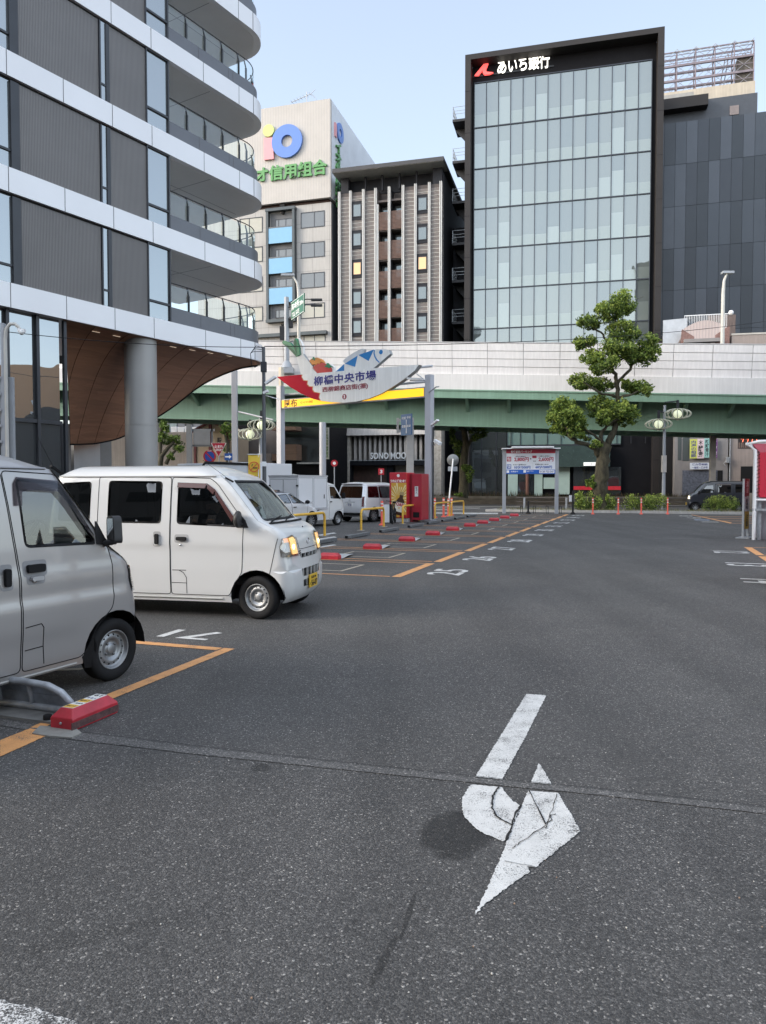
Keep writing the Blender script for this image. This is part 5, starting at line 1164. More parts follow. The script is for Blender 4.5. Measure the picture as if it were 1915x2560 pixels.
m=MB(); m.add([MZ@Vector(v) for v in ((-.03,-.05,.002),(.11,-.05,.002),(.11,-.02,.002),(-.03,-.02,.002))],[(0,1,2,3)]); m.add([MZ@Vector(v) for v in ((-.08,.02,.002),(-.06,.01,.002),(-.03,.08,.002),(-.05,.09,.002))],[(0,1,2,3)]); m.build('cigarette_mark',TBLK,o)
MR=Matrix.Translation((-.115,-.05,zt-.68))@Matrix.Diagonal((-1,1,1,1))@FACE
text('NO SMOKING',.34,.06,TBLK,o,MR); text('路上\n禁煙',.26,.62,TBLK,o,Matrix.Translation((-.115,-.055,zt-1.12))@Matrix.Diagonal((-1,1,1,1))@FACE,bold=.02)
# price board
pl_=G(1260,1283.5); pr_=G(1391,1284); dv=(pr_-pl_); FP=Frame((pl_.x,pl_.y),math.degrees(-math.atan2(dv.y,dv.x))); PW=dv.length
bd=FP.thing('price_board','white parking price board with red header and blue footer on two grey posts','sign board')
BS=lambda x,y: FP.sz(1230+x/6.62,1110+y/6.62)
m=MB(); zt=BS(640,78)[1]; m.box(-.1,.1,-.1,.1,0,zt); m.build('post',GREY,bd); m=MB(); m.box(PW-.1,PW+.1,-.1,.1,0,zt); m.build('post',GREY,bd)
xa,xb=BS(218,300)[0],BS(1055,300)[0]
zs=[BS(640,y)[1] for y in (85,155,425,495)]
m=MB(); m.box(xa,xb,-.08,.12,zs[3],zs[0]); pn=m.build('panel',mk('board_white',(.74,.76,.80),.4,var=.02),bd)
m=MB(); m.box(xa,xb,-.085,-.0805,zs[1],zs[0]); m.build('red_header',mk('board_red',(.42,.03,.06),.4,var=.03),pn)
m=MB(); m.box(xa,xb,-.085,-.0805,zs[3],zs[2]); m.build('blue_footer',mk('board_blue',(.02,.12,.50),.4,var=.03),pn)
def bt_(s,x,y,w,h,mat,bold=.015): 
    q=BS(x,y); k=abs(BS(300,300)[0]-BS(200,300)[0])/100; return text(s,w*k,h*k,mat,pn,Matrix.Translation((q[0],-.087,q[1]))@FACE,bold=bold,depth=.003)
bt_('名鉄協商パーキング',485,128,350,44,LT,.03); bt_('P',266,132,22,34,TRED)
bt_('2,800円',485,258,240,76,TRED,.03); bt_('2,600円',890,256,245,76,TRED,.03); bt_('入庫から12時間まで',470,208,180,20,TBLK); bt_('入庫から12時間まで',872,202,180,20,TBLK)
bt_('+',638,245,26,26,TBLK,.06); bt_('利用',700,285,40,20,TBLK)
bt_('10分/300円',500,386,265,52,TBLUE,.03); bt_('60分/200円',853,382,270,52,TBLUE,.03); bt_('8:30〜翌朝4:00',455,343,215,22,TBLK); bt_('早朝4:00〜8:30',820,338,220,22,TBLK)
def rect(x0,y0,x1,y1,mat,nm,y=-.0845):
    a=BS(x0,y1); b=BS(x1,y0); m=MB(); m.box(a[0],b[0],y-.002,y,a[1],b[1]); return m.build(nm,mat,pn)
rect(244,213,316,290,TRED,'red_square'); rect(244,338,316,410,TBLUE,'blue_square'); rect(664,193,735,235,TRED,'card_mark')
bt_('最大\n料金',280,252,56,56,LT,.03); bt_('時間\n料金',280,374,56,56,LT,.03)
for q in ((328,172,331,420),(332,317,1040,320),(672,322,676,412)): rect(*q,mk('rule_grey',(.5,.5,.52),.5),'rule_line')
rect(780,432,1030,482,LT,'white_label',-.087); rect(238,436,282,478,LT,'white_mark',-.087); rect(518,434,560,474,LT,'white_mark',-.087)
q=BS(905,457); k=abs(BS(300,300)[0]-BS(200,300)[0])/100; text('0120-722-247',225*k,30*k,TNAVY,pn,Matrix.Translation((q[0],-.09,q[1]))@FACE,bold=.02)
bt_('お問合せ',370,456,120,26,LT); bt_('公式アプリ',625,452,110,26,LT)
a=BS(320,75); b=BS(1000,64); m=MB(); m.box(xa-.2,xb+.2,-.5,.3,zs[0],zs[0]+.05); m.box(a[0],b[0],-.75,-.1,zs[0]+.051,zs[0]+.13); m.build('roof',W_,bd)
# delineator poles
def pole(label,p,h,group,bands=2,r=.04):
    t=thing('delineator_post',label,'bollard',p,0,group); m=MB(); m.lathe([(r*2.6,0),(r*2.4,.03),(r*1.2,.07),(r,.09),(r,h-.02),(r*.7,h),(.0,h)],14); m.build('post',mk('delineator_orange',(.72,.10,.06),.45,var=.06),t)
    m=MB()
    for k in range(bands):
        z=h-.14-k*.14; m.lathe([(r+.002,z),(r+.002,z+.06)],14)
    m.build('reflective_band',mk('band_white',(.75,.73,.72),.4),t); return t
for px,lab in ((1482,'in front of the big tree trunk'),(1545.5,'right of the big tree'),(1603,'second from the right'),(1669,'rightmost, below the twin globe lamp')):
    pole('orange post with white bands, '+lab,G(px,1285.5),.93,'orange posts along the lot edge')
for px,py,lab in ((1087,1294,'left, just right of the arch post'),(1109,1292.5,'second, beside the hoop barriers'),(1121,1290.5,'behind the fourth hoop barrier'),(1129,1288,'rightmost of the cluster'),(955,1313,'beside the second hoop barrier')):
    pole('red and white post, '+lab,G(px,py),1.0 if py>1291 else .95,'red and white posts by the arch',3,.055)
# black bollards
for px,py,h,lab in ((1320.5,1284.6,.72,'short black bollard under the price board'),(1432,1286,1.32,'tall black post with a white notice at the end of the bay line')):
    p=G(px,py); t=thing('bollard',lab,'bollard',p); m=MB(); m.lathe([(.16,0),(.16,.02),(.10,.1),(.055,.16),(.055,h),(.0,h)],14); m.build('post',BLK,t)
    if h>1: m=MB(); m.box(-.2,.08,.06,.08,.72,1.08); m.build('notice',W_,t)
# bike racks under board
r0=None
for i,px in enumerate((1302,1334,1366,1399)):
    lab='thin black bicycle rack loop under the price board, '+('leftmost','second from left','second from right','rightmost')[i]
    p=G(px,1284.2)
    if r0 is None:
        r0=thing('bike_rack',lab,'bike rack',p,0,'bike racks under the price board'); m=MB(); m.tube([(0,0,0),(-.03,0,.4),(.0,.1,.44),(.12,.1,.42),(.1,0,0)],.016,6); m.build('loop',BLK,r0)
    else: o=copy_tree(r0); o.location=p; o['label']=lab
# convex mirror seen from the back (leaning pole)
p=G(1120,1277); t=thing('traffic_mirror','round traffic mirror seen from behind on a leaning white pole','traffic mirror',p); D=p.y
top=at(1133,1147,D)-p; m=MB(); m.tube([(0,0,0),top],.05,10); m.build('pole',W_,t)
c=at(1133,1150,D)-p; m=MB(); m.lathe([(.0,0),(.2,.02),(.36,.09),(.38,.1)],28,0,Matrix.Translation(c+Vector((0,.06,0)))@Matrix.Rotation(R(-90),4,'X')); m.build('mirror_back',mk('mirror_back',(.20,.205,.205),.35,.4),t)
c=at(1132,1172,D)-p; m=MB(); m.box(c.x-.30,c.x+.30,.06,.08,c.z-.15,c.z+.15); m.build('plate_back',GREY,t)
# guard fence along the sidewalk
BRN=mk('fence_brown',(.10,.085,.075),.55); 
ga=at(1290,1213,49.5); gb2=at(1925,1213,47.3); FGd=Frame((ga.x,ga.y),math.degrees(-math.atan2(gb2.y-ga.y,gb2.x-ga.x))); gl=(gb2-ga).length
gf=FGd.thing('guard_fence','low brown three-rail pedestrian fence with grey posts along the sidewalk','fence')
m=MB()
for z in (.30,.55,.80): m.tube([(0,0,z),(gl,0,z)],.028 if z<.7 else .04,6)
m.build('rail',BRN,gf)
for px in (1311,1416,1725,1742,1840): s=FGd.sz(px,1213)[0]; m=MB(); m.box(s-.06,s+.06,-.06,.06,0,.83); m.build('fence_post',GREY,gf)
m=MB(); m.box(FGd.sz(1856,1213)[0],FGd.sz(1878,1213)[0],-.2,-.1,.1,1.15); m.build('fence_panel',mk('panel_tan',(.40,.34,.27),.6),gf)
# planter wall with planting, beyond the road
pa=at(940,1213,64.5); pb=at(1760,1213,60.0); FPl=Frame((pa.x,pa.y),math.degrees(-math.atan2(pb.y-pa.y,pb.x-pa.x))); pw_=(pb-pa).length
pt=FPl.thing('planter_wall','long low mossy concrete planter wall along the far side of the road','wall')
PLM=mk('mossy_concrete',(.115,.10,.082),.9,var=.35,vs=1.5,bump=.3,bs=9,stretch=(1,1,2.5))
m=MB(); m.box(0,pw_,0,.25,.0,.50); m.box(0,pw_,.0,3,.50,.52); m.build('wall',PLM,pt)
m=MB(); m.box(0,pw_,-.04,.29,.52,.72); m.build('coping',mk('mossy_coping',(.17,.155,.13),.9,var=.3,vs=2),pt)
SOILV=mk('dry_planting',(.07,.055,.03),.95,var=.5,vs=6)
m=MB()
for i in range(2600):
    x=random.uniform(0,pw_); y=random.uniform(.3,1.6); h=random.uniform(.08,.42)*(1.5 if 6<x<13 or x<3 else 1)
    z=.68; a=random.uniform(0,6.28); w=random.uniform(.02,.06)
    m.add([(x,y,z),(x+w*math.cos(a),y+w*math.sin(a),z),(x+random.uniform(-.12,.12),y+random.uniform(-.1,.1),z+h)],[(0,1,2)],random.choice((0,0,1,2)))
o=m.build('ground_cover',[SOILV,leafmat('dry_green',(.05,.065,.02)),mk('dry_brown',(.12,.075,.045),.9)]); o.matrix_world=Matrix.Translation((*FPl.P,0))@Matrix.Rotation(-FPl.a,4,'Z'); o['kind']='stuff'
# ================= VEGETATION =================
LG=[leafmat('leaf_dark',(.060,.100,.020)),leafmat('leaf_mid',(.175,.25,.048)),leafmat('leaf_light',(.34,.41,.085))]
BARK=mk('bark',(.070,.062,.038),.95,var=.65,vs=5,bump=1.0,bs=12,stretch=(1,1,.4),fine=.5); MOSS=BARK
def leaves(mb,c,rad,n,size,flat=.0):
    # sub-clumps inside the ellipsoid give an uneven outline
    c=Vector(c); k=max(5,int(n/70)); cl=[]
    for _ in range(k):
        while True:
            v=Vector((random.uniform(-1,1),random.uniform(-1,1),random.uniform(-1,1)))
            if .25<v.length<1: break
        cl.append(v)
    for i in range(n):
        v=random.choice(cl); s=.40
        q=v+Vector((random.gauss(0,s*.6),random.gauss(0,s*.6),random.gauss(0,s*.55)))
        if q.length>1.25: q*=1.1/q.length
        p=c+Vector((q.x*rad[0],q.y*rad[1],q.z*rad[2]))
        d=Vector((random.gauss(0,1),random.gauss(0,1),random.gauss(.2,.8))).normalized(); a=d.cross(Vector((random.gauss(0,1),random.gauss(0,1),random.gauss(0,1)))).normalized(); b=d.cross(a)
        l=size*random.uniform(.6,1.3); w=l*.45
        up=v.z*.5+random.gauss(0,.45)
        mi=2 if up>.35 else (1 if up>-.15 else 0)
        mb.add([p-a*l*.5,p+b*w*.5,p+a*l*.5,p-b*w*.5],[(0,1,2,3)],mi)
def T(x,y): return 1300+x/2.691,650+y/2.691
DT=47.0; base=at(*T(542,1690),DT); base.z=0
tr=thing('street_tree','tall cloud-pruned street tree with mossy trunk and separate leafy tufts','tree',base)
def tp(x,y,dy=0): q=at(*T(x,y),DT+dy)-base; return q
limbs=[([(542,1700,0),(540,1600,0),(540,1500,0),(552,1380,0),(560,1290,0),(590,1235,0)],[.62,.50,.44,.40,.40,.36]),
([(570,1290,0),(600,1220,0),(640,1120,-.1),(655,1000,0),(655,900,0),(652,820,0)],[.30,.26,.21,.19,.18,.17]),
([(652,830,0),(640,770,0),(612,720,.1),(600,640,.1),(598,560,.1),(612,480,0),(640,400,0),(665,320,0)],[.16,.14,.13,.12,.11,.10,.08,.05]),
([(550,1340,0),(525,1320,0),(505,1270,-.2),(450,1240,-.3),(385,1225,-.4),(335,1190,-.5),(305,1120,-.5)],[.26,.22,.19,.17,.15,.13,.08]),
([(575,1270,0),(545,1220,-.1),(545,1165,-.2),(590,1115,-.4),(650,1075,-.5),(700,1040,-.5)],[.2,.15,.13,.12,.10,.06]),
([(545,1220,-.2),(500,1180,-.3),(450,1145,-.5),(420,1110,-.5)],[.12,.10,.09,.05]),
([(650,920,0),(600,905,-.3),(545,900,-.4),(480,860,-.5),(430,820,-.5)],[.12,.1,.09,.08,.05]),
([(655,930,0),(700,915,-.3),(760,905,-.4),(810,870,-.4)],[.11,.1,.08,.05]),
([(650,830,0),(690,790,-.2),(735,735,-.4),(790,660,-.4),(850,610,-.4)],[.13,.12,.11,.09,.05]),
([(600,570,0),(560,500,-.2),(510,460,-.3),(460,410,-.3)],[.09,.08,.07,.04]),
([(600,640,0),(550,620,-.2),(490,600,-.3),(440,560,-.3)],[.08,.07,.06,.04]),
([(612,730,0),(640,700,-.2),(680,670,-.3),(740,640,-.3)],[.09,.08,.07,.04]),
([(612,730,0),(590,700,-.3),(550,690,-.3)],[.08,.07,.04])]
tufts_=[(690,285,75,62),(650,340,60,45),(580,355,65,55),(720,320,45,40),(455,405,58,45),(500,440,35,25),(685,480,85,55),(760,490,40,40),(440,550,65,40),(400,575,35,28),(650,590,100,55),(740,600,55,45),(560,690,85,55),(480,660,60,45),(520,740,45,30),(870,570,60,60),(830,650,60,50),(900,620,38,50),(740,650,55,40),(440,810,88,45),(560,835,65,38),(400,835,45,25),(810,850,70,45),(850,890,40,30),(720,860,35,30),(700,830,30,28),(290,980,75,55),(245,1060,55,65),(330,1050,70,60),(400,1080,50,65),(290,1140,65,40),(380,1160,50,35),(540,970,72,50),(500,1010,45,35),(570,1060,50,45),(690,1000,75,55),(760,1040,55,50),(640,1060,55,45),(690,1100,30,20),(510,1240,35,25),(440,1200,30,16),(480,1490,28,40)]
k_=DT/F/2.691
m=MB()
for pts,rs in limbs:
    fine=[]; fr=[]
    for i in range(len(pts)-1):
        a=tp(*pts[i]); b=tp(*pts[i+1])
        for k in range(3):
            u=k/3; fine.append(a.lerp(b,u)+Vector((random.gauss(0,.045),random.gauss(0,.04),0))); fr.append((rs[i]+(rs[i+1]-rs[i])*u)*random.uniform(.9,1.12)*(.80 if len(rs)!=6 or rs[0]<.5 else 1))
    fine.append(tp(*pts[-1])); fr.append(rs[-1]); m.tube(fine,fr,9)
for _ in range(70):
    (x,y,rx,ry)=random.choice(tufts_); q=tp(x,y+ry*.4); 
    for k in range(3):
        v=Vector((random.gauss(0,rx*k_*.6),random.gauss(0,rx*k_*.5),random.uniform(.1,ry*k_*1.1))); m.tube([q,q+v*.5+Vector((0,0,.05)),q+v],[.022,.014,.006],4,0,False)
m.build('trunk',BARK,tr)
tufts=tufts_
m=MB()
for (x,y,rx,ry) in tufts:
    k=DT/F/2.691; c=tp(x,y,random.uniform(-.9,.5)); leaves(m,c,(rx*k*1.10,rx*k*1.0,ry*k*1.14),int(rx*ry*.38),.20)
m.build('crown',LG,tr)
def shrub(name,label,px,py,D,rx,ry,rz,n,size=.12,mats=LG,z=None,group=None,cat='shrub'):
    p=at(px,py,D); p.z=0; t=thing(name,label,cat,p,0,group); m=MB()
    for i in range(max(1,int(rx/.35))):
        x=(i+.5)/max(1,int(rx/.35))*2-1; leaves(m,(x*rx*.75,0,rz*.95),(max(.35,rx*.5),ry,rz),n//max(1,int(rx/.35)),size)
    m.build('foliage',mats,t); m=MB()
    for q in range(5): x=random.uniform(-.6,.6)*rx; m.tube([(x*.6,0,0),(x,0,rz)],.018,5)
    m.build('stem',BARK,t); return t
shrub('leafy_shrub','bright green leafy shrub left of the big tree trunk',1468,1270,46.6,.95,.6,.62,2200,.14)
shrub('leafy_shrub','small bright green shrub hugging the right of the big tree trunk',1524,1270,46.6,.55,.45,.55,1100,.14)
shrub('leafy_shrub','wide low dark green shrub right of the big tree, between two orange posts',1612,1268,46.4,1.35,.7,.55,3200,.12)
shrub('clipped_hedge','clipped green hedge in front of the dark van',1801,1268,45.2,1.05,.6,.50,3600,.085,cat='hedge')
m=MB()
for i in range(2600):
    q=L(random.uniform(-9,12),random.uniform(46.15,48.6),.1); h=random.uniform(.04,.2); a=random.uniform(0,6.28)
    if random.random()<.25: h*=1.6
    m.add([q,q+Vector((.02*math.cos(a),.02*math.sin(a),0)),q+Vector((random.uniform(-.07,.07),random.uniform(-.07,.07),h))],[(0,1,2)],random.choice((0,1,2)))
o=m.build('weeds',[leafmat('weed_a',(.07,.10,.02)),leafmat('weed_b',(.12,.13,.04)),mk('weed_dry',(.25,.21,.12),.9)]); o['kind']='stuff'
def small_tree(label,px,py,D,trunk,tufts,k=1.0,dens=.5,rt=.2):
    b=at(px,py,D); b.z=0; t=thing('pruned_tree',label,'tree',b); m=MB()
    for pts,r0 in trunk:
        P=[at(x,y,D)-b for x,y in pts]; n=len(P); m.tube(P,[r0*(1-.7*i/n) for i in range(n)],8)
    m.build('trunk',BARK,t); m=MB(); s=D/F
    for (x,y,rx,ry) in tufts: leaves(m,at(x,y,D+random.uniform(-.5,.5))-b,(rx*s,rx*s*.9,ry*s),int(rx*ry*dens),.2)
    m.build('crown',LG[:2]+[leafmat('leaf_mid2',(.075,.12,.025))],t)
small_tree('pruned roadside tree behind the leaning traffic mirror',1155,1245,60,[([(1157,1245),(1160,1205),(1158,1165),(1165,1110),(1160,1075),(1148,1068)],.42),([(1160,1130),(1175,1105),(1190,1085)],.18)],[(1190,1085,20,16),(1212,1080,14,12),(1140,1110,14,18),(1130,1095,8,10),(1150,1130,10,14),(1172,1185,13,18),(1165,1170,10,12),(1128,1080,8,12),(1150,1235,14,6)],1,2.2)
small_tree('dark pruned pine beside the round metal column',410,1150,52,[([(400,1165),(404,1140),(420,1120),(435,1105)],.2),([(415,1160),(425,1140),(440,1125)],.15),([(405,1060),(402,1110),(400,1150)],.15)],[(420,1095,26,14),(440,1112,22,12),(452,1125,14,10),(408,1070,14,18),(430,1140,12,10),(405,1095,12,14)],1,1.6)
small_tree('small pruned pine in front of the red timber gable',565,1140,50,[([(570,1165),(568,1110),(562,1085)],.16)],[(562,1072,16,14),(572,1062,12,8),(568,1120,12,10),(575,1090,8,8)],1,1.8)
# ================= RIGHT SIDE KIOSK =================
kp=G(1884,1350); FK=Frame((kp.x,kp.y),24.0)
kk=FK.thing('payment_kiosk','white framed payment kiosk with red fabric canopy at the right edge','kiosk')
KS=lambda x,y,d=0: FK.sz(1650+x/5.268,1060+y/5.268,d)
zt=KS(1230,345)[1]; a=KS(1165,262)
m=MB(); m.tube([(0,0,0),(0,0,zt),(-.22,0,a[1]),(0.1,0,a[1]+.06),(2.2,0,a[1]+.1)],.055,10); m.tube([(2.2,0,0),(2.2,0,a[1]+.1)],.055,8); m.tube([(0.12,1.2,0),(0.12,1.2,zt),(-.1,1.2,a[1]),(2.2,1.2,a[1]+.1)],.055,8); m.tube([(-.22,0,a[1]),(-.1,1.2,a[1])],.05,8); m.tube([(0,0,KS(1230,1000)[1]),(2.2,0,KS(1230,1000)[1])],.04,8); m.build('frame',mk('kiosk_white',(.78,.78,.78),.35,coat=.2),kk)
CR=mk('canopy_red',(.56,.02,.05),.5,var=.05); CP=mk('canopy_top',(.58,.13,.18),.5,var=.04)
z0=KS(1270,965)[1]; z1=KS(1270,375)[1]
m=MB(); m.box(.13,2.2,.02,.04,z0,z1); m.box(.14,.16,.1,1.15,z0,z1); m.build('red_canvas',CR,kk)
m=MB(); m.add([(.13,.02,z1),(2.2,.02,z1),(2.2,-.02,a[1]),(-.08,-.02,a[1]),(.14,1.15,z1),(-.02,1.15,a[1])],[(0,1,2,3),(4,0,3,5)]); m.build('canopy_slope',CP,kk)
m=MB()
for q in range(12): z=z0+(z1-z0)*q/12; m.tube([(.02,0,z),(.14,.01,z+.06)],.008,4)
m.build('lacing',BLK,kk)
m=MB(); m.box(.18,2.2,.3,1.6,0,1.30); m.build('machine_cabinet',mk('kiosk_grey',(.36,.36,.38),.4,.2),kk); m=MB(); m.box(.42,2.2,.27,.30,.35,1.22); m.build('cabinet_panel',mk('kiosk_pale',(.62,.62,.66),.3),kk)
m=MB(); m.box(-.05,2.2,-.05,.02,.88,.95); m.box(.1,.2,.1,.3,0,1.3); m.build('bumper_rail',GALV,kk)
# stacked red cones / chain base at kiosk foot
p=KS(1340,1500)[0]; t=thing('red_stack','stack of red plastic barrier bases beside the kiosk','barrier base'); t.location=(*FK.P,0); t.rotation_euler=(0,0,-FK.a)
m=MB()
for q in range(5): m.box(.38,1.0,-.35,.1,.02+q*.07,.075+q*.07)
m.build('red_tray',RED,t); m=MB()
for q in range(4): m.box(.385,.99,-.34,.09,.076+q*.07,.089+q*.07)
m.tube([(.7,-.1,.36),(.7,-.1,.75)],.03,8); m.build('dark_spacer',BLK,t)
# sign stand left of the kiosk
sp=G(1863,1345); FS=Frame((sp.x,sp.y),-51.0); t=FS.thing('sign_stand','narrow upright sign stand with red, white and yellow panels seen edge-on by the kiosk','sign stand')
D=sp.y; za=at(1863,1197,D).z; zb=at(1863,1240,D).z; zc=at(1863,1278,D).z; zd=at(1863,1322,D).z
m=MB(); m.box(-.32,-.26,-.03,.03,0,za); m.box(.26,.32,-.03,.03,0,za); m.box(-.35,.35,-.2,.2,0,.03); m.build('frame',GALV,t)
for z1,z0,c,nm in ((za,zb,mk('stand_red',(.28,.03,.05),.5,var=.3,vs=9),'red_panel'),(zb-.02,zc,mk('stand_white',(.62,.63,.66),.5,var=.25,vs=9),'white_panel'),(zc-.01,zd,mk('stand_yellow',(.66,.40,.04),.5,var=.06),'yellow_panel')):
    m=MB(); m.box(-.26,.26,-.035,.02,z0,z1); o=m.build(nm,c,t)
    text({'red_panel':'満\n車','white_panel':'駐\n車\n場','yellow_panel':'注\n意'}[nm],.26,(z1-z0)*.7,TBLK if nm!='red_panel' else LT,o,Matrix.Translation((0,-.037,(z0+z1)/2))@FACE)
# ================= VENDING MACHINES =================
vp=G(1017,1306); FVm=Frame((vp.x,vp.y),26.0); zt=at(1017,1181,vp.y).z
vm=thing('vending_machine','red vending machine with a golden energy drink bottle advert on its side','vending machine',(vp.x,vp.y,0),-FVm.a)
xl=FVm.sz(973.5,1250)[0]
m=MB(); m.box(xl,0,0,.85,.18,zt); m.build('cabinet',RED,vm,.02); m=MB(); m.box(xl+.02,-.02,.03,.8,0,.18); m.build('plinth',mk('plinth_grey',(.45,.44,.44),.6),vm)
VS=lambda x,y: FVm.sz(940+x/4.597,1130+y/4.597)
w=-xl; ad=MB(); ad.box(xl+.02,-.02,-.012,-.002,.22,zt-.03); adp=ad.build('advert_panel',mk('ad_gold',(.66,.36,.05),.4,var=.05),vm)
m=MB(); m.box(xl+.02,-.02,-.016,-.013,zt-.46,zt-.03); m.box(xl+.02,xl+.10,-.016,-.013,.22,zt-.46); m.box(-.35,-.02,-.016,-.013,.22,.34); m.build('red_border',RED,adp)
m=MB(); cx,cz=xl*.47,1.08; random.seed(3)
for q in range(26):
    a=2*math.pi*q/26; r1=.62*random.uniform(.7,1.15); e=.055
    P=[(cx+.1*math.cos(a),cz+.1*math.sin(a)),(min(-.03,max(xl+.11,cx+r1*math.cos(a-e))),max(.35,min(zt-.47,cz+r1*1.15*math.sin(a-e)))),(min(-.03,max(xl+.11,cx+r1*math.cos(a+e))),max(.35,min(zt-.47,cz+r1*1.15*math.sin(a+e))))]
    m.add([(x,-.0135,z) for x,z in P],[(0,1,2)])
m.build('sunburst',mk('ad_cream',(.80,.72,.40),.4),adp)
BMt=Matrix.Translation((cx+.06,-.017,.74))@Matrix.Rotation(R(12),4,'Y')@FACE
m=MB(BMt); m.slab([(-.20,-.42),(.20,-.42),(.215,-.36),(.215,.16),(.15,.29),(.09,.35),(.09,.50),(-.09,.50),(-.09,.35),(-.15,.29),(-.215,.16),(-.215,-.36)],0,.004); bo=m.build('bottle_print',mk('bottle_brown',(.055,.022,.01),.3,var=.2),adp)
m=MB(BMt); m.slab([(-.10,.48),(.10,.48),(.10,.62),(-.10,.62)],.004,.007); m.build('cap_print',mk('cap_gold',(.42,.30,.14),.4),bo)
m=MB(BMt); m.slab([(-.212,-.28),(.212,-.28),(.212,.14),(-.212,.14)],.004,.006); m.build('label_print',mk('label_cream',(.75,.70,.60),.4),bo)
text('Q&P',.37,.17,TRED,bo,BMt@Matrix.Translation((0,.045,.007)),bold=.04); text('α',.10,.08,YEL,bo,BMt@Matrix.Translation((0,-.11,.007)),bold=.04)
text('疲れに速攻1本！',w*.86,.14,LT,adp,Matrix.Translation((xl/2,-.0165,zt-.38))@FACE,bold=.04)
m=MB(); disc(m,(xl*.48,zt-.14),.07,20,None,0,.004,Matrix.Translation((0,-.0165,0))@FACE@Matrix.Diagonal((1,1,1,1))); m.build('round_badge',LT,adp)
v2=thing('vending_machine','plain dark red vending machine with outlet slot, right of the bottle advert','vending machine',(vp.x,vp.y,0),-FVm.a)
x2=FVm.sz(1057,1250,.4)[0]
m=MB(); m.box(.14,x2,.25,1.1,.1,zt-.06); m.build('cabinet',mk('vend_dark_red',(.36,.018,.035),.35,var=.06,coat=.3),v2,.02); m=MB(); m.box(.2,x2-.1,.235,.249,.22,.45); m.build('outlet',BLK,v2); m=MB(); m.box(x2-.32,x2-.16,.238,.249,1.15,1.6); o=m.build('sticker',mk('sticker_cream',(.66,.70,.68),.5),v2); text('電\n子\n入',.09,.3,TBLK,o,Matrix.Translation((x2-.24,.237,1.42))@FACE)
m=MB(); m.box(.01,.13,.35,1.0,.0,zt-.05); m.build('side_pillar',mk('vend_pillar_red',(.25,.02,.03),.5),v2)  # plain darker red pillar between the two machines
p=G(1062,1300); t=thing('utility_box','small grey utility box with orange top at the foot of the arch right post','utility box',(p.x-.12,p.y-.35,0),-FVm.a); m=MB(); m.box(-.16,.14,-.1,.1,0,.85); m.build('box',GALV,t); m=MB(); m.add([(-.18,-.12,.85),(.16,-.12,.85),(.1,0,1.25),(-.12,0,1.25),(-.18,.12,.85),(.16,.12,.85)],[(0,1,2,3),(5,4,3,2),(0,3,4),(1,5,2)]); m.build('orange_cover',mk('cover_orange',(.62,.16,.06),.5),t)
# bicycle seen end-on in front of the vending machine
p=G(981,1311); bk=thing('bicycle','black bicycle parked end-on in front of the vending machine','bicycle',p,R(83))
for x in (0,1.05):
    m=MB(); pts=[(x+.30*math.cos(2*math.pi*i/24),0,.33+.30*math.sin(2*math.pi*i/24)) for i in range(25)]; m.tube(pts,.028,8,cap=False); wl_=m.build('wheel',BLK,bk)
    m=MB()
    for q in range(8): a=2*math.pi*q/8; m.tube([(x,0,.33),(x+.29*math.cos(a),0,.33+.29*math.sin(a))],.004,4)
    m.build('spokes',GALV,wl_)
m=MB(); m.tube([(0,0,.33),(.12,0,.9)],.02,6); m.tube([(.1,0,.8),(.5,0,.35),(1.05,0,.33),(.75,0,.85),(.1,0,.75)],.018,6); m.tube([(.5,0,.35),(.75,0,.85)],.018,6); m.tube([(.1,-.28,1.0),(.12,0,.95),(.1,.28,1.0)],.015,6); m.build('frame',DK,bk); m=MB(); m.bar((.62,0,.9),(.88,0,.9),.14,.06); m.build('saddle',BLK,bk)
p=G(966,1309); t=thing('white_board','white plastic board with black side leaning by the advert vending machine','board',p,R(-20)); m=MB(); m.box(-.16,.14,0,.06,.05,.82); m.build('panel',W_,t); m=MB(); m.box(.145,.22,-.02,.1,.02,.84); m.build('edge',BLK,t)
p=at(953,1176,42.5); p.z=0; t=thing('number_sign','small red number 3 sign rising behind the white minivan','sign',p); m=MB(); m.box(-.17,.17,-.02,.02,2.25,2.62); o=m.build('panel',RED,t); text('3',.14,.2,LT,o,Matrix.Translation((0,-.022,2.43))@FACE,bold=.04); m=MB(); m.tube([(0,.03,0),(0,.03,2.3)],.03,6); m.build('post',GREY,t)
# left edge CCTV post and rack
p=at(20,1213,15.0); p.z=0; t=thing('camera_post','pale gooseneck pole with a small dome camera at the left edge','camera post',p)
z=at(20,810,15).z; m=MB(); m.tube([(0,0,0),(0,0,z-.3),(.02,0,z-.1),(.1,0,z+.0),(.2,0,z+.0),(.27,0,z-.06),(.31,0,z-.14)],.035,8); m.build('gooseneck',mk('pole_cream',(.50,.49,.46),.5),t)
m=MB(); m.box(-.10,-.03,.0,.1,0,z+.02); m.box(-.16,.1,.06,.14,0,z-1.05); m.build('post',GREY,t); m=MB(); m.sphere((.33,0,z-.16),.06,8); m.bar((.26,0,z-.12),(.4,0,z-.14),.07,.07); m.build('camera',W_,t)
m=MB()
for q in range(7): zz=z-1.1-q*.32; m.box(-.5,-.1,-.02,.02,zz,zz+.05); 
m.box(-.42,-.38,-.02,.02,0,z-1.1); m.build('ladder_bars',GREY,t)
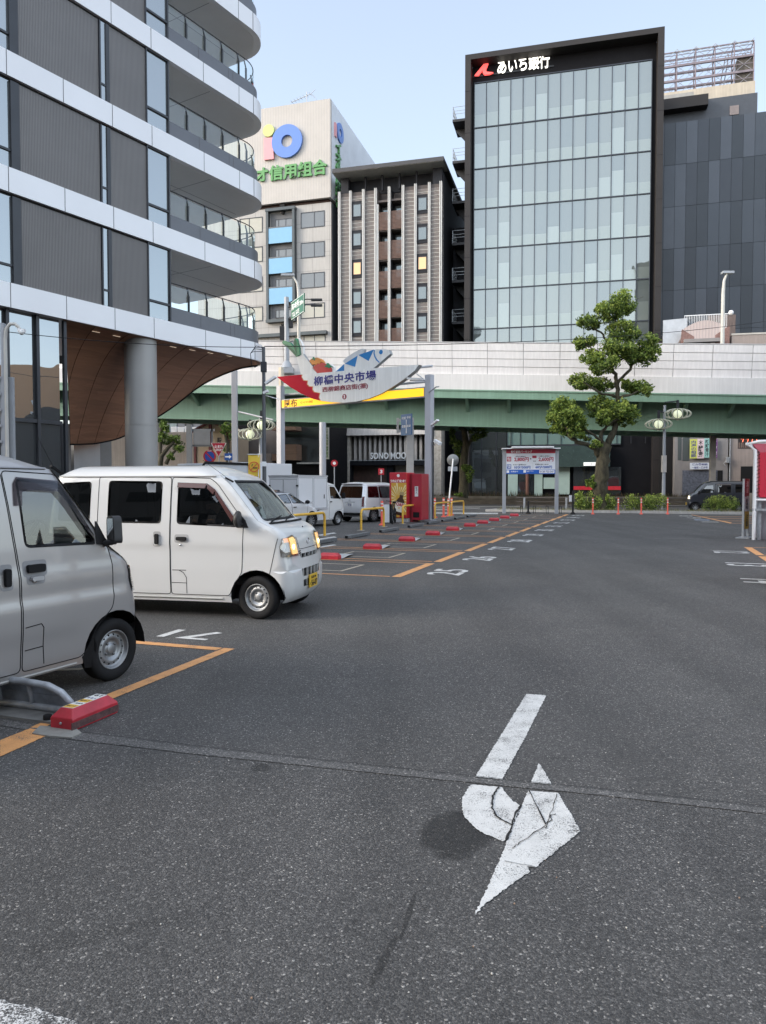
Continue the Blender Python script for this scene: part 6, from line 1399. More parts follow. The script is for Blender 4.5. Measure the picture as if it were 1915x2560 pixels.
# ================= VEHICLES =================
random.seed(11)
def interp(tab,q):
    if q<=tab[0][0]: return tab[0][1]
    for (a,b),(c,d) in zip(tab,tab[1:]):
        if q<=c: return b+(d-b)*(q-a)/(c-a)
    return tab[-1][1]
def smooth_tab(tab,h=.03):
    return lambda q:(interp(tab,q-h)+2*interp(tab,q)+interp(tab,q+h))/4
def inside(p,poly):
    x,y=p; c=False; n=len(poly); j=n-1
    for i in range(n):
        xi,yi=poly[i]; xj,yj=poly[j]
        if (yi>y)!=(yj>y) and x<(xj-xi)*(y-yi)/(yj-yi)+xi: c=not c
        j=i
    return c
def segd(p,a,b):
    ax,ay=a; bx,by=b; dx,dy=bx-ax,by-ay; l=dx*dx+dy*dy
    t=0 if l<1e-12 else max(0,min(1,((p[0]-ax)*dx+(p[1]-ay)*dy)/l))
    return math.hypot(p[0]-ax-t*dx,p[1]-ay-t*dy)
def dens(poly,step):
    out=[]
    for i,a in enumerate(poly):
        b=poly[(i+1)%len(poly)]; n=max(1,int(math.hypot(b[0]-a[0],b[1]-a[1])/step))
        for k in range(n): out.append((a[0]+(b[0]-a[0])*k/n,a[1]+(b[1]-a[1])*k/n))
    return out
def rounded(poly,r,n=4):
    out=[]; N_=len(poly)
    for i,p in enumerate(poly):
        a=Vector(poly[i-1]); b=Vector(p); c=Vector(poly[(i+1)%N_]); rr=r
        da=(a-b); dc=(c-b); rr=min(r,da.length*.45,dc.length*.45); q0=b+da.normalized()*rr; q1=b+dc.normalized()*rr
        for k in range(n+1):
            t=k/n; q=q0*(1-t)**2+b*2*t*(1-t)+q1*t*t; out.append((q.x,q.y))
    return out
def inset(poly,d):
    n=len(poly); A=sum(poly[i][0]*poly[(i+1)%n][1]-poly[(i+1)%n][0]*poly[i][1] for i in range(n)); s=1 if A>0 else -1; out=[]
    for i in range(n):
        a=Vector(poly[i-1]); b=Vector(poly[i]); c=Vector(poly[(i+1)%n]); t=(c-a).normalized(); out.append((b.x-t.y*d*s,b.y+t.x*d*s))
    return out
def panelize(outline,holes,lines,step,regions):
    # 2-D constrained triangulation; returns {region:(verts2d,tris)}
    vs=[];ed=[]
    def loop(P,closed=True):
        n0=len(vs); vs.extend(Vector(p) for p in P); n=len(P)
        ed.extend((n0+i,n0+(i+1)%n) for i in range(n if closed else n-1))
    loop(outline)
    for h in holes: loop(h)
    for l in lines: loop(l,False)
    segs=[(tuple(vs[a]),tuple(vs[b])) for a,b in ed]
    x0=min(p[0] for p in outline);x1=max(p[0] for p in outline);y0=min(p[1] for p in outline);y1=max(p[1] for p in outline)
    y=y0+step/2; k=0; S=step*.45
    cells={}
    for s in segs:
        for i in range(int((min(s[0][0],s[1][0])-S)//step),int((max(s[0][0],s[1][0])+S)//step)+1):
            for j in range(int((min(s[0][1],s[1][1])-S)//step),int((max(s[0][1],s[1][1])+S)//step)+1): cells.setdefault((i,j),[]).append(s)
    while y<y1:
        x=x0+step*(.5 if k%2 else .25)
        while x<x1:
            p=(x,y)
            if inside(p,outline) and all(segd(p,*s)>S for s in cells.get((int(x//step),int(y//step)),())): vs.append(Vector(p))
            x+=step
        y+=step*.87; k+=1
    V,E_,Fc,_,_,_=delaunay_2d_cdt(vs,ed,[],0,1e-5)
    out={}
    for f in Fc:
        c=sum((V[i] for i in f),Vector((0,0)))/len(f)
        if not inside(c,outline) or any(inside(c,h) for h in holes): continue
        r='body'
        for nm,pl in regions:
            if inside(c,pl): r=nm; break
        out.setdefault(r,[]).append(tuple(f))
    return V,out
class Car:
    def __init__(s,P):
        s.P=P; s.xf=smooth_tab(P['xf']); s.xr=smooth_tab(P['xr']); s.w=smooth_tab(P['w']); s.rf=smooth_tab(P['rf'],.06); s.rr=lambda z:P.get('rr',.10)
        s.bow=P.get('bow',.06); s.crs=P.get('crease',[])
    def side(s,x,z):
        W=s.w(z); f=s.xf(z)-s.bow; r=s.rf(z); y=W
        d=x-(f-r)
        if d>0: y=W-r+math.sqrt(max(r*r-d*d,0))
        b=s.xr(z); r2=s.rr(z); d=(b+r2)-x
        if d>0: y=W-r2+math.sqrt(max(r2*r2-d*d,0))
        for (z0,z1,x0,x1,amp,w) in s.crs:
            if x0<x<x1:
                zc=z0+(z1-z0)*(x-x0)/(x1-x0); fade=min(1,(x-x0)/.15,(x1-x)/.15); y+=amp*fade/(1+math.exp(-(z-zc)/w))
        return y
    def front(s,y,z):
        W=s.w(z); r=s.rf(z); a=abs(y); x=s.xf(z)-s.bow*min(a/(W-r),1)**2; d=a-(W-r)
        if d>0: x=x-r+math.sqrt(max(r*r-d*d,0))
        return x
    def rear(s,y,z):
        W=s.w(z); r=s.rr(z); a=abs(y); x=s.xr(z); d=a-(W-r)
        if d>0: x=x+r-math.sqrt(max(r*r-d*d,0))
        return x
K7=1-math.sqrt(.5)
def build_car(P,root):
    c=Car(P); st=P.get('step',.05); z0,zr=P['z0'],P['zr']; paint=P['paint']; R0=P['R']; wb=P['wb']; ra=P.get('ra',R0+.065)
    nz=max(8,int((zr-z0)/st)); zs=[z0+(zr-z0)*i/nz for i in range(nz+1)]
    fx=lambda z:c.xf(z)-c.bow-c.rf(z)*K7; rx=lambda z:c.xr(z)+c.rr(z)*K7
    nx=max(8,int((fx(zr)-rx(zr))/st)); xs=[rx(zr)+(fx(zr)-rx(zr))*i/nx for i in range(nx+1)]
    out=[]
    def arch(xc):
        a0=math.asin(min(1,max(-1,(z0-R0)/ra))); n=14
        return [(xc+ra*math.cos(math.pi-a0-(math.pi-2*a0)*i/n),R0+ra*math.sin(math.pi-a0-(math.pi-2*a0)*i/n)) for i in range(n+1)]
    bot=[(rx(z0),z0)]; bot+=arch(-wb)
    a=arch(-wb)[-1]; b=arch(0)[0]; n=max(2,int((b[0]-a[0])/st)); bot+=[(a[0]+(b[0]-a[0])*i/n,z0) for i in range(1,n)]
    bot+=arch(0)
    outline=bot+[(fx(z),z) for z in zs]+[(x,zr) for x in xs[::-1][1:]]+[(rx(z),z) for z in zs[::-1][1:-1]]
    wins=[(nm,dens(rounded(pl,P.get('wr',.05)),st)) for nm,pl in P['windows']]
    doors=[(nm,dens(rounded(pl,.04),st)) for nm,pl in P.get('doors',[])]
    regs=list(doors)
    if 'bumper' in P:
        zb,xb=P['bumper']; regs.append(('bumper',[(xb,0),(9,0),(9,zb),(xb,zb)])); 
    lines=[]
    if 'bumper' in P: lines.append([(xb,z0+.02),(xb,zb),(fx(zb)-.001,zb)])
    V,reg=panelize(outline,[w for _,w in wins],[d+[d[0]] for _,d in doors]+lines,st,regs)
    sides=[MB(),MB()]
    parts={}
    for nm,tr in reg.items():
        for sg in (1,-1):
            key=nm if nm in('body','bumper') else nm+('L' if sg>0 else 'R')
            mb=parts.setdefault(key,MB()); used={}; vs=[]; fs=[]
            for f in tr:
                ff=[]
                for i in f:
                    if i not in used: used[i]=len(vs); vs.append((V[i].x,sg*c.side(V[i].x,V[i].y),V[i].y))
                    ff.append(used[i])
                fs.append(tuple(ff) if sg<0 else tuple(ff[::-1]))
            mb.add(vs,fs,0,True)
    # front
    ny=10; zf0=P.get('zf0',z0)
    zsf=zs
    fo=[]; wtop=c.w(zr)-c.rf(zr)*K7
    ys=[-wtop+2*wtop*i/(2*ny) for i in range(2*ny+1)]
    fo=[(y,zr) for y in ys[::-1]]+[(-(c.w(z)-c.rf(z)*K7),z) for z in zs[::-1][1:]]
    wb0=c.w(z0)-c.rf(z0)*K7; fo+=[(-wb0+2*wb0*i/ny,z0) for i in range(1,ny)]+[((c.w(z)-c.rf(z)*K7),z) for z in zs[:-1]]
    ws=[dens(rounded(P['screen'],.05),st)] if 'screen' in P else []
    gr=[dens(rounded(g,.015),st) for g in P.get('grilles',[])]
    fl=[]
    if 'bumper' in P: fl.append([(-(c.w(zb)-c.rf(zb)*K7)+.001,zb),((c.w(zb)-c.rf(zb)*K7)-.001,zb)])
    V2,reg2=panelize(fo,ws+gr,fl,st,[('bumper',[(-9,0),(9,0),(9,zb),(-9,zb)])] if 'bumper' in P else [])
    for nm,tr in reg2.items():
        mb=parts.setdefault(nm,MB()); used={}; vs=[]; fs=[]
        for f in tr:
            ff=[]
            for i in f:
                if i not in used: used[i]=len(vs); vs.append((c.front(V2[i].x,V2[i].y),V2[i].x,V2[i].y))
                ff.append(used[i])
            fs.append(tuple(ff))
        mb.add(vs,fs,0,True)
    # rear
    wt=c.w(zr)-c.rr(zr)*K7; ysr=[-wt+2*wt*i/(2*ny) for i in range(2*ny+1)]
    ro=[(y,zr) for y in ysr[::-1]]+[(-(c.w(z)-c.rr(z)*K7),z) for z in zs[::-1][1:]]+[((c.w(z)-c.rr(z)*K7),z) for z in zs[:-1]]
    rs=[dens(rounded(P['rscreen'],.05),st)] if 'rscreen' in P else []
    V3,reg3=panelize(ro,rs,[],st*1.5,[])
    mb=parts['body']; used={}; vs=[]; fs=[]
    for f in reg3['body']:
        ff=[]
        for i in f:
            if i not in used: used[i]=len(vs); vs.append((c.rear(V3[i].x,V3[i].y),V3[i].x,V3[i].y))
            ff.append(used[i])
        fs.append(tuple(ff[::-1]))
    mb.add(vs,fs,0,True)
    # roof
    ol=[(x,c.side(x,zr)) for x in xs]+[(c.front(y,zr),y) for y in ys[::-1][1:-1]]+[(x,-c.side(x,zr)) for x in xs[::-1]]+[(c.rear(y,zr),y) for y in ysr[1:-1]]
    V4,reg4=panelize(ol,[],[],st*1.3,[])
    cr=P.get('crown',.12); xf_,xr_=c.xf(zr)-c.bow,c.xr(zr)
    def rz(x,y):
        W=c.side(max(xr_+.11,min(x,xf_-.16)),zr); a=min(1,abs(y)/W); e=max(0,1-a**3)
        f=max(0,min(1,(c.front(y,zr)-x)/P.get('rfl',.55))); g=max(0,min(1,(x-c.rear(y,zr))/.25))
        return zr+cr*(e**.75)*(1-(1-f)**2.2)*(1-(1-g)**2.5)
    rf=MB(); rf.add([(v.x,v.y,rz(v.x,v.y)) for v in V4],[tuple(f) for f in reg4['body']],0,True)
    if P.get('ribs'):
        pass
    body=None; objs={}
    roof=rf.build('roof',P.get('roof_paint',paint),root,angle=50)
    for k,mb in parts.items():
        nm={'body':'body','bumper':'bumper'}.get(k,k.rstrip('LR'))
        objs[k]=mb.build(nm,P.get('body_mats',{}).get(nm,paint),root,angle=38,weld=True)
    # windows
    for nm,w in wins:
        wi=inset(w,.022); own=nm.split(':')[0] if ':' in nm else None
        for sg in (1,-1):
            par=objs.get((own or '')+('L' if sg>0 else 'R'),objs['body'])
            n=len(w); g=MB()
            vs=[(x,sg*(c.side(x,z)-.008),z) for x,z in w]
            Vv,rg=panelize(w,[],[],.12,[])
            tr=[t for v in rg.values() for t in v]
            g.add([(v.x,sg*(c.side(v.x,v.y)-.010),v.y) for v in Vv],[t if sg<0 else t[::-1] for t in tr],0,True)
            o=g.build('window',P['glass'] if not nm.endswith('!') else P.get('glass2',P['glass']),par)
            b=MB(); vs=[(x,sg*(c.side(x,z)+.003),z) for x,z in w]+[(x,sg*(c.side(x,z)-.004),z) for x,z in wi]
            b.add(vs,[(i,(i+1)%n,n+(i+1)%n,n+i) for i in range(n)]+[(n+i,n+(i+1)%n,(i+1)%n,i) for i in range(n)]); b.build('window_seal',RUB,o)
    def patch(fn,poly,off,name,mat,par,step=.06,swap=False):
        Vv,rg=panelize(poly,[],[],step,[]); tr=[t for v in rg.values() for t in v]
        g=MB(); g.add([fn(v.x,v.y,off) for v in Vv],tr,0,True); return g.build(name,mat,par)
    ff=lambda y,z,o:(c.front(y,z)+o,y,z); fr_=lambda y,z,o:(c.rear(y,z)-o,y,z)
    if ws:
        o=patch(ff,ws[0],-.008,'windscreen',P.get('wglass',P['glass']),root,.12); w=ws[0]; wi=inset(w,.03); n=len(w)
        b=MB(); b.add([ff(y,z,.004) for y,z in w]+[ff(y,z,-.003) for y,z in wi],[(i,(i+1)%n,n+(i+1)%n,n+i) for i in range(n)]+[(n+i,n+(i+1)%n,(i+1)%n,i) for i in range(n)]); b.build('window_seal',RUB,o)
    if rs:
        o=patch(fr_,rs[0],-.008,'rear_window',P.get('glass2',P['glass']),root,.12)
    for g in gr: patch(ff,g,-.03,'grille',BLK,root)
    # dark inside: underbody, wells, seats
    m=MB(); m.box(c.xr(.6)+.12,c.xf(.6)-.12,-c.w(.4)+.2,c.w(.4)-.2,z0+.02,z0+.20); m.box(-wb+.35,-.36,-c.w(.4)+.03,c.w(.4)-.03,z0+.02,z0+.08)
    for xc in (0,-wb):
        for sg in (1,-1):
            n=12; pts=[(xc+(ra+.01)*math.cos(math.pi*i/n),R0+(ra+.01)*math.sin(math.pi*i/n)) for i in range(n+1)]
            y1=sg*(c.w(.4)-.006); y2=sg*(c.w(.4)-.30)
            vs=[(x,y1,z) for x,z in pts]+[(x,y2,z) for x,z in pts]; m.add(vs,[(i,i+1,n+2+i,n+1+i) for i in range(n)]+[tuple(range(n+1,2*n+2))])
    m.build('underbody',BLK,root)
    if P.get('interior',True):
        xs_=P.get('seat_x',-.75); INT=mk('interior_dark',(.035,.036,.04),.8)
        for sg in (1,-1):
            m=MB(); m.box(xs_-.05,xs_+.45,sg*.36-.22,sg*.36+.22,.55,.72); m.box(xs_-.16,xs_-.02,sg*.36-.21,sg*.36+.21,.70,1.28); m.box(xs_-.15,xs_-.06,sg*.36-.12,sg*.36+.12,1.30,1.48); m.build('seat',INT,root,.03)
        zc=P.get('dash_z',1.08); xd=P.get('dash_x',-.10); m=MB(); m.box(xd-.22,xd+.18,-.58,.58,zc-.3,zc); m.box(c.xr(.6)+.15,xd,-.6,.6,z0+.2,.5); m.build('dashboard',INT,root,.04)
        m=MB(); cx,cz=xd-.34,zc+.02; Mr=Matrix.Translation((cx,-.36,cz))@Matrix.Rotation(R(-52),4,'Y'); pts=[Mr@Vector((.185*math.cos(2*math.pi*i/24),.185*math.sin(2*math.pi*i/24),0)) for i in range(25)]; m.tube(pts,.016,6,cap=False)
        m.tube([Mr@Vector((-.18,0,0)),Mr@Vector((.18,0,0))],.018,6); m.tube([Mr@Vector((0,0,0)),(xd,-.36,zc-.12)],.03,6); m.build('steering_wheel',mk('wheel_black',(.02,.02,.022),.5),root)
    # seams
    sm=MB()
    for nm,d in doors:
        for sg in (1,-1): sm.tube([(x,sg*(c.side(x,z)+.0005),z) for x,z in d+[d[0]]],.0042,4,0,False)
    for ln in P.get('seams',[]):
        pts=dens(ln,.05)[:-1] if False else [(ln[i][0]+(ln[i+1][0]-ln[i][0])*k/6,ln[i][1]+(ln[i+1][1]-ln[i][1])*k/6) for i in range(len(ln)-1) for k in range(7)]
        for sg in (1,-1): sm.tube([(x,sg*(c.side(x,z)+.0005),z) for x,z in pts],.004,4,0,False)
    for ln in P.get('fseams',[]):
        pts=[(ln[i][0]+(ln[i+1][0]-ln[i][0])*k/10,ln[i][1]+(ln[i+1][1]-ln[i][1])*k/10) for i in range(len(ln)-1) for k in range(11)]
        sm.tube([ff(y,z,.0005) for y,z in pts],.004,4,0,False)
    if sm.f: sm.build('panel_gap',BLK,objs['body'])
    # arch lip
    # wheels
    wy=c.w(.4)-P.get('wi',.085)
    for xc,steer in ((0,P.get('steer',0)),(-wb,0)):
        for sg in (1,-1): wheel(root,(xc,sg*wy,R0),R0,P.get('tw',.145),sg,steer,P.get('rim','steel'),P.get('rr_',.62))
    for (poly,off,nm,mat) in P.get('fpatch',[]):
        par=objs['bumper'] if False else root
        for s_ in (1,-1): patch(ff,dens([(y*s_,z) for y,z in poly],.05),off,nm,mat,par,.05)
    return c,objs,patch,ff,fr_
RUB=mk('rubber_black',(.007,.007,.008),.6,spec=.25); TYRE=mk('tyre_rubber',(.013,.013,.014),.8,var=.25,vs=9,spec=.25); RIMS=mk('rim_silver',(.30,.31,.32),.42,.7,var=.12,vs=12); RIMD=mk('rim_dark',(.06,.06,.065),.4,.6)
def wheel(root,c,r,w,sg,steer,kind,rr):
    M=Matrix.Translation(c)@Matrix.Rotation(steer,4,'Z')@Matrix.Rotation(R(-90)*sg,4,'X')   # local z -> outward
    rim=r*rr; h=w/2
    m=MB(); m.lathe([(rim*.98,-h*.8),(r*.86,-h),(r*.97,-h*.86),(r,-h*.6),(r,h*.6),(r*.97,h*.86),(r*.88,h*1.0),(r*.80,h*1.02),(rim*1.04,h*.88),(rim,h*.72)],40,0,M)
    for q in (-.4,0,.4): m.lathe([(r+.001,h*q-.004),(r+.0015,h*q+.004)],40,0,M)
    t=m.build('wheel',TYRE,root)
    m=MB()
    if kind=='steel':
        m.lathe([(rim*1.03,h*.80),(rim*1.0,h*.86),(rim*.95,h*.80),(rim*.93,h*.45),(rim*.82,h*.30),(rim*.74,h*.42),(rim*.58,h*.52),(rim*.52,h*.30),(rim*.40,h*.20),(rim*.30,h*.24),(rim*.24,h*.42),(rim*.20,h*.46),(0,h*.46)],40,0,M)
        o=m.build('rim',RIMS,t)
        d=MB()
        for k in range(14):
            a=2*math.pi*k/14; d.sphere(M@Vector((rim*.755*math.cos(a),rim*.755*math.sin(a),h*.37)),(rim*.055,rim*.055,rim*.055),5)
        d.build('rim_hole',BLK,o); d=MB()
        for k in range(4):
            a=2*math.pi*(k+.4)/4; d.lathe([(rim*.07,h*.2),(rim*.07,h*.36),(0,h*.38)],8,0,M@Matrix.Translation((rim*.36*math.cos(a),rim*.36*math.sin(a),0)))
        d.build('wheel_nut',mk('nut_grey',(.2,.2,.2),.4,.8),o)
    else:
        m.lathe([(rim*1.02,h*.78),(rim*.98,h*.84),(rim*.94,h*.7),(rim*.9,-h*.2),(0,-h*.2)],32,1,M)
        for k in range(kind):
            a=2*math.pi*k/kind; ca,sa=math.cos(a),math.sin(a); P_=lambda rad,off,z:M@Vector((rad*ca-off*sa,rad*sa+off*ca,z))
            m.add([P_(rim*.1,-rim*.09,h*.5),P_(rim*.95,-rim*.12,h*.72),P_(rim*.95,rim*.12,h*.72),P_(rim*.1,rim*.09,h*.5)],[(0,1,2,3)],0)
        m.lathe([(rim*.95,h*.72),(rim*1.0,h*.8)],32,0,M); m.lathe([(rim*.18,h*.5),(rim*.16,h*.58),(0,h*.6)],16,0,M); m.build('rim',[RIMS,RIMD],t)
    return t
def place(root,p,hd): root.location=(p[0],p[1],0); root.rotation_euler=(0,0,math.pi/2-hd)
def front_contact(px,py,hd,halfw,right=True):
    p=G(px,py); h=Vector((math.sin(hd),math.cos(hd),0)); r=Vector((h.y,-h.x,0)); return p-r*halfw if right else p+r*halfw
def paint(name,col,metal=0,rough=.28,spec=.5):
    if name in _M: return _M[name]
    m=mk(name,col,rough,metal,var=.03,vs=.8,coat=.9,spec=spec); return m
PW_=paint('white_car_paint',(.66,.66,.65)); PS=paint('silver_car_paint',(.39,.375,.37),.40,.36); PB=paint('black_car_paint',(.012,.014,.022)); PWW=paint('pearl_car_paint',(.66,.67,.69),.15)
GD=glass('tinted_glass',(.045,.05,.055),.09); GC=glass('clear_car_glass',(.62,.68,.64),.10); GW2=glass('windscreen_glass',(.50,.57,.55),.24)
CHR=mk('chrome',(.7,.7,.7),.15,1.0,var=.02); LENS=glass('lens_clear',(.9,.9,.9),.15); HLD=mk('lamp_housing',(.26,.245,.225),.3,.6,var=.3,vs=20); REFL=mk('lamp_reflector',(.55,.55,.56),.2,.9,var=.3,vs=25)
BULB=emis('lit_bulb',(1,.83,.42),3.2); BULB2=emis('lit_amber',(1,.50,.10),1.3)
# ---- white kei van with its lamps lit ----
hd=R(102); HWV=.735
van=thing('kei_van','white kei van with lit headlights and yellow plate pulling out to the right','van')
place(van,front_contact(644,1549,hd,HWV-.03),hd)
PV=dict(z0=.20,zr=1.765,R=.268,wb=2.45,paint=PW_,glass=glass('tinted_front',(.16,.17,.175),.07),glass2=GD,wglass=GW2,step=.045,steer=R(-9),ra=.345,
 xf=[(.18,.36),(.26,.44),(.36,.475),(.55,.48),(.70,.455),(.80,.44),(.95,.41),(1.05,.37),(1.13,.27),(1.18,.13),(1.22,.055),(1.30,0.0),(1.60,-.25),(1.72,-.37),(1.78,-.47)],
 xr=[(.2,-2.87),(.5,-2.92),(1.1,-2.91),(1.6,-2.86),(1.78,-2.80)],
 w=[(.18,.69),(.3,.72),(.6,.735),(.9,.735),(1.15,.722),(1.5,.685),(1.75,.65),(1.8,.63)],
 rf=[(.2,.15),(.6,.16),(.9,.145),(1.1,.11),(1.25,.075),(1.8,.09)],rr=.10,bow=.04,crown=.145,
 crease=[(.885,.885,-2.7,.25,.010,.012)],
 windows=[('front_door:w',[(-1.055,1.165),(-.235,1.135),(-.30,1.24),(-.56,1.58),(-.66,1.655),(-1.055,1.685)]),('sliding_door:w!',[(-2.02,1.175),(-1.27,1.17),(-1.27,1.70),(-2.02,1.71)]),('quarter_window!',[(-2.74,1.19),(-2.27,1.18),(-2.27,1.70),(-2.70,1.68)])],
 doors=[('front_door',[(-1.14,.285),(-.36,.285),(-.315,.40),(-.19,.58),(-.165,1.20),(-.235,1.30),(-.52,1.66),(-.62,1.735),(-1.14,1.75)]),('sliding_door',[(-2.16,.285),(-1.15,.285),(-1.15,1.75),(-2.16,1.76)])],
 bumper=(.60,.20),seams=[[(-.93,.59),(-1.12,.59)],[(-.93,.43),(-1.13,.43)],[(-.93,.30),(-.93,.50),(-.97,.56),(-1.03,.59)],[(-2.70,.885),(-2.17,.885)],[(.17,.57),(.27,1.0)]],
 fseams=[[(-.34,.845),(.34,.845)],[(-.36,1.0),(-.34,.845)],[(.36,1.0),(.34,.845)]],
 screen=[(-.575,1.205),(.575,1.205),(.50,1.715),(-.50,1.715)],
 grilles=[[(-.33,.735),(.33,.735),(.36,.785),(-.36,.785)],[(-.34,.50),(.34,.50),(.36,.60),(-.36,.60)],[(-.32,.37),(.32,.37),(.34,.455),(-.34,.455)]],
 fpatch=[([(.40,.77),(.725,.775),(.725,.90),(.70,1.0),(.44,1.035),(.395,.99)],.004,'headlight',HLD)],
 seat_x=-.78,dash_x=-.12,dash_z=1.13,wi=.09)
c,ob,patch,ff,fr_=build_car(PV,van)
for s_ in (1,-1):
    patch(ff,dens([(y*s_,z) for y,z in ((.415,.785),(.60,.785),(.615,.90),(.60,1.01),(.45,1.022),(.415,.98))],.04),.008,'headlight_reflector',mk('lamp_gold',(.60,.42,.18),.2,.85,var=.5,vs=22),van,.04)
    patch(ff,dens([(y*s_,z) for y,z in ((.425,.80),(.575,.80),(.595,.90),(.585,1.0),(.46,1.01),(.425,.97))],.04),.012,'lit_reflector',mk('lit_gold',(.95,.60,.24),.3,var=.45,vs=26,emit=.75),van,.04)
    m=MB(); x,y,z=ff(.515*s_,.885,.014); m.sphere((x-.004,y,z),(.014,.034,.038),8); m.build('lit_bulb',BULB,van)
    patch(ff,dens([(y*s_,z) for y,z in ((.61,.95),(.69,.95),(.69,1.0),(.61,1.005))],.04),.012,'indicator',mk('lit_amber2',(.85,.35,.10),.3,var=.2,vs=20,emit=.5),van,.04)
    patch(ff,dens([(y*s_,z) for y,z in ((.40,.77),(.728,.775),(.728,.90),(.70,1.0),(.44,1.035),(.395,.99))],.04),.022,'headlight_lens',LENS,van,.05)
for q in (-.30,-.15,0,.15,.30):
    for (za,zb) in ((.735,.785),(.50,.60),(.37,.455)): x=c.front(q,(za+zb)/2); each([(x-.028,x-.004,q-.009,q+.009,za,zb)],'grille_bar',PW_,van)
m=MB()
for zz in (.82,.795): x,y,z=ff(.375,zz,.002); m.box(x-.01,x+.004,-.375,-.30,zz-.008,zz+.008)
m.build('vent_slot',BLK,van)
x=c.front(0,.93); m=MB(); pts=[(x+.008,.045*math.cos(2*math.pi*i/20),.93+.036*math.sin(2*math.pi*i/20)) for i in range(21)]; m.tube(pts,.006,6,cap=False); m.bar((x+.008,-.03,.915),(x+.008,.0,.96),.012); m.bar((x+.008,.0,.90),(x+.008,.03,.945),.012); m.build('emblem',CHR,van)
m=MB(); m.sphere((c.front(.05,1.10)+.004,.12,1.105),.009,5); m.build('washer_nozzle',BLK,van)
xp=c.front(0,.42)+.022; m=MB(); m.box(xp-.012,xp,-.165,.165,.335,.50); pl=m.build('number_plate',mk('plate_yellow',(.70,.44,.03),.4,var=.03),van); MPm=Matrix.Translation((xp+.001,0,.40))@Matrix(((0,0,1,0),(1,0,0,0),(0,1,0,0),(0,0,0,1)))
m=MB(); m.box(xp-.09,xp-.012,-.1,.1,.38,.46); m.build('plate_bracket',BLK,van)
text('56-07',.24,.078,TBLK,pl,MPm@Matrix.Translation((.025,-.012,0)),bold=.02,depth=.002); text('名古屋 480',.2,.034,TBLK,pl,MPm@Matrix.Translation((0,.062,0)),depth=.002,bold=.02); text('さ',.03,.03,TBLK,pl,MPm@Matrix.Translation((-.13,-.012,0)),depth=.002)
def handle(c,root,x,z,sg,w=.13,h=.045,vert=False,cup=True,paint_=None):
    y=c.side(x,z); m=MB()
    if vert: w,h=.045,.13
    if cup:
        k=MB(); P_=rounded([(x-w/2-.03,z-h/2-.03),(x+w/2+.03,z-h/2-.03),(x+w/2+.03,z+h/2+.03),(x-w/2-.03,z+h/2+.03)],.03); k.add([(a,sg*(c.side(a,b)+.0015),b) for a,b in P_],[tuple(range(len(P_)))] ); k.build('handle_recess',mk('recess_'+(paint_ or 'white'),(.40,.40,.40) if paint_ is None else (.24,.24,.25),.45,.2),root)
    m.slab(rounded([(x-w/2,z-h/2),(x+w/2,z-h/2),(x+w/2,z+h/2),(x-w/2,z+h/2)],.02),0,.03,Matrix.Translation((0,sg*(y+.002),0))@Matrix(((1,0,0,0),(0,0,sg,0),(0,1,0,0),(0,0,0,1)))); return m.build('door_handle',BLK,root)
for sg in (1,-1):
    d=ob['front_door'+('L' if sg>0 else 'R')]; handle(c,d,-.985,.985,sg); m=MB(); m.lathe([(0,.012),(.012,.012),(.014,0)],10,0,Matrix.Translation((-1.0,sg*c.side(-1,.90),.905))@Matrix.Rotation(R(-90)*sg,4,'X')); m.build('key_lock',CHR,d)
    handle(c,ob['sliding_door'+('L' if sg>0 else 'R')],-1.32,.975,sg,vert=True)
    # mirror
    m=MB(); x,z=-.20,1.235; y=sg*(c.side(x,1.2)+.09); m.lathe([(0,-.05),(.055,-.045),(.085,-.02),(.09,.0),(.085,.02),(0,.03)],16,0,Matrix.Translation((x-.0,y,z))@Matrix.Rotation(R(90),4,'Y')@Matrix.Diagonal((1.18,.92,1,1))); m.slab([(-.24,1.13),(-.10,1.13),(-.14,1.22),(-.24,1.32)],-.01,.012,Matrix.Translation((0,sg*c.side(-.17,1.2),0))@Matrix(((1,0,0,0),(0,0,sg,0),(0,1,0,0),(0,0,0,1)))); m.tube([(x+.02,sg*c.side(-.17,1.17),1.17),(x,y,z-.06)],.02,6); m.build('wing_mirror',mk('mirror_black',(.022,.022,.024),.5),van,angle=50)
    # door visor (smoked red-brown)
    P_=[(-1.09,1.62),(-1.06,1.685),(-.66,1.672),(-.55,1.595),(-.29,1.26)]; m=MB()
    for a,b in zip(P_,P_[1:]):
        m.add([(a[0],sg*(c.side(*a)+.012),a[1]),(b[0],sg*(c.side(*b)+.012),b[1]),(b[0]-.025,sg*(c.side(b[0],b[1])+.025),b[1]-.06),(a[0]+.0,sg*(c.side(a[0],a[1])+.025),a[1]-.06)],[(0,1,2,3),(3,2,1,0)])
    m.build('door_visor',mk('visor_brown',(.09,.032,.028),.25,coat=.5),d)
m=MB()
for sg in (1,-1):
    m.tube([(x,sg*(c.side(x,1.76)+.006),1.762) for x in [-2.75+i*.2 for i in range(12)]],.011,6)
m.build('roof_gutter',mk('gutter_grey',(.45,.45,.44),.5),van)
m=MB(); b=(-.44,-.635,1.742); m.bar(b,(b[0]+.10,b[1]+.008,b[2]-.05),.028,.02); m.tube([(b[0]+.02,b[1],b[2]),(b[0]-.30,b[1]-.0,b[2]+.22)],.0025,4); m.build('roof_antenna',BLK,van)
m=MB(); 
for y0,y1 in ((-.50,-.02),(-.02,.45)): m.tube([(c.front(y0,1.19)+.012,y0,1.19),(c.front((y0+y1)/2,1.215)+.014,(y0+y1)/2,1.225),(c.front(y1,1.235)+.014,y1,1.25)],.009,5)
m.tube([(c.front(y,1.172)+.006,y,1.178) for y in [-.6+.1*i for i in range(13)]],.016,5)
m.build('wiper',BLK,van)
